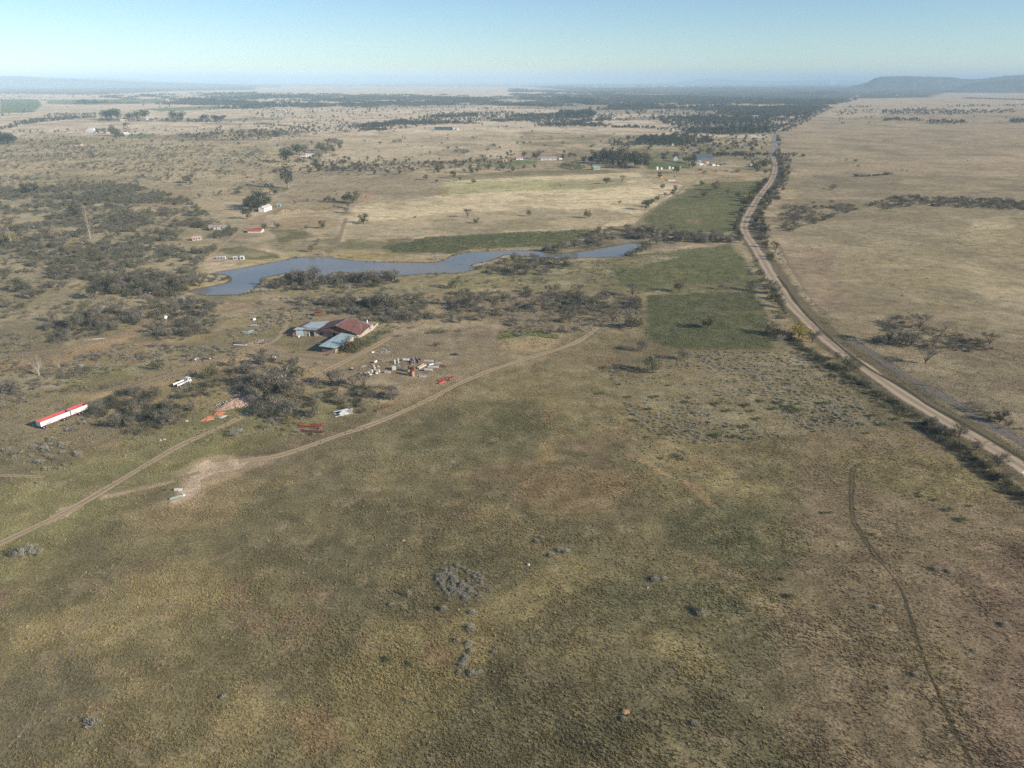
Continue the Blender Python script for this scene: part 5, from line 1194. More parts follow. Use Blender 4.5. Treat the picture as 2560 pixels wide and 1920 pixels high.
ON_ROAD = [smooth_path(pts(ROAD), 6)]
def near_water(p):
    return inside1(SHORE, p.x, p.y)
_road = np.array([(q.x, q.y) for q in smooth_path(pts(ROAD + ROAD_FAR[1:]), 5)])
def on_road(p):
    d = np.hypot(_road[:, 0] - p.x, _road[:, 1] - p.y).min()
    return d < 4.6
def finish_plants():
    rest = []; chosen = {}
    by = {}
    for v in VEG:
        if v['p'].y < 2000 and (near_water(v['p']) or on_road(v['p'])) and not v['label']:
            continue
        if v['p'].y > 120000 or v['p'].y < 60: continue
        X, Y, f = px_of(v['p']); v['X'] = X; v['Y'] = Y
        v['px'] = v['h'] * F / f
        nm = SORTS[v['sort']][0]
        if -15 < X < 2575 and v['px'] > 5 and nm != 'grove': by.setdefault(nm, []).append(v)
        else: rest.append(v)
    solo = []
    for nm, L in by.items():
        L.sort(key=lambda v: -(v['px'] + (1e6 if v['label'] else 0)))
        n = LIMIT.get(nm, 60)
        solo += L[:n]; rest += L[n:]
    # labels
    cells = {}
    for v in solo:
        if not v['label']: cells.setdefault((v['zone'], v['sort']), []).append(v)
    for (z, s), L in cells.items():
        ad = SORTS[s][4]; where = Z[z]
        def name_in(Q, extra):
            Q.sort(key=lambda v: v['X'])
            if len(Q) == 1:
                Q[0]['label'] = ('only ' if not extra else 'single ') + ad + ' ' + where + extra; return
            for k, v in enumerate(Q):
                o = 'rightmost' if k == len(Q) - 1 else ORD[k]
                v['label'] = o + ' ' + ad + ' ' + where + extra
        if len(L) <= 9: name_in(L, '')
        else:
            ys = sorted(v['Y'] for v in L); ym = ys[len(ys) // 2]
            for near in (0, 1):
                H = sorted([v for v in L if (v['Y'] >= ym) == bool(near)], key=lambda v: v['X'])
                nn = ', nearer' if near else ', farther'
                if len(H) <= 9: name_in(H, nn + ' half'); continue
                a = len(H) // 3; b_ = 2 * len(H) // 3
                for Q, w in ((H[:a], ' left part'), (H[a:b_], ' middle part'), (H[b_:], ' right part')):
                    name_in(Q, nn + w)
    cnt = {}
    for v in solo:
        s = v['sort']; nm, form, lm, n, ad = SORTS[s]
        k = cnt[s] = cnt.get(s, -1) + 1
        cm, tm, jm, ix = PROTO[(s, k % n)]
        h = v['h']; w = v['w'] * (1.0 if nm not in ('thorn_bush',) else .95)
        rz = (k * 2.39996) % 6.28318
        g = nm.replace('_', ' ') + 's ' + Z[v['zone']] if v['zone'] else nm.replace('_', ' ') + 's'
        if v['px'] > 17 and tm is not None:
            r = thing(nm, v['label'], nm.replace('_', ' '), v['p'], rz, g)
            r.scale = (h * w, h * w, h)
            for pn, me in (('crown' if nm.endswith('tree') else 'foliage', cm), ('trunk' if nm.endswith('tree') else 'stems', tm)):
                o = bpy.data.objects.new(pn, me); COL.objects.link(o); o.parent = r
        else:
            o = bpy.data.objects.new(nm, jm); COL.objects.link(o)
            o.location = v['p']; o.rotation_euler = (0, 0, rz); o.scale = (h * w, h * w, h)
            tag(o, v['label'], nm.replace('_', ' '), g)
    A = [v for v in rest if SORTS[v['sort']][0] in ('thorn_bush', 'grey_shrub', 'green_shrub')]
    B = [v for v in rest if v not in A] if len(rest) < 50 else [v for v in rest if SORTS[v['sort']][0] not in ('thorn_bush', 'grey_shrub', 'green_shrub')]
    print('PLANTS solo', len(solo), 'scrub', len(A), 'wood', len(B))
    for nm, L in (('scrub', A), ('woodland', B)):
        cover(nm, [v['p'] for v in L], [v['h'] for v in L], [v['w'] for v in L], [PROTO[(v['sort'], RV.randrange(SORTS[v['sort']][3]))][3] for v in L], INDEX)

def cover(name, P, H, Wd, pick, meshes, colours=None, seed=9):
    """many plants nobody would count: points carrying height, width and sort, each filled with one plant"""
    src = bpy.data.collections.new(name + '_plants')
    for i, me in enumerate(meshes):
        src.objects.link(bpy.data.objects.new('%s_plant_%03d' % (name, i), me))
    me = bpy.data.meshes.new(name)
    n = len(P)
    me.vertices.add(n)
    me.vertices.foreach_set('co', np.array([(p[0], p[1], 0) for p in P], np.float32).ravel() if not isinstance(P, np.ndarray) else P.astype(np.float32).ravel())
    rs = np.random.RandomState(seed)
    H = np.asarray(H, np.float32); Wd = np.asarray(Wd, np.float32)
    sz = np.stack([H * Wd, H * Wd, H], -1).astype(np.float32)
    rot = np.zeros((n, 3), np.float32); rot[:, 2] = rs.uniform(0, 6.283, n)
    for an, ty, key, arr in (('size', 'FLOAT_VECTOR', 'vector', sz), ('turn', 'FLOAT_VECTOR', 'vector', rot)):
        at_ = me.attributes.new(an, ty, 'POINT'); at_.data.foreach_set(key, arr.ravel())
    at_ = me.attributes.new('pick', 'INT', 'POINT'); at_.data.foreach_set('value', np.asarray(pick, np.int32))
    if colours is not None:
        at_ = me.attributes.new('Soil', 'FLOAT_COLOR', 'POINT')
        buf = np.ones((n, 4), np.float32); buf[:, :3] = colours
        at_.data.foreach_set('color', buf.ravel())
    me.update()
    o = bpy.data.objects.new(name, me); COL.objects.link(o)
    tag(o, kind='stuff')
    ng = bpy.data.node_groups.new(name + '_cover', 'GeometryNodeTree')
    ng.interface.new_socket('Geometry', in_out='INPUT', socket_type='NodeSocketGeometry')
    ng.interface.new_socket('Geometry', in_out='OUTPUT', socket_type='NodeSocketGeometry')
    N = ng.nodes; L = ng.links
    gi = N.new('NodeGroupInput'); go = N.new('NodeGroupOutput')
    ip = N.new('GeometryNodeInstanceOnPoints'); ip.inputs['Pick Instance'].default_value = True
    ci = N.new('GeometryNodeCollectionInfo'); ci.inputs['Collection'].default_value = src
    ci.inputs['Separate Children'].default_value = True; ci.inputs['Reset Children'].default_value = True
    L.new(gi.outputs[0], ip.inputs['Points']); L.new(ci.outputs[0], ip.inputs['Instance'])
    for an, ty, sock in (('pick', 'INT', 'Instance Index'), ('size', 'FLOAT_VECTOR', 'Scale'), ('turn', 'FLOAT_VECTOR', 'Rotation')):
        q = N.new('GeometryNodeInputNamedAttribute'); q.data_type = ty; q.inputs['Name'].default_value = an
        L.new(q.outputs['Attribute'], ip.inputs[sock])
    L.new(ip.outputs[0], go.inputs[0])
    md = o.modifiers.new('cover', 'NODES'); md.node_group = ng
    return o
finish_plants()

# --- grass tufts over the foreground, each the colour of the sward it grows in
def tuft_mat():
    m, nt, b = nmat('grass_blades'); N = nt.nodes; L = nt.links
    a = N.new('ShaderNodeAttribute'); a.attribute_type = 'INSTANCER'; a.attribute_name = 'Soil'
    t = N.new('ShaderNodeAttribute'); t.attribute_name = 'Tone'
    ml = N.new('ShaderNodeMix'); ml.data_type = 'RGBA'; ml.blend_type = 'MULTIPLY'; ml.inputs['Factor'].default_value = 1
    L.new(a.outputs['Color'], ml.inputs['A']); L.new(t.outputs['Color'], ml.inputs['B'])
    L.new(ml.outputs['Result'], b.inputs['Base Color'])
    b.inputs['Roughness'].default_value = .8; b.inputs['Specular IOR Level'].default_value = .1
    return m
def build_grass():
    m = tuft_mat(); rng = random.Random(8); protos = []
    for k in range(4):
        C = MB()
        for _ in range(26):
            t = rng.uniform(0, 6.28); q = rng.random() ** .6 * .55
            d = Vector((math.cos(t) * q * 1.5, math.sin(t) * q * 1.5, 1)).normalized(); ln = rng.uniform(.5, 1.1)
            p = Vector((math.cos(t) * q * .6, math.sin(t) * q * .6, 0)); s = Vector((-math.sin(t + 1), math.cos(t + 1), 0)) * rng.uniform(.05, .11)
            v = rng.uniform(.8, 1.3)
            C.face([p - s, p + s, p + d * ln], 0, (v, v, v * .95))
        protos.append(C.mesh('grass', m))
    rs = np.random.RandomState(4)
    n = 500000
    ang = rs.uniform(-R(52), R(52), n); rad = 78 + (400 - 78) * rs.uniform(0, 1, n) ** 1.15
    x = np.sin(ang) * rad; y = np.cos(ang) * rad
    d1 = fbm(x, y, 2.6, 3, 201); d2 = fbm(x, y, 17, 3, 202)
    keep = (d1 * .65 + d2 * .5 + rs.uniform(-.18, .18, n)) > .50
    f = y * math.cos(PITCH) + CAM_H * math.sin(PITCH); X = 1280 + F * x / f
    keep &= (X > -60) & (X < 2620)
    for nm in ('gravel_road', 'long_track', 'near_track', 'yard_track', 'foot_path'):
        me = bpy.data.objects[nm].data
        c = np.zeros(len(me.vertices) * 3, np.float32); me.vertices.foreach_get('co', c); c = c.reshape(-1, 7, 3)
        L_ = c[:, 1, :2]; Rr = c[:, 5, :2]
        poly = [tuple(p) for p in L_] + [tuple(p) for p in Rr[::-1]]
        keep &= ~inside(poly, x, y)
    bare = [q for q in AREAS if q[1] == SAND and q[2] > .8]
    for q in bare:
        keep &= ~inside(pts(q[0]), x, y)
    x = x[keep]; y = y[keep]; n = len(x)
    col = ground_colour(x, y)
    tint = rs.uniform(1.04, 1.40, n)[:, None] * (1 + rs.normal(0, .035, (n, 3)))
    col = np.clip(col * tint, .01, .8)
    h = rs.uniform(.10, .26, n) * (0.6 + 1.0 * fbm(x, y, 12, 2, 207))
    nb = 26000
    ang = rs.uniform(-R(52), R(52), nb); rad = 80 + 300 * rs.uniform(0, 1, nb)
    bx = np.sin(ang) * rad; by = np.cos(ang) * rad
    kp = (fbm(bx, by, 11, 3, 221) + rs.uniform(-.1, .1, nb)) > .53
    for q in bare: kp &= ~inside(pts(q[0]), bx, by)
    bx = bx[kp]; by = by[kp]; nb = len(bx)
    bc = ground_colour(bx, by) * .6 + np.array((.40, .34, .21)) * .55 * rs.uniform(.5, 1.15, nb)[:, None]
    x = np.concatenate([x, bx]); y = np.concatenate([y, by]); col = np.concatenate([col, bc]); h = np.concatenate([h, rs.uniform(.25, .5, nb)]); n = len(x)
    print('GRASS', n)
    cover('grass', np.stack([x, y, np.zeros(n)], -1), h, rs.uniform(.8, 1.5, n), rs.randint(0, 4, n), protos, col)
build_grass()

# ------------------------------------------------------------------ buildings and things
WHITE = mat('white_paint', (.72, .71, .68), .6, 0, .22, 1.2)
OLDWHITE = mat('weathered_white', (.56, .53, .47), .7, 0, .3, 1.5)
PLASTER = mat('old_plaster', (.40, .36, .29), .9, 0, .3, .9)
PINK = mat('pink_brick', (.52, .34, .26), .9, 0, .25, 1.4)
PALEBLUE = mat('pale_blue_iron', (.50, .56, .58), .6, 0, .2, 1.5)
RUST = sheet_mat('rusty_iron', (.215, .092, .07), (.11, .058, .048), 'X', .75, .75)
RUSTP = mat('rust', (.20, .085, .05), .85, 0, .5, 2)
GREYIRON = sheet_mat('grey_iron', (.40, .46, .46), (.30, .35, .35), 'Y', 1.0, .5)
BLUEIRON = sheet_mat('blue_grey_iron', (.38, .47, .47), (.30, .36, .36), 'X', .8, .5)
BROWNIRON = sheet_mat('brown_grey_iron', (.36, .31, .27), (.27, .20, .16), 'X', .9, .7)
DARK = mat('dark_opening', (.02, .02, .022), .9)
WOODM = mat('weathered_wood', (.22, .16, .11), .9, 0, .4, 3)
REDP = mat('red_paint', (.50, .085, .055), .6, 0, .3, 1.2)
REDIRON = mat('red_oxide', (.42, .075, .05), .7, 0, .45, 1.8)
ORANGEP = mat('orange_clay', (.50, .20, .11), .9, 0, .3, 2.5)
TYRE = mat('tyre_rubber', (.025, .025, .025), .9)
STEEL = mat('grey_steel', (.30, .30, .30), .5, .4, .3, 2)
GLASS = mat('window_glass', (.03, .04, .05), .15)
CONC = mat('old_concrete', (.46, .43, .37), .95, 0, .25, 1.6)
BLACK = mat('black_scrap', (.05, .045, .042), .8, 0, .5, 3)
TEAL = mat('teal_paint', (.30, .46, .44), .6, 0, .2, 2)
BLUE = mat('blue_paint', (.10, .15, .18), .6, 0, .2, 1)
GREENP = mat('green_net', (.02, .34, .10), .7, 0, .2, 2)
GREENROOF = mat('green_roof', (.16, .36, .26), .6, 0, .2, 1)
DKROOF = mat('dark_slate_roof', (.10, .10, .11), .8, 0, .3, .6)
REDROOF = mat('red_roof', (.46, .10, .08), .6, 0, .2, 1)
PINKROOF = mat('pink_roof', (.42, .22, .22), .6, 0, .2, 1)
YELLOWP = mat('yellow_paint', (.62, .40, .06), .6, 0, .2, 1)
RUBBLE = mat('rubble_earth', (.40, .27, .19), .95, 0, .4, 1.2, bump=.6)
EARTH = mat('spoil_earth', (.34, .25, .15), .95, 0, .4, .8, bump=.6)
GREYST = mat('pale_stone', (.42, .40, .36), .95, 0, .25, 3)
VIOLET = mat('violet_scrap', (.25, .13, .28), .7, 0, .4, 4)
BLUESCRAP = mat('blue_scrap', (.16, .25, .42), .6, 0, .3, 3)

# --- the rusty shed
def rusty_shed():
    o = thing('farm_shed', 'old farm shed with rusty red gable roof and grey lean-to roofs', 'shed', (-83, 303, 0))
    O = Vector((-83, 303, 0))
    def L(*p): return Vector(p) - O
    # grey front roof on posts, low pink wall round it
    r = MB().slab([L(-84.6, 292.6, 3.25), L(-76.6, 290.4, 2.95), L(-71.0, 308.9, 2.95), L(-78.7, 310.6, 3.25)], .12).build('porch_roof', BLUEIRON, o)
    w = MB()
    w.hull([L(-83.5, 293.5, 0), L(-77.4, 291.5, 0), L(-77.35, 291.75, 0), L(-83.4, 293.75, 0), L(-83.5, 293.5, 1.55), L(-77.4, 291.5, 1.55), L(-77.35, 291.75, 1.55), L(-83.4, 293.75, 1.55)])
    w.hull([L(-77.4, 291.5, 0), L(-77.15, 291.4, 0), L(-72.1, 310.5, 0), L(-72.35, 310.6, 0), L(-77.4, 291.5, 1.75), L(-77.15, 291.4, 1.75), L(-72.1, 310.5, 1.9), L(-72.35, 310.6, 1.9)])
    w.build('low_wall', PINK, o)
    for x, y in ((-83.4, 293.6), (-77.3, 291.6), (-81.9, 299), (-80.4, 304.5), (-75.9, 297), (-74.3, 303)):
        MB().box(L(x, y, 1.45), (.18, .18, 2.95)).build('post', REDIRON, o)
    MB().slab([L(-80.2, 292.9, 1.66), L(-77.6, 292.0, 1.62), L(-77.3, 293.4, 1.62), L(-79.9, 294.2, 1.66)], .05).build('net_cover', GREENP, o)
    # hall under the rusty gable
    rn, rf = L(-81.4, 311.4, 6.3), L(-77.6, 323.4, 6.3)
    en, ef = L(-69.4, 306.6, 3.3), L(-66.9, 320.6, 3.3)
    ln, lf = L(-90.4, 312.4, 3.75), L(-87.2, 325.4, 3.75)
    MB().slab([rn, en, ef, rf], .12).build('roof', RUST, o)
    MB().slab([ln, rn - Vector((0, 0, .02)), rf - Vector((0, 0, .02)), lf], .12).build('roof', RUST, o)
    MB().hull([rn + Vector((-.2, 0, 0)), rn + Vector((.2, -.05, -.02)), rf + Vector((.2, 0, -.02)), rf + Vector((-.2, 0, 0)), rn + Vector((-.2, 0, .1)), rn + Vector((.2, -.05, .1)), rf + Vector((.2, 0, .1)), rf + Vector((-.2, 0, .1))]).build('ridge_cap', STEEL, o)
    g = MB()
    g.face([L(-89.6, 313.6, 2.6), L(-71.2, 308.6, 2.2), L(-71.2, 308.6, 3.4), L(-81.0, 312.6, 6.0), L(-89.6, 313.6, 3.6)])
    g.face([L(-87.2, 324.9, 0), L(-67.6, 320.2, 0), L(-67.6, 320.2, 3.1), L(-77.7, 322.9, 6.1), L(-87.2, 324.9, 3.6)])
    g.build('gable_wall', sheet_mat('rusty_boards', (.20, .10, .07), (.07, .045, .035), 'X', .8, .85), o)
    h = MB()
    h.hull([L(-72.0, 310.6, 0), L(-71.7, 310.5, 0), L(-67.6, 320.3, 0), L(-67.9, 320.4, 0), L(-72.0, 310.6, 2.9), L(-71.7, 310.5, 2.9), L(-67.6, 320.3, 2.9), L(-67.9, 320.4, 2.9)])
    h.hull([L(-67.9, 320.5, 0), L(-67.6, 320.4, 0), L(-65.4, 331.2, 0), L(-65.7, 331.3, 0), L(-67.9, 320.5, 1.4), L(-67.6, 320.4, 1.4), L(-65.4, 331.2, 1.1), L(-65.7, 331.3, 1.1)])
    h.build('side_wall', PLASTER, o)
    # left wing with a plastered front
    f = MB()
    f.hull([L(-97.4, 315.0, 0), L(-83.6, 313.9, 0), L(-83.6, 314.2, 0), L(-97.4, 315.3, 0), L(-97.4, 315.0, 3.3), L(-83.6, 313.9, 2.7), L(-83.6, 314.2, 2.7), L(-97.4, 315.3, 3.3)])
    f.build('front_wall', PLASTER, o)
    MB().hull([L(-101.0, 315.25, 0), L(-97.42, 315.0, 0), L(-97.42, 315.25, 0), L(-101.0, 315.5, 0), L(-101.0, 315.25, 3.1), L(-97.42, 315.0, 3.2), L(-97.42, 315.25, 3.2), L(-101.0, 315.5, 3.1)]).build('iron_wall', PALEBLUE, o)
    MB().hull([L(-101.0, 315.55, 0), L(-100.75, 315.5, 0), L(-98.2, 323.6, 0), L(-98.45, 323.7, 0), L(-101.0, 315.55, 3.1), L(-100.75, 315.5, 3.1), L(-98.2, 323.6, 3.7), L(-98.45, 323.7, 3.7)]).build('end_wall', PLASTER, o)
    MB().hull([L(-98.2, 323.6, 0), L(-87.3, 325.0, 0), L(-87.3, 325.2, 0), L(-98.2, 323.8, 0), L(-98.2, 323.6, 3.7), L(-87.3, 325.0, 3.6), L(-87.3, 325.2, 3.6), L(-98.2, 323.8, 3.7)]).build('back_wall', PLASTER, o)
    d = MB().box(L(-93.4, 314.62, 1.15), (1.9, .12, 2.3), R(-4)).build('doorway', DARK, o)
    MB().box(L(-94.6, 314.5, 1.1), (.35, .22, 2.1), R(-4)).build('door', WHITE, d)
    v = MB().box(L(-88.9, 314.2, 1.5), (1.5, .12, 1.3), R(-4)).build('window', DARK, o)
    MB().box(L(-88.9, 314.1, 1.5), (1.9, .06, .25), R(-4)).box(L(-88.9, 314.1, 1.5), (.2, .06, 1.7), R(-4)).build('board', RUSTP, v)
    MB().slab([L(-97.2, 314.4, 3.5), L(-89.9, 313.2, 3.45), L(-89.4, 315.6, 3.62), L(-96.6, 316.9, 3.68)], .1).build('roof_strip', BROWNIRON, o)
    MB().slab([L(-96.6, 316.95, 3.72), L(-89.4, 315.65, 3.66), L(-87.6, 325.2, 4.15), L(-94.3, 323.6, 4.2)], .1).build('roof', GREYIRON, o)
    MB().slab([L(-98.6, 318.0, 3.66), L(-96.7, 317.0, 3.66), L(-94.45, 323.6, 4.16), L(-95.8, 323.9, 4.16)], .1).build('roof', GREYIRON, o)
    MB().slab([L(-100.9, 317.6, 3.52), L(-98.7, 317.4, 3.56), L(-95.9, 323.9, 4.05), L(-98.5, 324.2, 4.0)], .1).build('roof', RUST, o)
    MB().slab([L(-102.0, 314.9, 3.25), L(-97.25, 314.3, 3.42), L(-96.8, 316.8, 3.55), L(-101.0, 317.5, 3.45)], .08).build('roof_strip', PALEBLUE, o)
    MB().box(L(-101.7, 314.4, .9), (1.3, 1.1, 1.8), .3).build('iron_hutch', RUSTP, o)
    MB().slab([L(-72.6, 322.6, 3.2), L(-67.2, 321.2, 2.9), L(-66.4, 325.2, 2.7), L(-71.2, 326.6, 3.1)], .1).build('rear_roof', sheet_mat('pinkish_iron', (.42, .30, .28), (.30, .2, .18), 'Y', .8, .6), o)
    MB().hull([L(-72.4, 322.7, 0), L(-67.3, 321.4, 0), L(-66.6, 325.0, 0), L(-71.2, 326.3, 0), L(-72.4, 322.7, 3.0), L(-67.3, 321.4, 2.7), L(-66.6, 325.0, 2.5), L(-71.2, 326.3, 2.9)]).build('rear_wall', PLASTER, o)
    MB().tube(L(-69.6, 326.0, 0), L(-69.6, 326.0, 4.4), .32, .3, 10).build('chimney', WHITE, o)
    p = at(905, 842)
    q = thing('mast_pole', 'thin pale pole standing against the side of the rusty shed', 'pole', p)
    MB().tube((0, 0, 0), (0, 0, 6.4), .07, .05, 6).build('shaft', OLDWHITE, q)
    MB().box((0, 0, 6.3), (.9, .06, .06)).build('crossbar', STEEL, q)
rusty_shed()

def house(name, label, cat, p, rz, w, d, h, rh, wall, roof, group=None, over=.35, openings=True, chimney=False):
    """gabled house: w along its ridge, d deep"""
    o = thing(name, label, cat, p, rz, group)
    b = MB(); x, y = w / 2, d / 2
    b.face([(-x, -y, 0), (x, -y, 0), (x, -y, h), (-x, -y, h)]); b.face([(x, y, 0), (-x, y, 0), (-x, y, h), (x, y, h)])
    b.face([(x, -y, 0), (x, y, 0), (x, y, h), (x, 0, h + rh), (x, -y, h)]); b.face([(-x, y, 0), (-x, -y, 0), (-x, -y, h), (-x, 0, h + rh), (-x, y, h)])
    b.build('wall', wall, o)
    e = over; s = rh / y
    for sg in (-1, 1):
        P = [(-x - e, sg * (y + e), h - e * s + .08), (x + e, sg * (y + e), h - e * s + .08), (x + e, 0, h + rh + .08), (-x - e, 0, h + rh + .08)]
        if sg > 0: P = [P[1], P[0], P[3], P[2]]
        rf = MB().slab(P, .12).build('roof', roof, o)
        if chimney and sg > 0:
            MB().box((x * .5, .4, h + rh + .3), (.6, .6, 1.2)).build('chimney', wall, rf)
    if openings:
        MB().box((-x * .1, -y - .03, 1.05), (1.0, .06, 2.1)).build('door', WOODM, o)
        for k in (-.6, .5):
            MB().box((x * k, -y - .03, 1.5), (1.2, .06, 1.1)).build('window', GLASS, o)
        MB().box((x + .03, 0, h * .55), (.06, 1.1, 1.1)).build('window', GLASS, o)
    return o

def flatshed(name, label, cat, p, rz, w, d, h, wall, roof, group=None, slope=.3):
    o = thing(name, label, cat, p, rz, group); x, y = w / 2, d / 2
    MB().hull([(-x, -y, 0), (x, -y, 0), (x, y, 0), (-x, y, 0), (-x, -y, h), (x, -y, h), (x, y, h + slope), (-x, y, h + slope)]).build('wall', wall, o)
    MB().slab([(-x - .3, -y - .3, h + .16), (x + .3, -y - .3, h + .16), (x + .3, y + .3, h + slope + .2), (-x - .3, y + .3, h + slope + .2)], .12).build('roof', roof, o)
    MB().box((0, -y - .03, h * .42), (min(w * .4, 1.6), .06, h * .8)).build('door', DARK, o)
    return o

def heading(a, b):
    A = at(*a); B = at(*b); d = B - A
    return (A + B) / 2, math.atan2(d.y, d.x), d.length

# white gabled shed above the dam
p, r, l = heading((655, 532), (678, 524))
house('white_shed', 'white gabled shed with pale grey roof beside dark gum trees', 'shed', p + Vector((-2, 3, 0)), r, l * .85, 5.5, 3.2, 1.5, WHITE, mat('pale_grey_roof', (.52, .48, .45), .7, 0, .15, .8))
flatshed('garden_hut', 'small teal hut right of the white gabled shed', 'hut', at(698, 516), .2, 3.2, 2.4, 2.3, TEAL, TEAL)
house('ruined_house', 'ruined cottage with brown broken roof and white end wall in the bush', 'cottage', at(546, 574), .15, 13, 5.5, 2.7, 1.2, OLDWHITE, BROWNIRON)
house('ruined_house', 'small roofless-looking pale cottage in the bush nearer the dam', 'cottage', at(492, 600), .5, 6.5, 4.5, 1.9, 1.0, PLASTER, mat('faded_pink_roof', (.45, .33, .27), .8, 0, .3, 1))
house('red_roofed_shed', 'low shed with bright red roof beside the white house track', 'shed', at(640, 580), .02, 10.5, 8, 1.6, .9, OLDWHITE, REDROOF, openings=False)
flatshed('brick_hut', 'small orange brick hut at the foot of the tall gum', 'hut', at(675, 482), .2, 3.6, 3, 2.4, PINK, mat('orange_tin', (.55, .26, .14), .7, 0, .2, 1))
# farm with the white gable
house('barn', 'white gable-fronted house standing on the lawn edge', 'house', at(1689, 403), R(80), 9, 6.5, 5.0, 3.2, WHITE, DKROOF, over=.2)
house('barn', 'large barn with blue gable end and dark slate roof', 'barn', at(1757, 399), R(8), 26, 15, 4.2, 4.2, BLUE, DKROOF, over=.4)
house('cottage', 'small white gabled cottage in front of the blue barn', 'cottage', at(1747, 411), R(75), 6, 6, 3.0, 2.6, WHITE, OLDWHITE, over=.2)
house('cottage', 'low white outbuilding right of the small white cottage', 'shed', at(1752.5, 413), R(5), 6, 4, 1.8, .8, WHITE, WHITE, over=.1, openings=False)
def boxy(name, label, cat, p, s, rz, m, lid=None, group=None, extra=None):
    """crate-like thing with a separate lid or top"""
    o = thing(name, label, cat, p, rz, group)
    MB().box((0, 0, s[2] * .46), (s[0], s[1], s[2] * .92), taper=.97).build('body', m, o)
    MB().box((0, 0, s[2] * .96 + .01), (s[0] * 1.04, s[1] * 1.04, s[2] * .08)).build('lid', lid or m, o)
    if extra: extra(o)
    return o
boxy('container', 'white box container in the farm scrapyard', 'container', at(1784, 415), (4.6, 2.4, 2.8), .1, WHITE)
boxy('container', 'small pink and white container behind the farm scrapyard', 'container', at(1768, 408), (4, 2.4, 2.2), .2, OLDWHITE, PINKROOF)
boxy('container', 'low orange-red container behind the farm scrapyard', 'container', at(1762, 407), (2.6, 2.2, 2.4), .2, ORANGEP)
for i, (x, y, s, m, w) in enumerate([(1762, 413.5, (2.6, 1.4, 1.0), WHITE, 'white'), (1794, 415, (4.2, 1.8, 1.5), OLDWHITE, 'pale'), (1776, 413, (3.4, 2, 1.6), BLACK, 'dark'), (1789, 411.5, (3.8, 1.8, 1.6), RUSTP, 'rusty'), (1802, 412, (3, 1.8, 1.3), BLACK, 'black'), (1812, 410, (5, 1.6, 1.0), STEEL, 'grey')]):
    boxy('scrap_heap', '%s scrap item %s in the farm yard right of the barn' % (w, ['nearest the cottage', 'right of the white container', 'left of the white container', 'behind the white container', 'farther right', 'at the far right end'][i]), 'scrap', at(x, y), s, i * .5, m, RUSTP, 'scrap in the farm yard')
def tank(name, label, p, r_, h, m, group=None, legs=False):
    o = thing(name, label, 'tank', p, 0, group); z = .5 if legs else 0
    MB().tube((0, 0, z), (0, 0, z + h), r_, r_, 14).build('body', m, o)
    MB().tube((0, 0, z + h + .005), (0, 0, z + h + r_ * .35), r_, r_ * .25, 14).build('dome', m, o)
    MB().tube((0, 0, z + h + r_ * .36), (0, 0, z + h + r_ * .36 + .12), .25, .25, 10).build('cap', STEEL, o)
    return o
for i, (x, y, r_, h) in enumerate([(1642, 424.5, 1.7, 3.6), (1652.5, 423.5, 1.7, 2.2), (1672.5, 422.5, 1.7, 3.0), (1681, 421.5, 1.5, 1.6), (1700, 420, 1.6, 1.9)]):
    tank('water_tank', '%s white water tank in the row below the lawn' % ('tall leftmost', 'second', 'third', 'fourth', 'rightmost')[i], at(x, y), r_, h, WHITE, 'white tanks below the farm lawn')
house('green_roof_house', 'cottage with pale green roof under the gum trees', 'cottage', at(1489, 424), R(18), 9, 7.5, 2.5, 2.2, PINK, GREENROOF)
house('farmhouse', 'long low house with brown roof behind the lawn', 'house', at(1371, 400), R(4), 24, 9, 3, 2.2, OLDWHITE, BROWNIRON)
house('farmhouse', 'small white-fronted house with pink-red roof left of the lawn', 'house', at(1298, 399), R(10), 10, 8, 2.6, 1.8, WHITE, PINKROOF)
boxy('container', 'white vehicle canopy parked left of the gum grove', 'container', at(1401, 398.5), (5, 2.2, 2.0), .2, WHITE)
def lorry(name, label, p, rz, L_, cabm, bedm):
    o = thing(name, label, 'truck', p, rz)
    MB().box((0, 0, .85), (L_ * .95, .9, .25)).build('chassis', STEEL, o)
    MB().box((-L_ * .12, 0, 2.1), (L_ * .7, 2.3, 2.1)).build('body', bedm, o)
    c = MB().box((L_ * .38, 0, 1.75), (L_ * .2, 2.2, 1.7), taper=.9).build('cab', cabm, o)
    MB().box((L_ * .485, 0, 2.05), (.06, 1.8, .7)).build('windscreen', GLASS, c)
    for x in (-L_ * .32, -L_ * .18, L_ * .38):
        for y in (-1, 1):
            MB().tube((x, y * .85, .5), (x, y * 1.12, .5), .5, .5, 12).build('wheel', TYRE, o)
    return o
lorry('lorry', 'cream lorry parked beside the dark bushes near the road', at(1880, 417), R(20), 8, OLDWHITE, OLDWHITE)
boxy('skip', 'yellow crate under the dark tree beside the orange machinery', 'crate', at(1653, 445.5), (2.6, 2, 1.6), .1, YELLOWP)
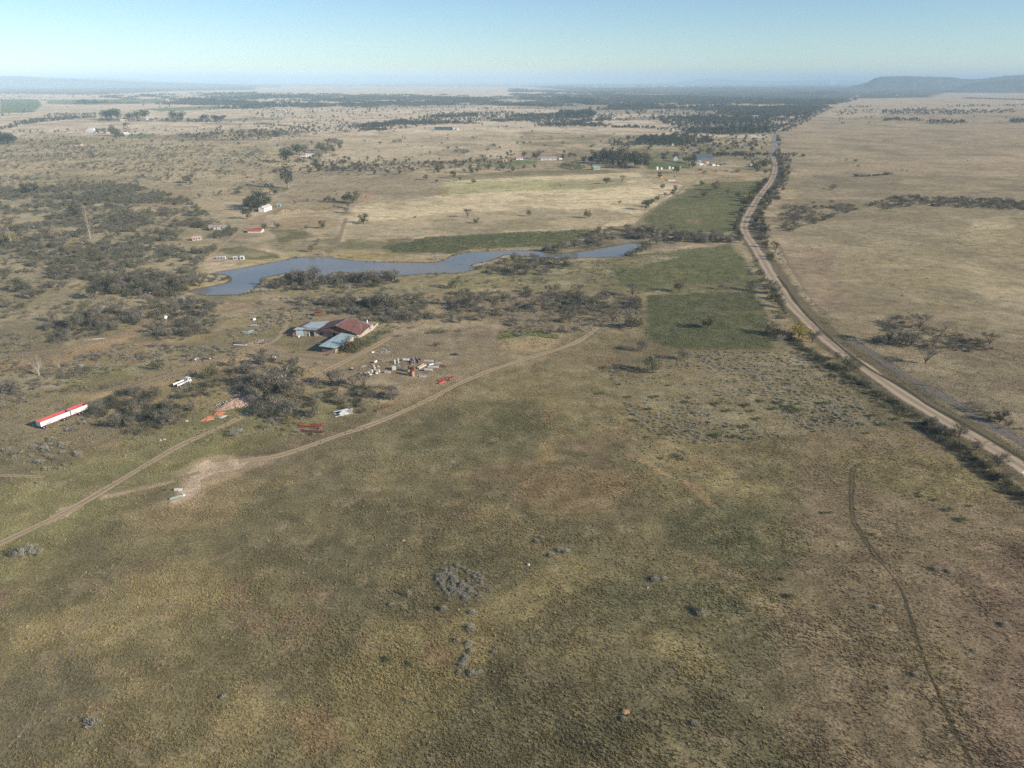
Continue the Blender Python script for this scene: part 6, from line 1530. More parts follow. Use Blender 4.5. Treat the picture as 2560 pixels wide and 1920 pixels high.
def implement(name, label, p, rz, L_, m, seed, cat='implement', wd=1.6):
    o = thing(name, label, cat, p, rz); rng = random.Random(seed)
    f = MB()
    for y in (-wd / 2, wd / 2): f.box((0, y, .62), (L_, .14, .16))
    for k in range(6): f.box((-L_ / 2 + .2 + k * (L_ - .4) / 5, 0, .62), (.12, wd - .16, .14))
    f.build('frame', m, o)
    MB().tube((L_ / 2 - .03, 0, .6), (L_ / 2 + 1.2, 0, .45), .09, .07, 6).build('drawbar', m, o)
    for k in range(8):
        x = -L_ / 2 + .35 + k * (L_ - .7) / 7
        t = MB(); y = (-1) ** k * wd * .3
        t.tube((x, y, .6), (x + .15, y, .25), .05, .05, 5); t.tube((x + .15, y - .03, .3), (x + .15, y + .03, .3), .3, .3, 12)
        t.build('disc', STEEL if k % 3 else RUSTP, o)
    for y in (-1, 1):
        MB().tube((0, y * (wd / 2 + .16), .4), (0, y * (wd / 2 + .38), .4), .4, .4, 12).build('wheel', TYRE, o)
    return o
implement('trailer_frame', 'orange trailer frame at the left of the white sheets by the farm', at(1662, 448), .05, 9, ORANGEP, 1)
implement('trailer_frame', 'red-orange implement in front of the white sheets by the farm', at(1688, 457), .08, 9, REDP, 2)
boxy('sheet_stack', 'stack of white sheets between the two orange implements', 'stack', at(1678, 451.5), (9, 4.5, 1.0), .03, WHITE, OLDWHITE)
boxy('crate', 'small dark crate above the white sheets', 'crate', at(1687, 443), (2, 1.4, .9), .2, BLACK)
house('farmhouse', 'white farmhouse with flat-looking roof between round pines', 'house', at(776, 391), R(12), 14, 9, 3, 1.4, WHITE, OLDWHITE)
boxy('container', 'white low wall block left of the white farmhouse', 'container', at(757, 392), (8, 3, 1.6), .15, OLDWHITE)
flatshed('hut', 'small brick hut at the left end of the green strip', 'hut', at(1262, 404), .1, 6.5, 4.5, 3.6, PINK, PINK)
flatshed('long_shed', 'long dark blue-green shed alone on the plain', 'shed', at(1108, 325), R(2), 42, 14, 5, mat('dark_teal_wall', (.07, .11, .12), .7, 0, .2, .3), mat('dark_teal_roof', (.05, .08, .09), .6, 0, .2, .3), slope=1.5)
flatshed('white_shed', 'white shed right of the long dark shed', 'shed', at(1140, 325), R(2), 14, 9, 4, WHITE, WHITE)
for i, (x, y, w, d, h, m, rf, lb) in enumerate([(192, 365, 18, 9, 3, PINK, DKROOF, 'brick house with dark roof on the upper left plain'), (225, 332, 16, 9, 3.4, OLDWHITE, PALEBLUE, 'pale house with grey-blue roof at the upper left farm'), (230, 326, 12, 8, 4, WHITE, OLDWHITE, 'taller white house behind the grey-blue roof, upper left'), (213, 327, 12, 8, 3.5, PINK, PINKROOF, 'pink building left of the taller white house, upper left'), (240, 333, 10, 6, 3, WHITE, OLDWHITE, 'white shed right of the grey-blue roof, upper left'), (269, 334, 9, 7, 4, OLDWHITE, BROWNIRON, 'cream house partly behind the dark gums, upper left'), (372, 300, 22, 10, 5, WHITE, WHITE, 'white house in the middle of the long upper left grove'), (385, 302, 20, 9, 3.5, OLDWHITE, OLDWHITE, 'low white wing right of the white grove house'), (310, 303, 18, 8, 3.5, mat('cream_wall', (.62, .52, .34), .8, 0, .2, 1), OLDWHITE, 'cream building at the left of the long upper left grove'), (344, 301, 9, 8, 5, PINK, PINKROOF, 'small pinkish building left of the white grove house'), (318, 311, 12, 7, 2.5, BLUE, BLUE, 'low blue shed above the pointed conifer, upper left'), (316, 336, 9, 4, 2.5, WHITE, WHITE, 'white camper body beside the pointed conifer, upper left')]):
    house('farmhouse' if w > 14 else 'cottage', lb, 'house', at(x, y), .1, w, d, h, 2, m, rf, openings=w > 11)
# far white houses, too small to show parts
rngh = random.Random(5)
FARH = [(10, 246, 40, 'white farm roofs at the left edge beyond the green field'), (432, 262, 26, 'white roof at the edge of the far left green field'), (455, 250, 30, 'pinkish far roof among the upper left trees'), (850, 253, 26, 'pale roof beside the small far green field'), (715, 280, 16, 'tiny white house alone on the upper left plain'), (668, 223, 60, 'long pale building on the far left plain'), (1627, 230, 40, 'white far building at the wood edge right of centre'), (1470, 310, 10, 'tiny white hut among the centre rows'), (1398, 292, 10, 'tiny pale hut in the dark pines'), (1683, 327, 10, 'white van-like hut below the far gum row'), (1735, 351, 16, 'white house inside the dark mid plain grove'), (1690, 341, 10, 'thin white hut above the blue hut'), (1682, 364, 9, 'blue-roofed hut on the right middle plain'), (1893, 294, 60, 'long white shed in the far roadside wood'), (2142, 241, 26, 'white house beside the far end of the road'), (2242, 239, 24, 'white house in the far right wood'), (2010, 212, 170, 'long white factory hall on the horizon right of centre'), (1745, 206, 110, 'white works under the flat distant hill'), (2170, 232, 40, 'pale roof in the far right wood'), (1966, 213, 50, 'pale hall left of the long white factory hall'), (2235, 192, 46, 'white mast station at the left on the flat hill'), (2286, 192, 46, 'white mast station at the right on the flat hill')]
for x, y, w, lb in FARH:
    w *= .62
    if y < 195:
        d_ = ray(x, y); t = 9900 / d_[1]; p = Vector((d_[0] * t, 9900, CAM_H + d_[2] * t - 3)); w *= .75
    else: p = at(x, y)
    b = MB(); h = max(3.2, w * .12); dd = w * .45
    b.box((0, 0, h / 2), (w, dd, h), mi=0)
    b.slab([(-w / 2 - .3, -dd / 2 - .3, h + .2), (w / 2 + .3, -dd / 2 - .3, h + .2), (w / 2 + .3, 0, h * 1.5), (-w / 2 - .3, 0, h * 1.5)], .25, 1)
    b.slab([(w / 2 + .3, dd / 2 + .3, h + .2), (-w / 2 - .3, dd / 2 + .3, h + .2), (-w / 2 - .3, 0, h * 1.5), (w / 2 + .3, 0, h * 1.5)], .25, 1)
    o = b.build('distant_building', [OLDWHITE, BLUE if 'blue' in lb else (PINKROOF if 'pink' in lb else OLDWHITE)]); o.location = p; o.rotation_euler = (0, 0, rngh.uniform(-.2, .2))
    tag(o, lb, 'building')
for k, x in enumerate((2077, 2082, 2087)):
    d_ = ray(x, 207.5); t = 20500 / d_[1]
    b = MB().box((0, 0, 55 - k * 4), (34, 40, 110 - k * 8)); b.box((0, 0, 114 - k * 8), (12, 14, 8))
    o = b.build('tower_block', WHITE); o.location = (d_[0] * t, 20500, 0)
    tag(o, '%s of three white tower blocks on the horizon' % ('left', 'middle', 'right')[k], 'tower block', 'white tower blocks on the horizon')
d_ = ray(2316, 192); t = 9900 / d_[1]
mast = thing('radio_mast', 'thin radio mast on the flat-topped hill', 'mast', (d_[0] * t, 9900, CAM_H + d_[2] * t - 6))
MB().tube((0, 0, 0), (0, 0, 42), 1.6, .6, 5).build('lattice', STEEL, mast)
MB().box((0, 0, 34), (4, 4, 2)).build('platform', STEEL, mast)

# --- the red and white tipper trailers
def tipper(label, p, rz, L_, wheels):
    o = thing('tipper_trailer', label, 'trailer', p, rz, 'red and white tipper trailers')
    w = 2.5; z0, z1 = 1.15, 2.85; t = .09
    b = MB()
    b.box((0, -w / 2, (z0 + z1) / 2), (L_, t, z1 - z0)); b.box((0, w / 2, (z0 + z1) / 2), (L_, t, z1 - z0))
    for s in (-1, 1): b.box((s * (L_ / 2 - t / 2), 0, (z0 + z1) / 2), (t, w - t - .004, z1 - z0))
    for k in range(int(L_ / 1.1) + 1):
        for s in (-1, 1): b.box((-L_ / 2 + .1 + k * (L_ - .2) / int(L_ / 1.1), s * (w / 2 + .075), (z0 + z1) / 2), (.09, .06, z1 - z0 - .1))
    b.build('body', WHITE, o)
    r_ = MB()
    r_.box((0, 0, z0 + .12), (L_ - .2, w - .2, .06))
    for s in (-1, 1):
        r_.box((0, s * (w / 2 - .085), (z0 + z1) / 2 + .08), (L_ - .2, .07, z1 - z0 - .1))
        r_.box((s * (L_ / 2 - .13), 0, (z0 + z1) / 2 + .08), (.06, w - .26, z1 - z0 - .1))
    r_.build('liner', REDP, o)
    for s in (-1, 1):
        MB().box((0, s * (w / 2 + .005), z1 + .04), (L_ + .06, .16, .09)).build('top_rail', VIOLET, o)
    MB().box((0, 0, .95), (L_ * .96, 1.0, .3)).build('chassis', RUSTP, o)
    for x in wheels:
        for s in (-1, 1):
            a = MB().tube((x, s * .78, .52), (x, s * 1.2, .52), .52, .52, 16).build('wheel', TYRE, o)
            MB().tube((x, s * 1.2, .52), (x, s * 1.22, .52), .26, .24, 12).build('rim', STEEL, a)
    for k, (x, c) in enumerate([(-L_ * .28, BLACK), (-L_ * .2, BLACK), (L_ * .12, BLUESCRAP), (L_ * .2, BLACK), (L_ * .36, RUSTP)]):
        MB().box((x, -w / 2 - .06, z0 + .35), (.75, .03, .2)).build('marking', c, o)
    MB().box((0, -w / 2 - .055, z0 + .06), (L_ * .9, .03, .1)).build('red_stripe', REDP, o)
    return o
A, B = at(105, 1075), at(222, 1029)
dv = (B - A).normalized(); nv = Vector((-dv.y, dv.x, 0)); tot = (B - A).length; ang = math.atan2(dv.y, dv.x)
c0 = nv * 1.25
L1 = tot * .615; L2 = tot * .365
tipper('longer red and white tipper trailer, at the near end of the coupled pair', A + dv * L1 / 2 + c0, ang, L1, (-L1 * .42, -L1 * .32, L1 * .27, L1 * .37))
t2 = tipper('shorter red and white tipper trailer, at the far end of the coupled pair', B - dv * L2 / 2 + c0, ang, L2, (-L2 * .05, L2 * .15))

# --- white flatbed truck
p, r, l = heading((440, 970), (476, 955))
o = thing('flatbed_truck', 'white flatbed truck with white drop sides and open rear', 'truck', p, r)
h = l / 2
MB().box((-.4, 0, .75), (l * .95, .8, .28)).build('chassis', BLACK, o)
MB().box((-l * .13, 0, 1.0), (l * .70, 2.2, .1)).build('deck', mat('deck_boards', (.20, .17, .15), .9, 0, .4, 2), o)
for s in (-1, 1):
    MB().box((-l * .13, s * 1.15, 1.3), (l * .72, .1, .62)).build('side_board', WHITE, o)
    MB().box((-l * .49 - .05, s * 1.15, 1.15), (.2, .2, 1.3)).build('rear_post', WHITE, o)
MB().box((l * .235, 0, 1.6), (.12, 2.2, 1.2)).build('headboard', WHITE, o)
cb = MB().hull([(l * .27, -1.1, .6), (l * .49, -1.1, .6), (l * .49, 1.1, .6), (l * .27, 1.1, .6), (l * .27, -1.05, 2.45), (l * .43, -1.0, 2.45), (l * .43, 1.0, 2.45), (l * .27, 1.05, 2.45)]).build('cab', WHITE, o)
MB().hull([(l * .478, -.95, 1.55), (l * .487, -.95, 1.55), (l * .487, .95, 1.55), (l * .478, .95, 1.55), (l * .447, -.9, 2.25), (l * .456, -.9, 2.25), (l * .456, .9, 2.25), (l * .447, .9, 2.25)]).build('windscreen', GLASS, cb)
MB().box((l * .36, -1.09, 1.9), (l * .1, .06, .6)).build('side_window', GLASS, cb)
for x in (-l * .33, l * .36):
    for s in (-1, 1):
        a = MB().tube((x, s * .8, .45), (x, s * 1.12, .45), .45, .45, 14).build('wheel', TYRE, o)
        MB().tube((x, s * 1.12, .45), (x, s * 1.14, .45), .22, .2, 10).build('rim', WHITE, a)

# --- feed trough, white basin, stones by the bare earth
p, r, l = heading((424, 1250), (456, 1240))
o = thing('feed_trough', 'long grey-green feed trough with white feed inside', 'trough', p, r)
MB().box((0, -.3, .3), (l, .07, .35)).box((0, .3, .3), (l, .07, .35)).box((-l / 2 + .04, 0, .3), (.07, .53, .35)).box((l / 2 - .04, 0, .3), (.07, .53, .35)).box((0, 0, .16), (l - .16, .53, .06)).build('trough', mat('grey_green_steel', (.25, .31, .27), .7, 0, .25, 3), o)
for k in range(4): MB().box((-l * .36 + k * l * .24, .02, .34), (l * .17, .4, .06)).build('feed_panel', WHITE, o)
for s in (-1, 1):
    for q in (-1, 1): MB().box((s * l * .42, q * .26, .07), (.1, .1, .14)).build('foot', STEEL, o)
MB().box((l / 2 + .4, 0, .3), (.7, .8, .55)).build('end_box', mat('pale_green', (.50, .60, .52), .7, 0, .15, 2), o)
o = thing('bath_tub', 'long white tub lying on the bare earth', 'tub', at(446, 1226.5), .05)
MB().hull([(-.95, -.3, 0), (.95, -.3, 0), (.95, .3, 0), (-.95, .3, 0), (-1.1, -.42, .5), (1.1, -.38, .5), (1.1, .38, .5), (-1.1, .42, .5)]).build('shell', WHITE, o)
MB().box((0, 0, .53), (2.3, .95, .05)).build('rim', WHITE, o)
def stone(name, label, p, s, m, seed, cat='rock'):
    rng = random.Random(seed); import bmesh
    bm = bmesh.new(); bmesh.ops.create_icosphere(bm, subdivisions=2, radius=1)
    for v in bm.verts:
        k = 1 + rng.uniform(-.22, .22); v.co = Vector((v.co.x * s[0] * k, v.co.y * s[1] * k, max(-.1, v.co.z) * s[2] * k))
    me = bpy.data.meshes.new(name); bm.to_mesh(me); bm.free(); me.materials.append(m)
    o = bpy.data.objects.new(name, me); COL.objects.link(o); o.location = p; return tag(o, label, cat)
stone('rock', 'small dark stone left of the white tub', at(413, 1226), (.4, .3, .3), BLACK, 1)
stone('rock', 'pale round stone alone right of the centre foreground', at(1321, 1412), (.42, .4, .35), GREYST, 2)
stone('termite_mound', 'low reddish termite mound in the right centre foreground', at(1563, 1781), (.8, .65, .5), mat('red_earth', (.36, .21, .13), .95, 0, .3, 3), 3, 'mound')
stone('termite_mound', 'tiny orange termite mound in the left centre foreground', at(1008, 1352), (.5, .4, .35), mat('orange_earth', (.42, .26, .14), .95, 0, .3, 3), 4, 'mound')
stone('rock', 'pale stone beside the near shrub clump, right of centre', at(1619, 1469), (.25, .22, .2), GREYST, 5)
stone('rock', 'pale stone on the near track side below the trailer thicket', at(401, 1101), (.5, .4, .4), GREYST, 6)
stone('rock', 'yellowish stone right of the pale stone below the trailer thicket', at(411, 1099), (.5, .4, .45), mat('yellow_stone', (.5, .36, .18), .95, 0, .2, 3), 7)
stone('rock', 'pale stone left of the orange clay heap', at(466, 1053), (.6, .5, .4), GREYST, 8)

# --- heaps
def heap(name, label, p, rz, sx, sy, h, m, seed, chunks=0, cm=None, csize=.4, cat='heap'):
    rng = random.Random(seed)
    o = thing(name, label, cat, p, rz)
    b = MB(); n = 18; rings = 6
    rows = []
    for i in range(rings + 1):
        q = i / rings
        row = []
        for k in range(n):
            t = 2 * math.pi * k / n; j = 1 + .22 * math.sin(3 * t + seed) + rng.uniform(-.1, .1)
            row.append(Vector((math.cos(t) * sx * q * j, math.sin(t) * sy * q * j, h * (1 - q) ** .8 * (.8 + .35 * rng.random()) if i < rings else -.05)))
        rows.append(row)
    for i in range(rings):
        for k in range(n):
            k2 = (k + 1) % n
            b.face([rows[i + 1][k], rows[i + 1][k2], rows[i][k2], rows[i][k]])
    b.build('mound', m, o)
    if chunks:
        for mt in (cm if isinstance(cm, list) else [cm]):
            c = MB()
            for _ in range(chunks):
                t = rng.uniform(0, 6.28); q = rng.random() ** .6 * 1.05; s = csize * rng.uniform(.4, 1.4)
                c.box((math.cos(t) * sx * q, math.sin(t) * sy * q, h * max(0, 1 - q) ** .8 * .9 + s * .25), (s, s * rng.uniform(.5, 1), s * rng.uniform(.3, .8)), rng.uniform(0, 3), rx=rng.uniform(-.5, .5), ry=rng.uniform(-.5, .5))
            f = c.build('rubble', mt, o); f['kind'] = 'stuff'
    return o
heap('rubble_heap', 'pinkish rubble heap with white chunks beside dark bushes', at(590, 1010), .5, 7.5, 4.5, 1.7, RUBBLE, 3, 70, [mat('pink_chunks', (.42, .29, .22), .95, 0, .3, 2), mat('grey_chunks', (.44, .38, .32), .95, 0, .3, 2)], .42)
heap('rubble_heap', 'smaller upper rubble heap edged with white stones', at(622, 985), .3, 5.5, 3, 1.2, RUBBLE, 4, 40, [PINK, MATS['grey_chunks']], .42)
heap('clay_heap', 'bright orange clay heap at the lower end of the rubble', at(520, 1048), .55, 2.6, 1.5, .9, ORANGEP, 5, 30, ORANGEP, .35)
heap('clay_heap', 'smaller orange clay heap next to the rubble heap', at(548, 1035), .5, 2.2, 1.3, .8, ORANGEP, 6, 20, ORANGEP, .3)
heap('gravel_heap', 'small grey gravel heap right of the orange clay heap', at(556, 1042), .5, 1.8, 1.0, .5, GREYST, 7)
heap('spoil_heap', 'wide earth spoil heap left of the old diggings', at(712, 533), 0, 11, 6, 3.2, EARTH, 8)
heap('spoil_heap', 'earth spoil heap right beside the wide one above the diggings', at(750, 528), 0, 12, 6, 3, EARTH, 9)
heap('spoil_heap', 'reddish spoil heap at the corner of the field above the big clump', at(915, 492), 0, 9, 6, 2.6, mat('red_spoil', (.36, .19, .12), .95, 0, .3, .8), 10)
heap('spoil_heap', 'dark earth bank with a white frame near the dam tip', at(365, 745), .2, 5, 3, 2.6, mat('dark_spoil', (.15, .12, .08), .95, 0, .3, .8), 11)
heap('spoil_heap', 'pale grey stone heap right of the dark earth bank', at(462, 748), .2, 4, 2, 1.0, GREYST, 12, 30, GREYST, .5)
# --- white crates by the dam
for i, (x, y, s) in enumerate([(546, 647, 1.6), (553, 647, 1.7), (561, 647, 1.8), (588, 648, 2.1), (597, 648, 1.8), (606, 648, 2.4)]):
    lb = ['leftmost of the three left white crates by the dam', 'middle of the three left white crates by the dam', 'rightmost of the three left white crates by the dam', 'leftmost of the three right white crates by the dam', 'middle of the three right white crates by the dam', 'rightmost and largest of the white crates by the dam'][i]
    o = thing('crate', lb, 'crate', at(x, y), .25, 'white crates by the dam')
    MB().box((0, 0, s * .45), (s * 1.1, s, s * .86)).build('body', WHITE, o)
    MB().box((-.1, -s / 2 - .02, s * .42), (s * .7, .05, s * .6)).build('opening', BLACK, o)
    MB().box((0, 0, s * .92), (s * 1.18, s * 1.08, .12)).build('lid', OLDWHITE, o)
# small odd things
o = thing('gate_post_pair', 'white frame standing on the dark earth bank', 'frame', at(380, 742), .3)
for x in (-.7, .7): MB().box((x, 0, 1.2), (.2, .2, 2.4)).build('post', WHITE, o)
MB().box((0, 0, 2.5), (1.8, .25, .25)).build('beam', PINK, o)
o = thing('signpost', 'white signboard standing in the dark thicket left of the shed', 'sign', at(416, 803), .4)
MB().box((0, 0, 1.0), (.12, .12, 2.0)).build('post', OLDWHITE, o)
MB().box((.1, -.1, 2.1), (1.3, .1, 1.5), 0, ry=.5).build('board', WHITE, o)
o = thing('road_sign', 'white triangular road sign at the right edge beside the road', 'sign', at(2556, 1190), .2)
MB().tube((0, 0, 0), (0, 0, 1.5), .04, .04, 6).build('post', STEEL, o)
MB().hull([(-.55, -.03, 1.0), (.55, -.03, 1.0), (.55, .03, 1.0), (-.55, .03, 1.0), (-.03, -.03, 1.95), (.03, -.03, 1.95), (.03, .03, 1.95), (-.03, .03, 1.95)]).build('plate', WHITE, o)
o = thing('marker_post', 'white marker post on the left verge of the gravel road', 'post', at(1914, 697), 0)
MB().tube((0, 0, 0), (0, 0, 1.2), .3, .25, 8).build('shaft', WHITE, o); MB().tube((0, 0, 1.2), (0, 0, 1.4), .32, .2, 8).build('cap', OLDWHITE, o)

# --- sheets, beams and scrap
def pile(name, label, p, rz, L_, W_, n, m, seed, zstep=.09, cat='pile', spread=.35, part='plank', bw=(.25, .5), bt=.06):
    """loose stack of long pieces, each its own part"""
    rng = random.Random(seed); o = thing(name, label, cat, p, rz)
    for k in range(n):
        l_ = L_ * rng.uniform(.5, 1.0)
        MB().box((rng.uniform(-.2, .2) * L_, rng.uniform(-.5, .5) * W_, bt / 2 + .02 + k * zstep), (l_, rng.uniform(*bw), bt), rng.uniform(-spread, spread), ry=rng.uniform(-.05, .05)).build(part, m if not isinstance(m, list) else rng.choice(m), o)
    return o
pile('timber_pile', 'heap of bleached white timber in front of the scrapyard thicket', at(862, 1035), .35, 5.5, 2.2, 16, WHITE, 1)
pile('iron_sheets', 'long white and rusty iron sheets lying below the grey shrubs', at(600, 863), -.12, 6.5, 1.4, 7, [OLDWHITE, WHITE, RUSTP], 2, .06, spread=.15, part='sheet', bw=(.7, 1.1), bt=.04)
pile('iron_sheets', 'bluish sheets and pipes dumped among shrubs left of the shed', at(622, 832), .3, 4.5, 2.5, 8, [PALEBLUE, OLDWHITE, WHITE, TEAL], 3, .1, spread=1.2, part='sheet', bw=(.5, 1.1), bt=.05)
pile('iron_sheets', 'crumpled pale sheets higher up left of the shed', at(636, 815), .9, 3.5, 2.0, 7, [PALEBLUE, OLDWHITE, STEEL], 4, .12, spread=1.4, part='sheet', bw=(.4, .9), bt=.05)
boxy('drum', 'white drum lying above the dumped sheets', 'drum', at(636, 800), (1.4, 1.0, 1.0), .6, WHITE, OLDWHITE)
pile('iron_sheets', 'white sheets at the top of the dump beside the dam track', at(632, 782), .1, 3.6, 1.2, 4, [WHITE, OLDWHITE], 5, .08, part='sheet', bw=(.6, 1), bt=.05)
pile('iron_sheets', 'grey sheets dumped near the left corner of the shed', at(648, 855), .1, 3.4, 2.2, 6, [STEEL, GREYST, OLDWHITE], 6, .07, spread=1, part='sheet', bw=(.5, 1), bt=.04)
heap('debris_heap', 'mixed debris heap with white and rusty pieces in the left scrub', at(500, 900), .1, 4.5, 1.8, .5, mat('debris_earth', (.25, .2, .15), .95, 0, .4, 2), 21, 16, [OLDWHITE, BLACK, RUSTP], .6)
heap('debris_heap', 'white plastic heap at the edge of the dark clump', at(682, 893), .1, 1.6, .9, .7, WHITE, 22, 8, WHITE, .4)
pile('boards', 'pale long boards leaning in the scrub behind the trailer', at(195, 917), .75, 5, 1, 4, OLDWHITE, 7, .15, spread=.1, part='board')
pile('boards', 'row of pale boards along the orange track', at(240, 848), .42, 8, .8, 5, OLDWHITE, 8, .05, spread=.08, part='board')
def steel_frame(label, p, rz, L_, W_, m, seed, n=9):
    o = thing('steel_truss', label, 'truss', p, rz, 'red steel trusses on the ground'); rng = random.Random(seed)
    for y in (-W_ / 2, W_ / 2): MB().box((0, y, .45), (L_, .12, .18)).build('chord', m, o)
    for z in (.1, .8): MB().box((0, 0, z), (L_ * .96, .1, .12)).build('chord', m, o)
    for k in range(n):
        x = -L_ / 2 + .2 + k * (L_ - .4) / (n - 1)
        MB().tube((x, -W_ / 2, .45), (x + rng.uniform(-.2, .3), W_ / 2, .45), .05, .05, 5).build('brace', m, o)
    return o
DKRED = mat('dark_red_oxide', (.22, .06, .05), .8, 0, .4, 1.5)
steel_frame('front dark red steel truss lying below the thicket', at(780, 1081), -.1, 8.5, .8, DKRED, 1, 14)
steel_frame('bright red steel truss behind the dark red one', at(775, 1069), -.1, 7.5, 1.2, REDIRON, 2)
steel_frame('short bright red steel truss at the right end of the pile', at(795, 1065), -.15, 4, 1.4, REDIRON, 3)
steel_frame('left red steel truss half in grey shrubs', at(745, 1062), -.2, 4.5, 1.2, DKRED, 4)
steel_frame('dark red steel bars at the far left of the red pile', at(664, 1042), -.25, 4, 1.0, DKRED, 5)
steel_frame('low reddish steel bars halfway along the red pile', at(703, 1052), -.1, 3, .8, RUSTP, 6)
steel_frame('long rusty steel frame beside the long track', at(962, 1022), .75, 7.5, 1.1, RUSTP, 7)
implement('harrow', 'red and black disc harrow above the long track', at(1117, 950), .72, 6.5, REDIRON, 5, 'harrow', 2.2)
boxy('implement_box', 'bright red beam box at the near end of the harrow', 'implement', at(1103, 958), (2.6, .6, .55), .72, REDP)
# scrapyard
CREAMW = mat('dirty_cream', (.50, .45, .36), .8, 0, .4, 2)
def cabinet(label, x, y, s, rz, m, lying=False, group='white cabinets in the scrapyard'):
    o = thing('cabinet', label, 'cabinet', at(x, y), rz, group)
    MB().box((0, 0, s[2] / 2), s).build('body', m, o)
    MB().box((0, -s[1] / 2 - .03, s[2] / 2), (s[0] * .92, .05, s[2] * .92)).build('door', OLDWHITE if m is not OLDWHITE else GREYST, o)
    MB().box((s[0] * .3, -s[1] / 2 - .08, s[2] * .55), (.05, .05, s[2] * .3)).build('handle', STEEL, o)
    return o
cabinet('large white cabinet with dark open side in mid scrapyard', 984, 924, (1.7, 1.5, 1.5), .5, OLDWHITE)
cabinet('tall white panel cabinet at the top of the scrapyard', 996, 907, (.5, .8, 1.9), .5, WHITE)
cabinet('grey upright cabinet left of the tall white panel', 987, 909, (.6, .6, 1.8), .5, GREYST)
for i, (x, y) in enumerate([(929, 931), (937, 928), (946, 931), (936, 921), (946, 918), (913, 934), (920, 933), (903, 935), (934, 916), (926, 937), (941, 934)]):
    w = ['big cream box in the middle', 'cream box right of the big one', 'white box at the right end', 'box at the upper middle', 'box at the upper right', 'low box towards the left', 'small box left of the big one', 'leftmost small box', 'topmost box', 'frontmost box', 'flat box in front right'][i]
    rr_ = random.Random(i); s = rr_.uniform(.75, 1.15)
    cabinet(w + ' of the scrapyard box cluster', x, y, (s * 1.1, s * .9, s * (1 if i < 3 else .7)), rr_.uniform(0, 1.5), rr_.choice([CREAMW, OLDWHITE, CREAMW]), group='white boxes in the scrapyard')
boxy('crate', 'small white-topped crate far left in the scrapyard', 'crate', at(881, 925), (.9, .8, .9), .4, BLACK, WHITE)
o = thing('gas_tank', 'white tank on an orange frame in the scrapyard', 'tank', at(939, 908), .9)
MB().tube((-.7, 0, .75), (.7, 0, .75), .42, .42, 12).build('vessel', WHITE, o)
MB().box((-1.0, 0, .25), (3.2, .8, .15)).build('frame', ORANGEP, o)
pile('scrap_bars', 'violet and pink scrap bars beyond the white tank', at(952, 902), .3, 2.2, .8, 5, [VIOLET, RUSTP], 31, .08, spread=.8, part='bar', bw=(.1, .25), bt=.1)
pile('scrap_bars', 'grey pipes lying at the left of the scrapyard', at(908, 917), .5, 3.2, 1.4, 6, [STEEL, GREYST], 32, .05, spread=.3, part='bar', bw=(.1, .2), bt=.1)
def pipe(label, x, y, rz, L_, r_, m, name='concrete_pipe'):
    o = thing(name, label, 'pipe', at(x, y), rz)
    MB().tube((-L_ / 2, 0, r_), (L_ / 2, 0, r_), r_, r_, 16).build('barrel', m, o)
    for s in (-1, 1): MB().tube((s * L_ / 2, 0, r_), (s * (L_ / 2 + .02), 0, r_), r_ * .8, r_ * .8, 16).build('mouth', DARK if s < 0 else m, o)
    return o
pipe('pale horizontal tank at the top of the scrapyard', 1015, 902, -.05, 2.6, .55, OLDWHITE, 'steel_tank')
pipe('grey concrete pipe at the right of the scrapyard', 1071, 928, -.12, 3.2, .62, CONC)
pipe('thin grey pipe lying under the concrete pipe', 1066, 933, -.3, 2.4, .25, STEEL, 'thin_pipe')
def slabthing(label, x, y, rz, s, m, cat='slab'):
    o = thing('concrete_slab', label, cat, at(x, y), rz, 'concrete slabs in the scrapyard')
    MB().box((0, 0, s[2] / 2 + .1), s).build('slab', m, o)
    for k in (-.35, .35): MB().box((s[0] * k, 0, .05), (.25, s[1] * .9, .1)).build('bearer', WOODM, o)
    return o
slabthing('upper long concrete slab at the right of the scrapyard', 1071, 904, -.1, (4.0, 1.0, .5), CONC)
slabthing('middle concrete slab ending in a white block', 1083, 919, -.08, (4.6, .8, .5), OLDWHITE)
slabthing('lower flat concrete slab in front of the rusty tanks', 1056, 942, -.05, (2.6, 1.2, .25), CONC)
slabthing('thin slab at the right end behind the concrete pipe', 1078, 912, .6, (2.2, .7, .4), WHITE)
slabthing('grey box beam left of the rusty tanks', 969, 933, -.05, (2.4, .8, .8), CONC)
o = thing('feed_trough', 'long slanting concrete trough in the scrapyard', 'trough', at(1054, 918), 1.05)
MB().box((0, -.55, .4), (5.0, .16, .75)).box((0, .55, .4), (5.0, .16, .75)).box((0, 0, .12), (4.98, .93, .2)).build('trough', CONC, o)
for k in (-1, 1): MB().box((k * 2.42, 0, .42), (.14, .92, .7)).build('end', OLDWHITE, o)
for i, (x, y, r_, h) in enumerate([(1022, 938, .75, 2.3), (1032, 940, .7, 2.1), (1035, 932, .75, 2.5), (1025, 930, .75, 2.5)]):
    o = thing('rusty_tank', '%s upright rusty tank at the front of the scrapyard' % ('front left', 'front right', 'rear right', 'rear left')[i], 'tank', at(x, y), i, 'rusty upright tanks')
    MB().tube((0, 0, .05), (0, 0, h), r_, r_, 14).build('vessel', RUSTP if i > 1 else mat('pale_rust', (.44, .30, .22), .8, 0, .45, 1.4), o)
    MB().tube((0, 0, h), (0, 0, h + .4), r_, r_ * .3, 14).build('cone', RUSTP, o)
    MB().tube((0, 0, h * .5), (0, 0, h * .5 + .08), r_ + .03, r_ + .03, 14).build('hoop', REDIRON, o)
rs_ = random.Random(77)
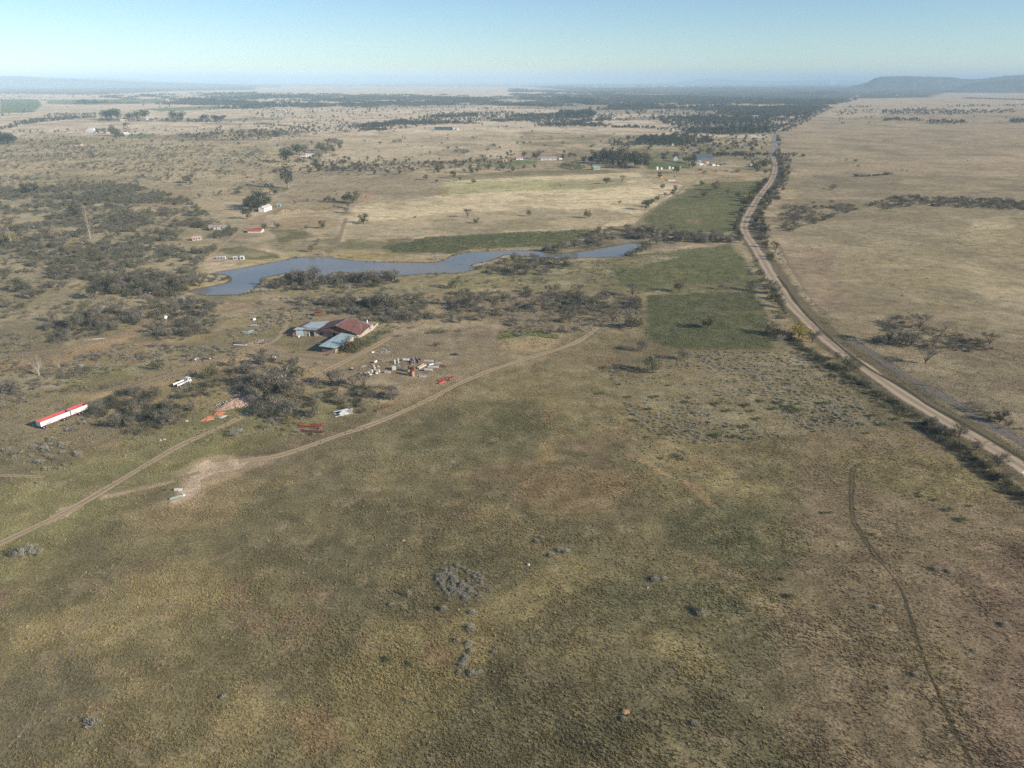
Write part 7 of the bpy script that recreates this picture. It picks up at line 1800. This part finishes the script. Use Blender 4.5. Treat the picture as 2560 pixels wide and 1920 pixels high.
for i, (x, y) in enumerate([(1026, 906), (1033, 901), (1036, 908), (1043, 903), (1048, 908), (1041, 898), (1050, 900), (1030, 911), (1054, 906), (1022, 900)]):
    o = thing('engine_scrap', ['left', 'upper left', 'lower left', 'central', 'lower right', 'topmost', 'upper right', 'frontmost', 'rightmost', 'leftmost violet'][i] + ' block of dark engine scrap in the scrapyard', 'scrap', at(x, y), rs_.uniform(0, 3), 'dark engine scrap')
    m = VIOLET if i in (9, 1) else (BLUESCRAP if i == 7 else (RUSTP if i % 3 else BLACK))
    MB().box((0, 0, .45), (1.1, .7, .8), taper=.8).build('block', m, o)
    MB().tube((-.3, 0, .85), (.4, 0, 1.15), .16, .1, 8).build('pipe', STEEL, o)
    MB().tube((.5, -.3, .35), (.5, .3, .35), .34, .34, 12).build('flywheel', RUSTP, o)
boxy('crate', 'blue crate among the central scrap', 'crate', at(1001, 926), (1.0, .8, .6), .8, BLUESCRAP)
pile('scrap_bars', 'grey bent bars right of the white cabinet', at(995, 917), .3, 2.6, 1.8, 8, [STEEL, BLUESCRAP, CONC], 33, .08, spread=1.4, part='bar', bw=(.1, .3), bt=.1)
pile('scrap_bars', 'rusty frame bars at the far right of the scrapyard', at(1107, 917), .2, 3.0, 1.6, 9, [RUSTP, DKRED], 34, .07, spread=1.2, part='bar', bw=(.08, .2), bt=.1)
pile('scrap_bars', 'low pale bars right of the thin slab', at(1095, 908), .3, 3.4, 1.4, 5, [GREYST, CONC], 35, .04, spread=.6, part='bar', bw=(.1, .25), bt=.08)
heap('debris_heap', 'black debris heap in the brown grass above the scrapyard', at(1137, 887), .1, 2.0, .9, .6, BLACK, 23, 12, BLACK, .4)
heap('debris_heap', 'grey debris beside the yard track above the scrapyard', at(957, 880), .1, 3.0, 1.3, .3, GREYST, 24, 16, [GREYST, STEEL, BLACK], .5)
boxy('crate', 'white board box at the edge of the yard track', 'crate', at(932, 881), (1.2, .9, .4), .4, WHITE)
o = thing('garden_table', 'white table standing in the shade left of the porch', 'table', at(801, 863), .2)
MB().box((0, 0, .75), (1.7, 1.1, .06)).build('top', WHITE, o)
for x in (-.7, .7):
    for y in (-.4, .4): MB().box((x, y, .36), (.07, .07, .72)).build('leg', WHITE, o)
tank('drum', 'white drum by the left end of the rusty shed', at(747, 843), .4, .9, WHITE)
o = thing('iron_shelter', 'rusty red iron shelter in the bush behind the shed', 'shelter', at(797, 790), .2)
for x in (-1.8, 1.8): MB().box((x, 0, 1.1), (.12, .12, 2.2)).build('post', RUSTP, o)
MB().box((0, 0, 1.3), (3.9, .08, 2.0)).build('panel', RUSTP, o); MB().slab([(-2, -1, 2.3), (2, -1, 2.3), (2, .8, 2.6), (-2, .8, 2.6)], .06).build('roof', RUSTP, o)
boxy('bin', 'white-topped car body among shrubs at the left picture edge', 'car body', at(93, 632), (4.2, 1.8, 1.4), .1, BLACK, WHITE)

# --- power poles
def pole(label, x, y, h=9.5, group='power poles'):
    o = thing('power_pole', label, 'pole', at(x, y), .4, group)
    MB().tube((0, 0, 0), (0, 0, h), .17, .12, 7).build('shaft', mat('pole_wood', (.42, .38, .31), .9, 0, .2, 2), o)
    MB().box((0, 0, h - .5), (2.0, .12, .14)).build('crossarm', WOODM, o)
    for x_ in (-.8, 0, .8): MB().tube((x_, 0, h - .43), (x_, 0, h - .2), .06, .04, 6).build('insulator', OLDWHITE, o)
for x, y, lb in [(25, 471, 'pale power pole near the left edge in the far bush'), (256, 470, 'pale power pole in the far left bush'), (531, 464, 'pale power pole left of the tall gum'), (680, 456, 'pale power pole beside the tall gum'), (1161, 441, 'pale power pole above the left corner of the pale field'), (1389, 432, 'pale power pole below the gum grove'), (1606, 424, 'pale power pole at the right foot of the gum grove'), (1725, 423, 'pale power pole between the tanks and the barn'), (2163, 398, 'pale power pole on the right grassland beside the road'), (1993, 410, 'pale power pole at the bend of the road hedge'), (2306, 392, 'far right pale power pole on the grassland')]:
    pole(lb, x, y)
for i, x in enumerate((1690, 1700, 1710, 1718, 1650, 1660, 1672)):
    o = thing('fence_pole', '%s tall thin pale pole behind the white gabled house' % ORD[[4, 5, 6, 7, 0, 1, 2][i]] if i != 3 else 'rightmost tall thin pale pole behind the white gabled house', 'pole', at(x, 398 - (i % 2)), 0, 'thin poles behind the farm')
    MB().tube((0, 0, 0), (0, 0, 7.5), .16, .1, 6).build('shaft', OLDWHITE, o)
    MB().box((0, 0, 7.2), (.8, .1, .1)).build('bracket', STEEL, o)
# --- wire fence right of the road, post by post
F0 = smooth_path(pts([(1950, 615), (1975, 650), (2005, 695), (2035, 735), (2065, 772), (2105, 815)]), 5)
o = thing('wire_fence', 'wire fence with thin posts along the right side of the road', 'fence', F0[0])
PM = mat('fence_wood', (.30, .25, .19), .9, 0, .3, 3)
for q in F0:
    l_ = q - F0[0]
    MB().tube(l_, l_ + Vector((0, 0, 1.35)), .07, .06, 5).build('post', PM, o)
wb = MB()
for a_, b_ in zip(F0, F0[1:]):
    for z in (.4, .8, 1.2): wb.tube(a_ - F0[0] + Vector((0, 0, z)), b_ - F0[0] + Vector((0, 0, z)), .012, .012, 3, 0, False)
wb.build('wire', STEEL, o)

# ------------------------------------------------------------------ the air over the plain
def build_haze():
    b = MB()
    b.box((0, 30000, 134.5), (230000, 240000, 277))
    m = bpy.data.materials.new('haze'); m.use_nodes = True
    nt = m.node_tree
    nt.nodes.remove(nt.nodes['Principled BSDF'])
    v = nt.nodes.new('ShaderNodeVolumePrincipled')
    v.inputs['Color'].default_value = (.62, .83, 1.0, 1)
    v.inputs['Density'].default_value = HAZE
    v.inputs['Anisotropy'].default_value = -.25
    nt.links.new(v.outputs[0], nt.nodes['Material Output'].inputs['Volume'])
    m.cycles.homogeneous_volume = True
    o = b.build('haze', m)
    tag(o, kind='stuff')
HAZE = .00009
build_haze()
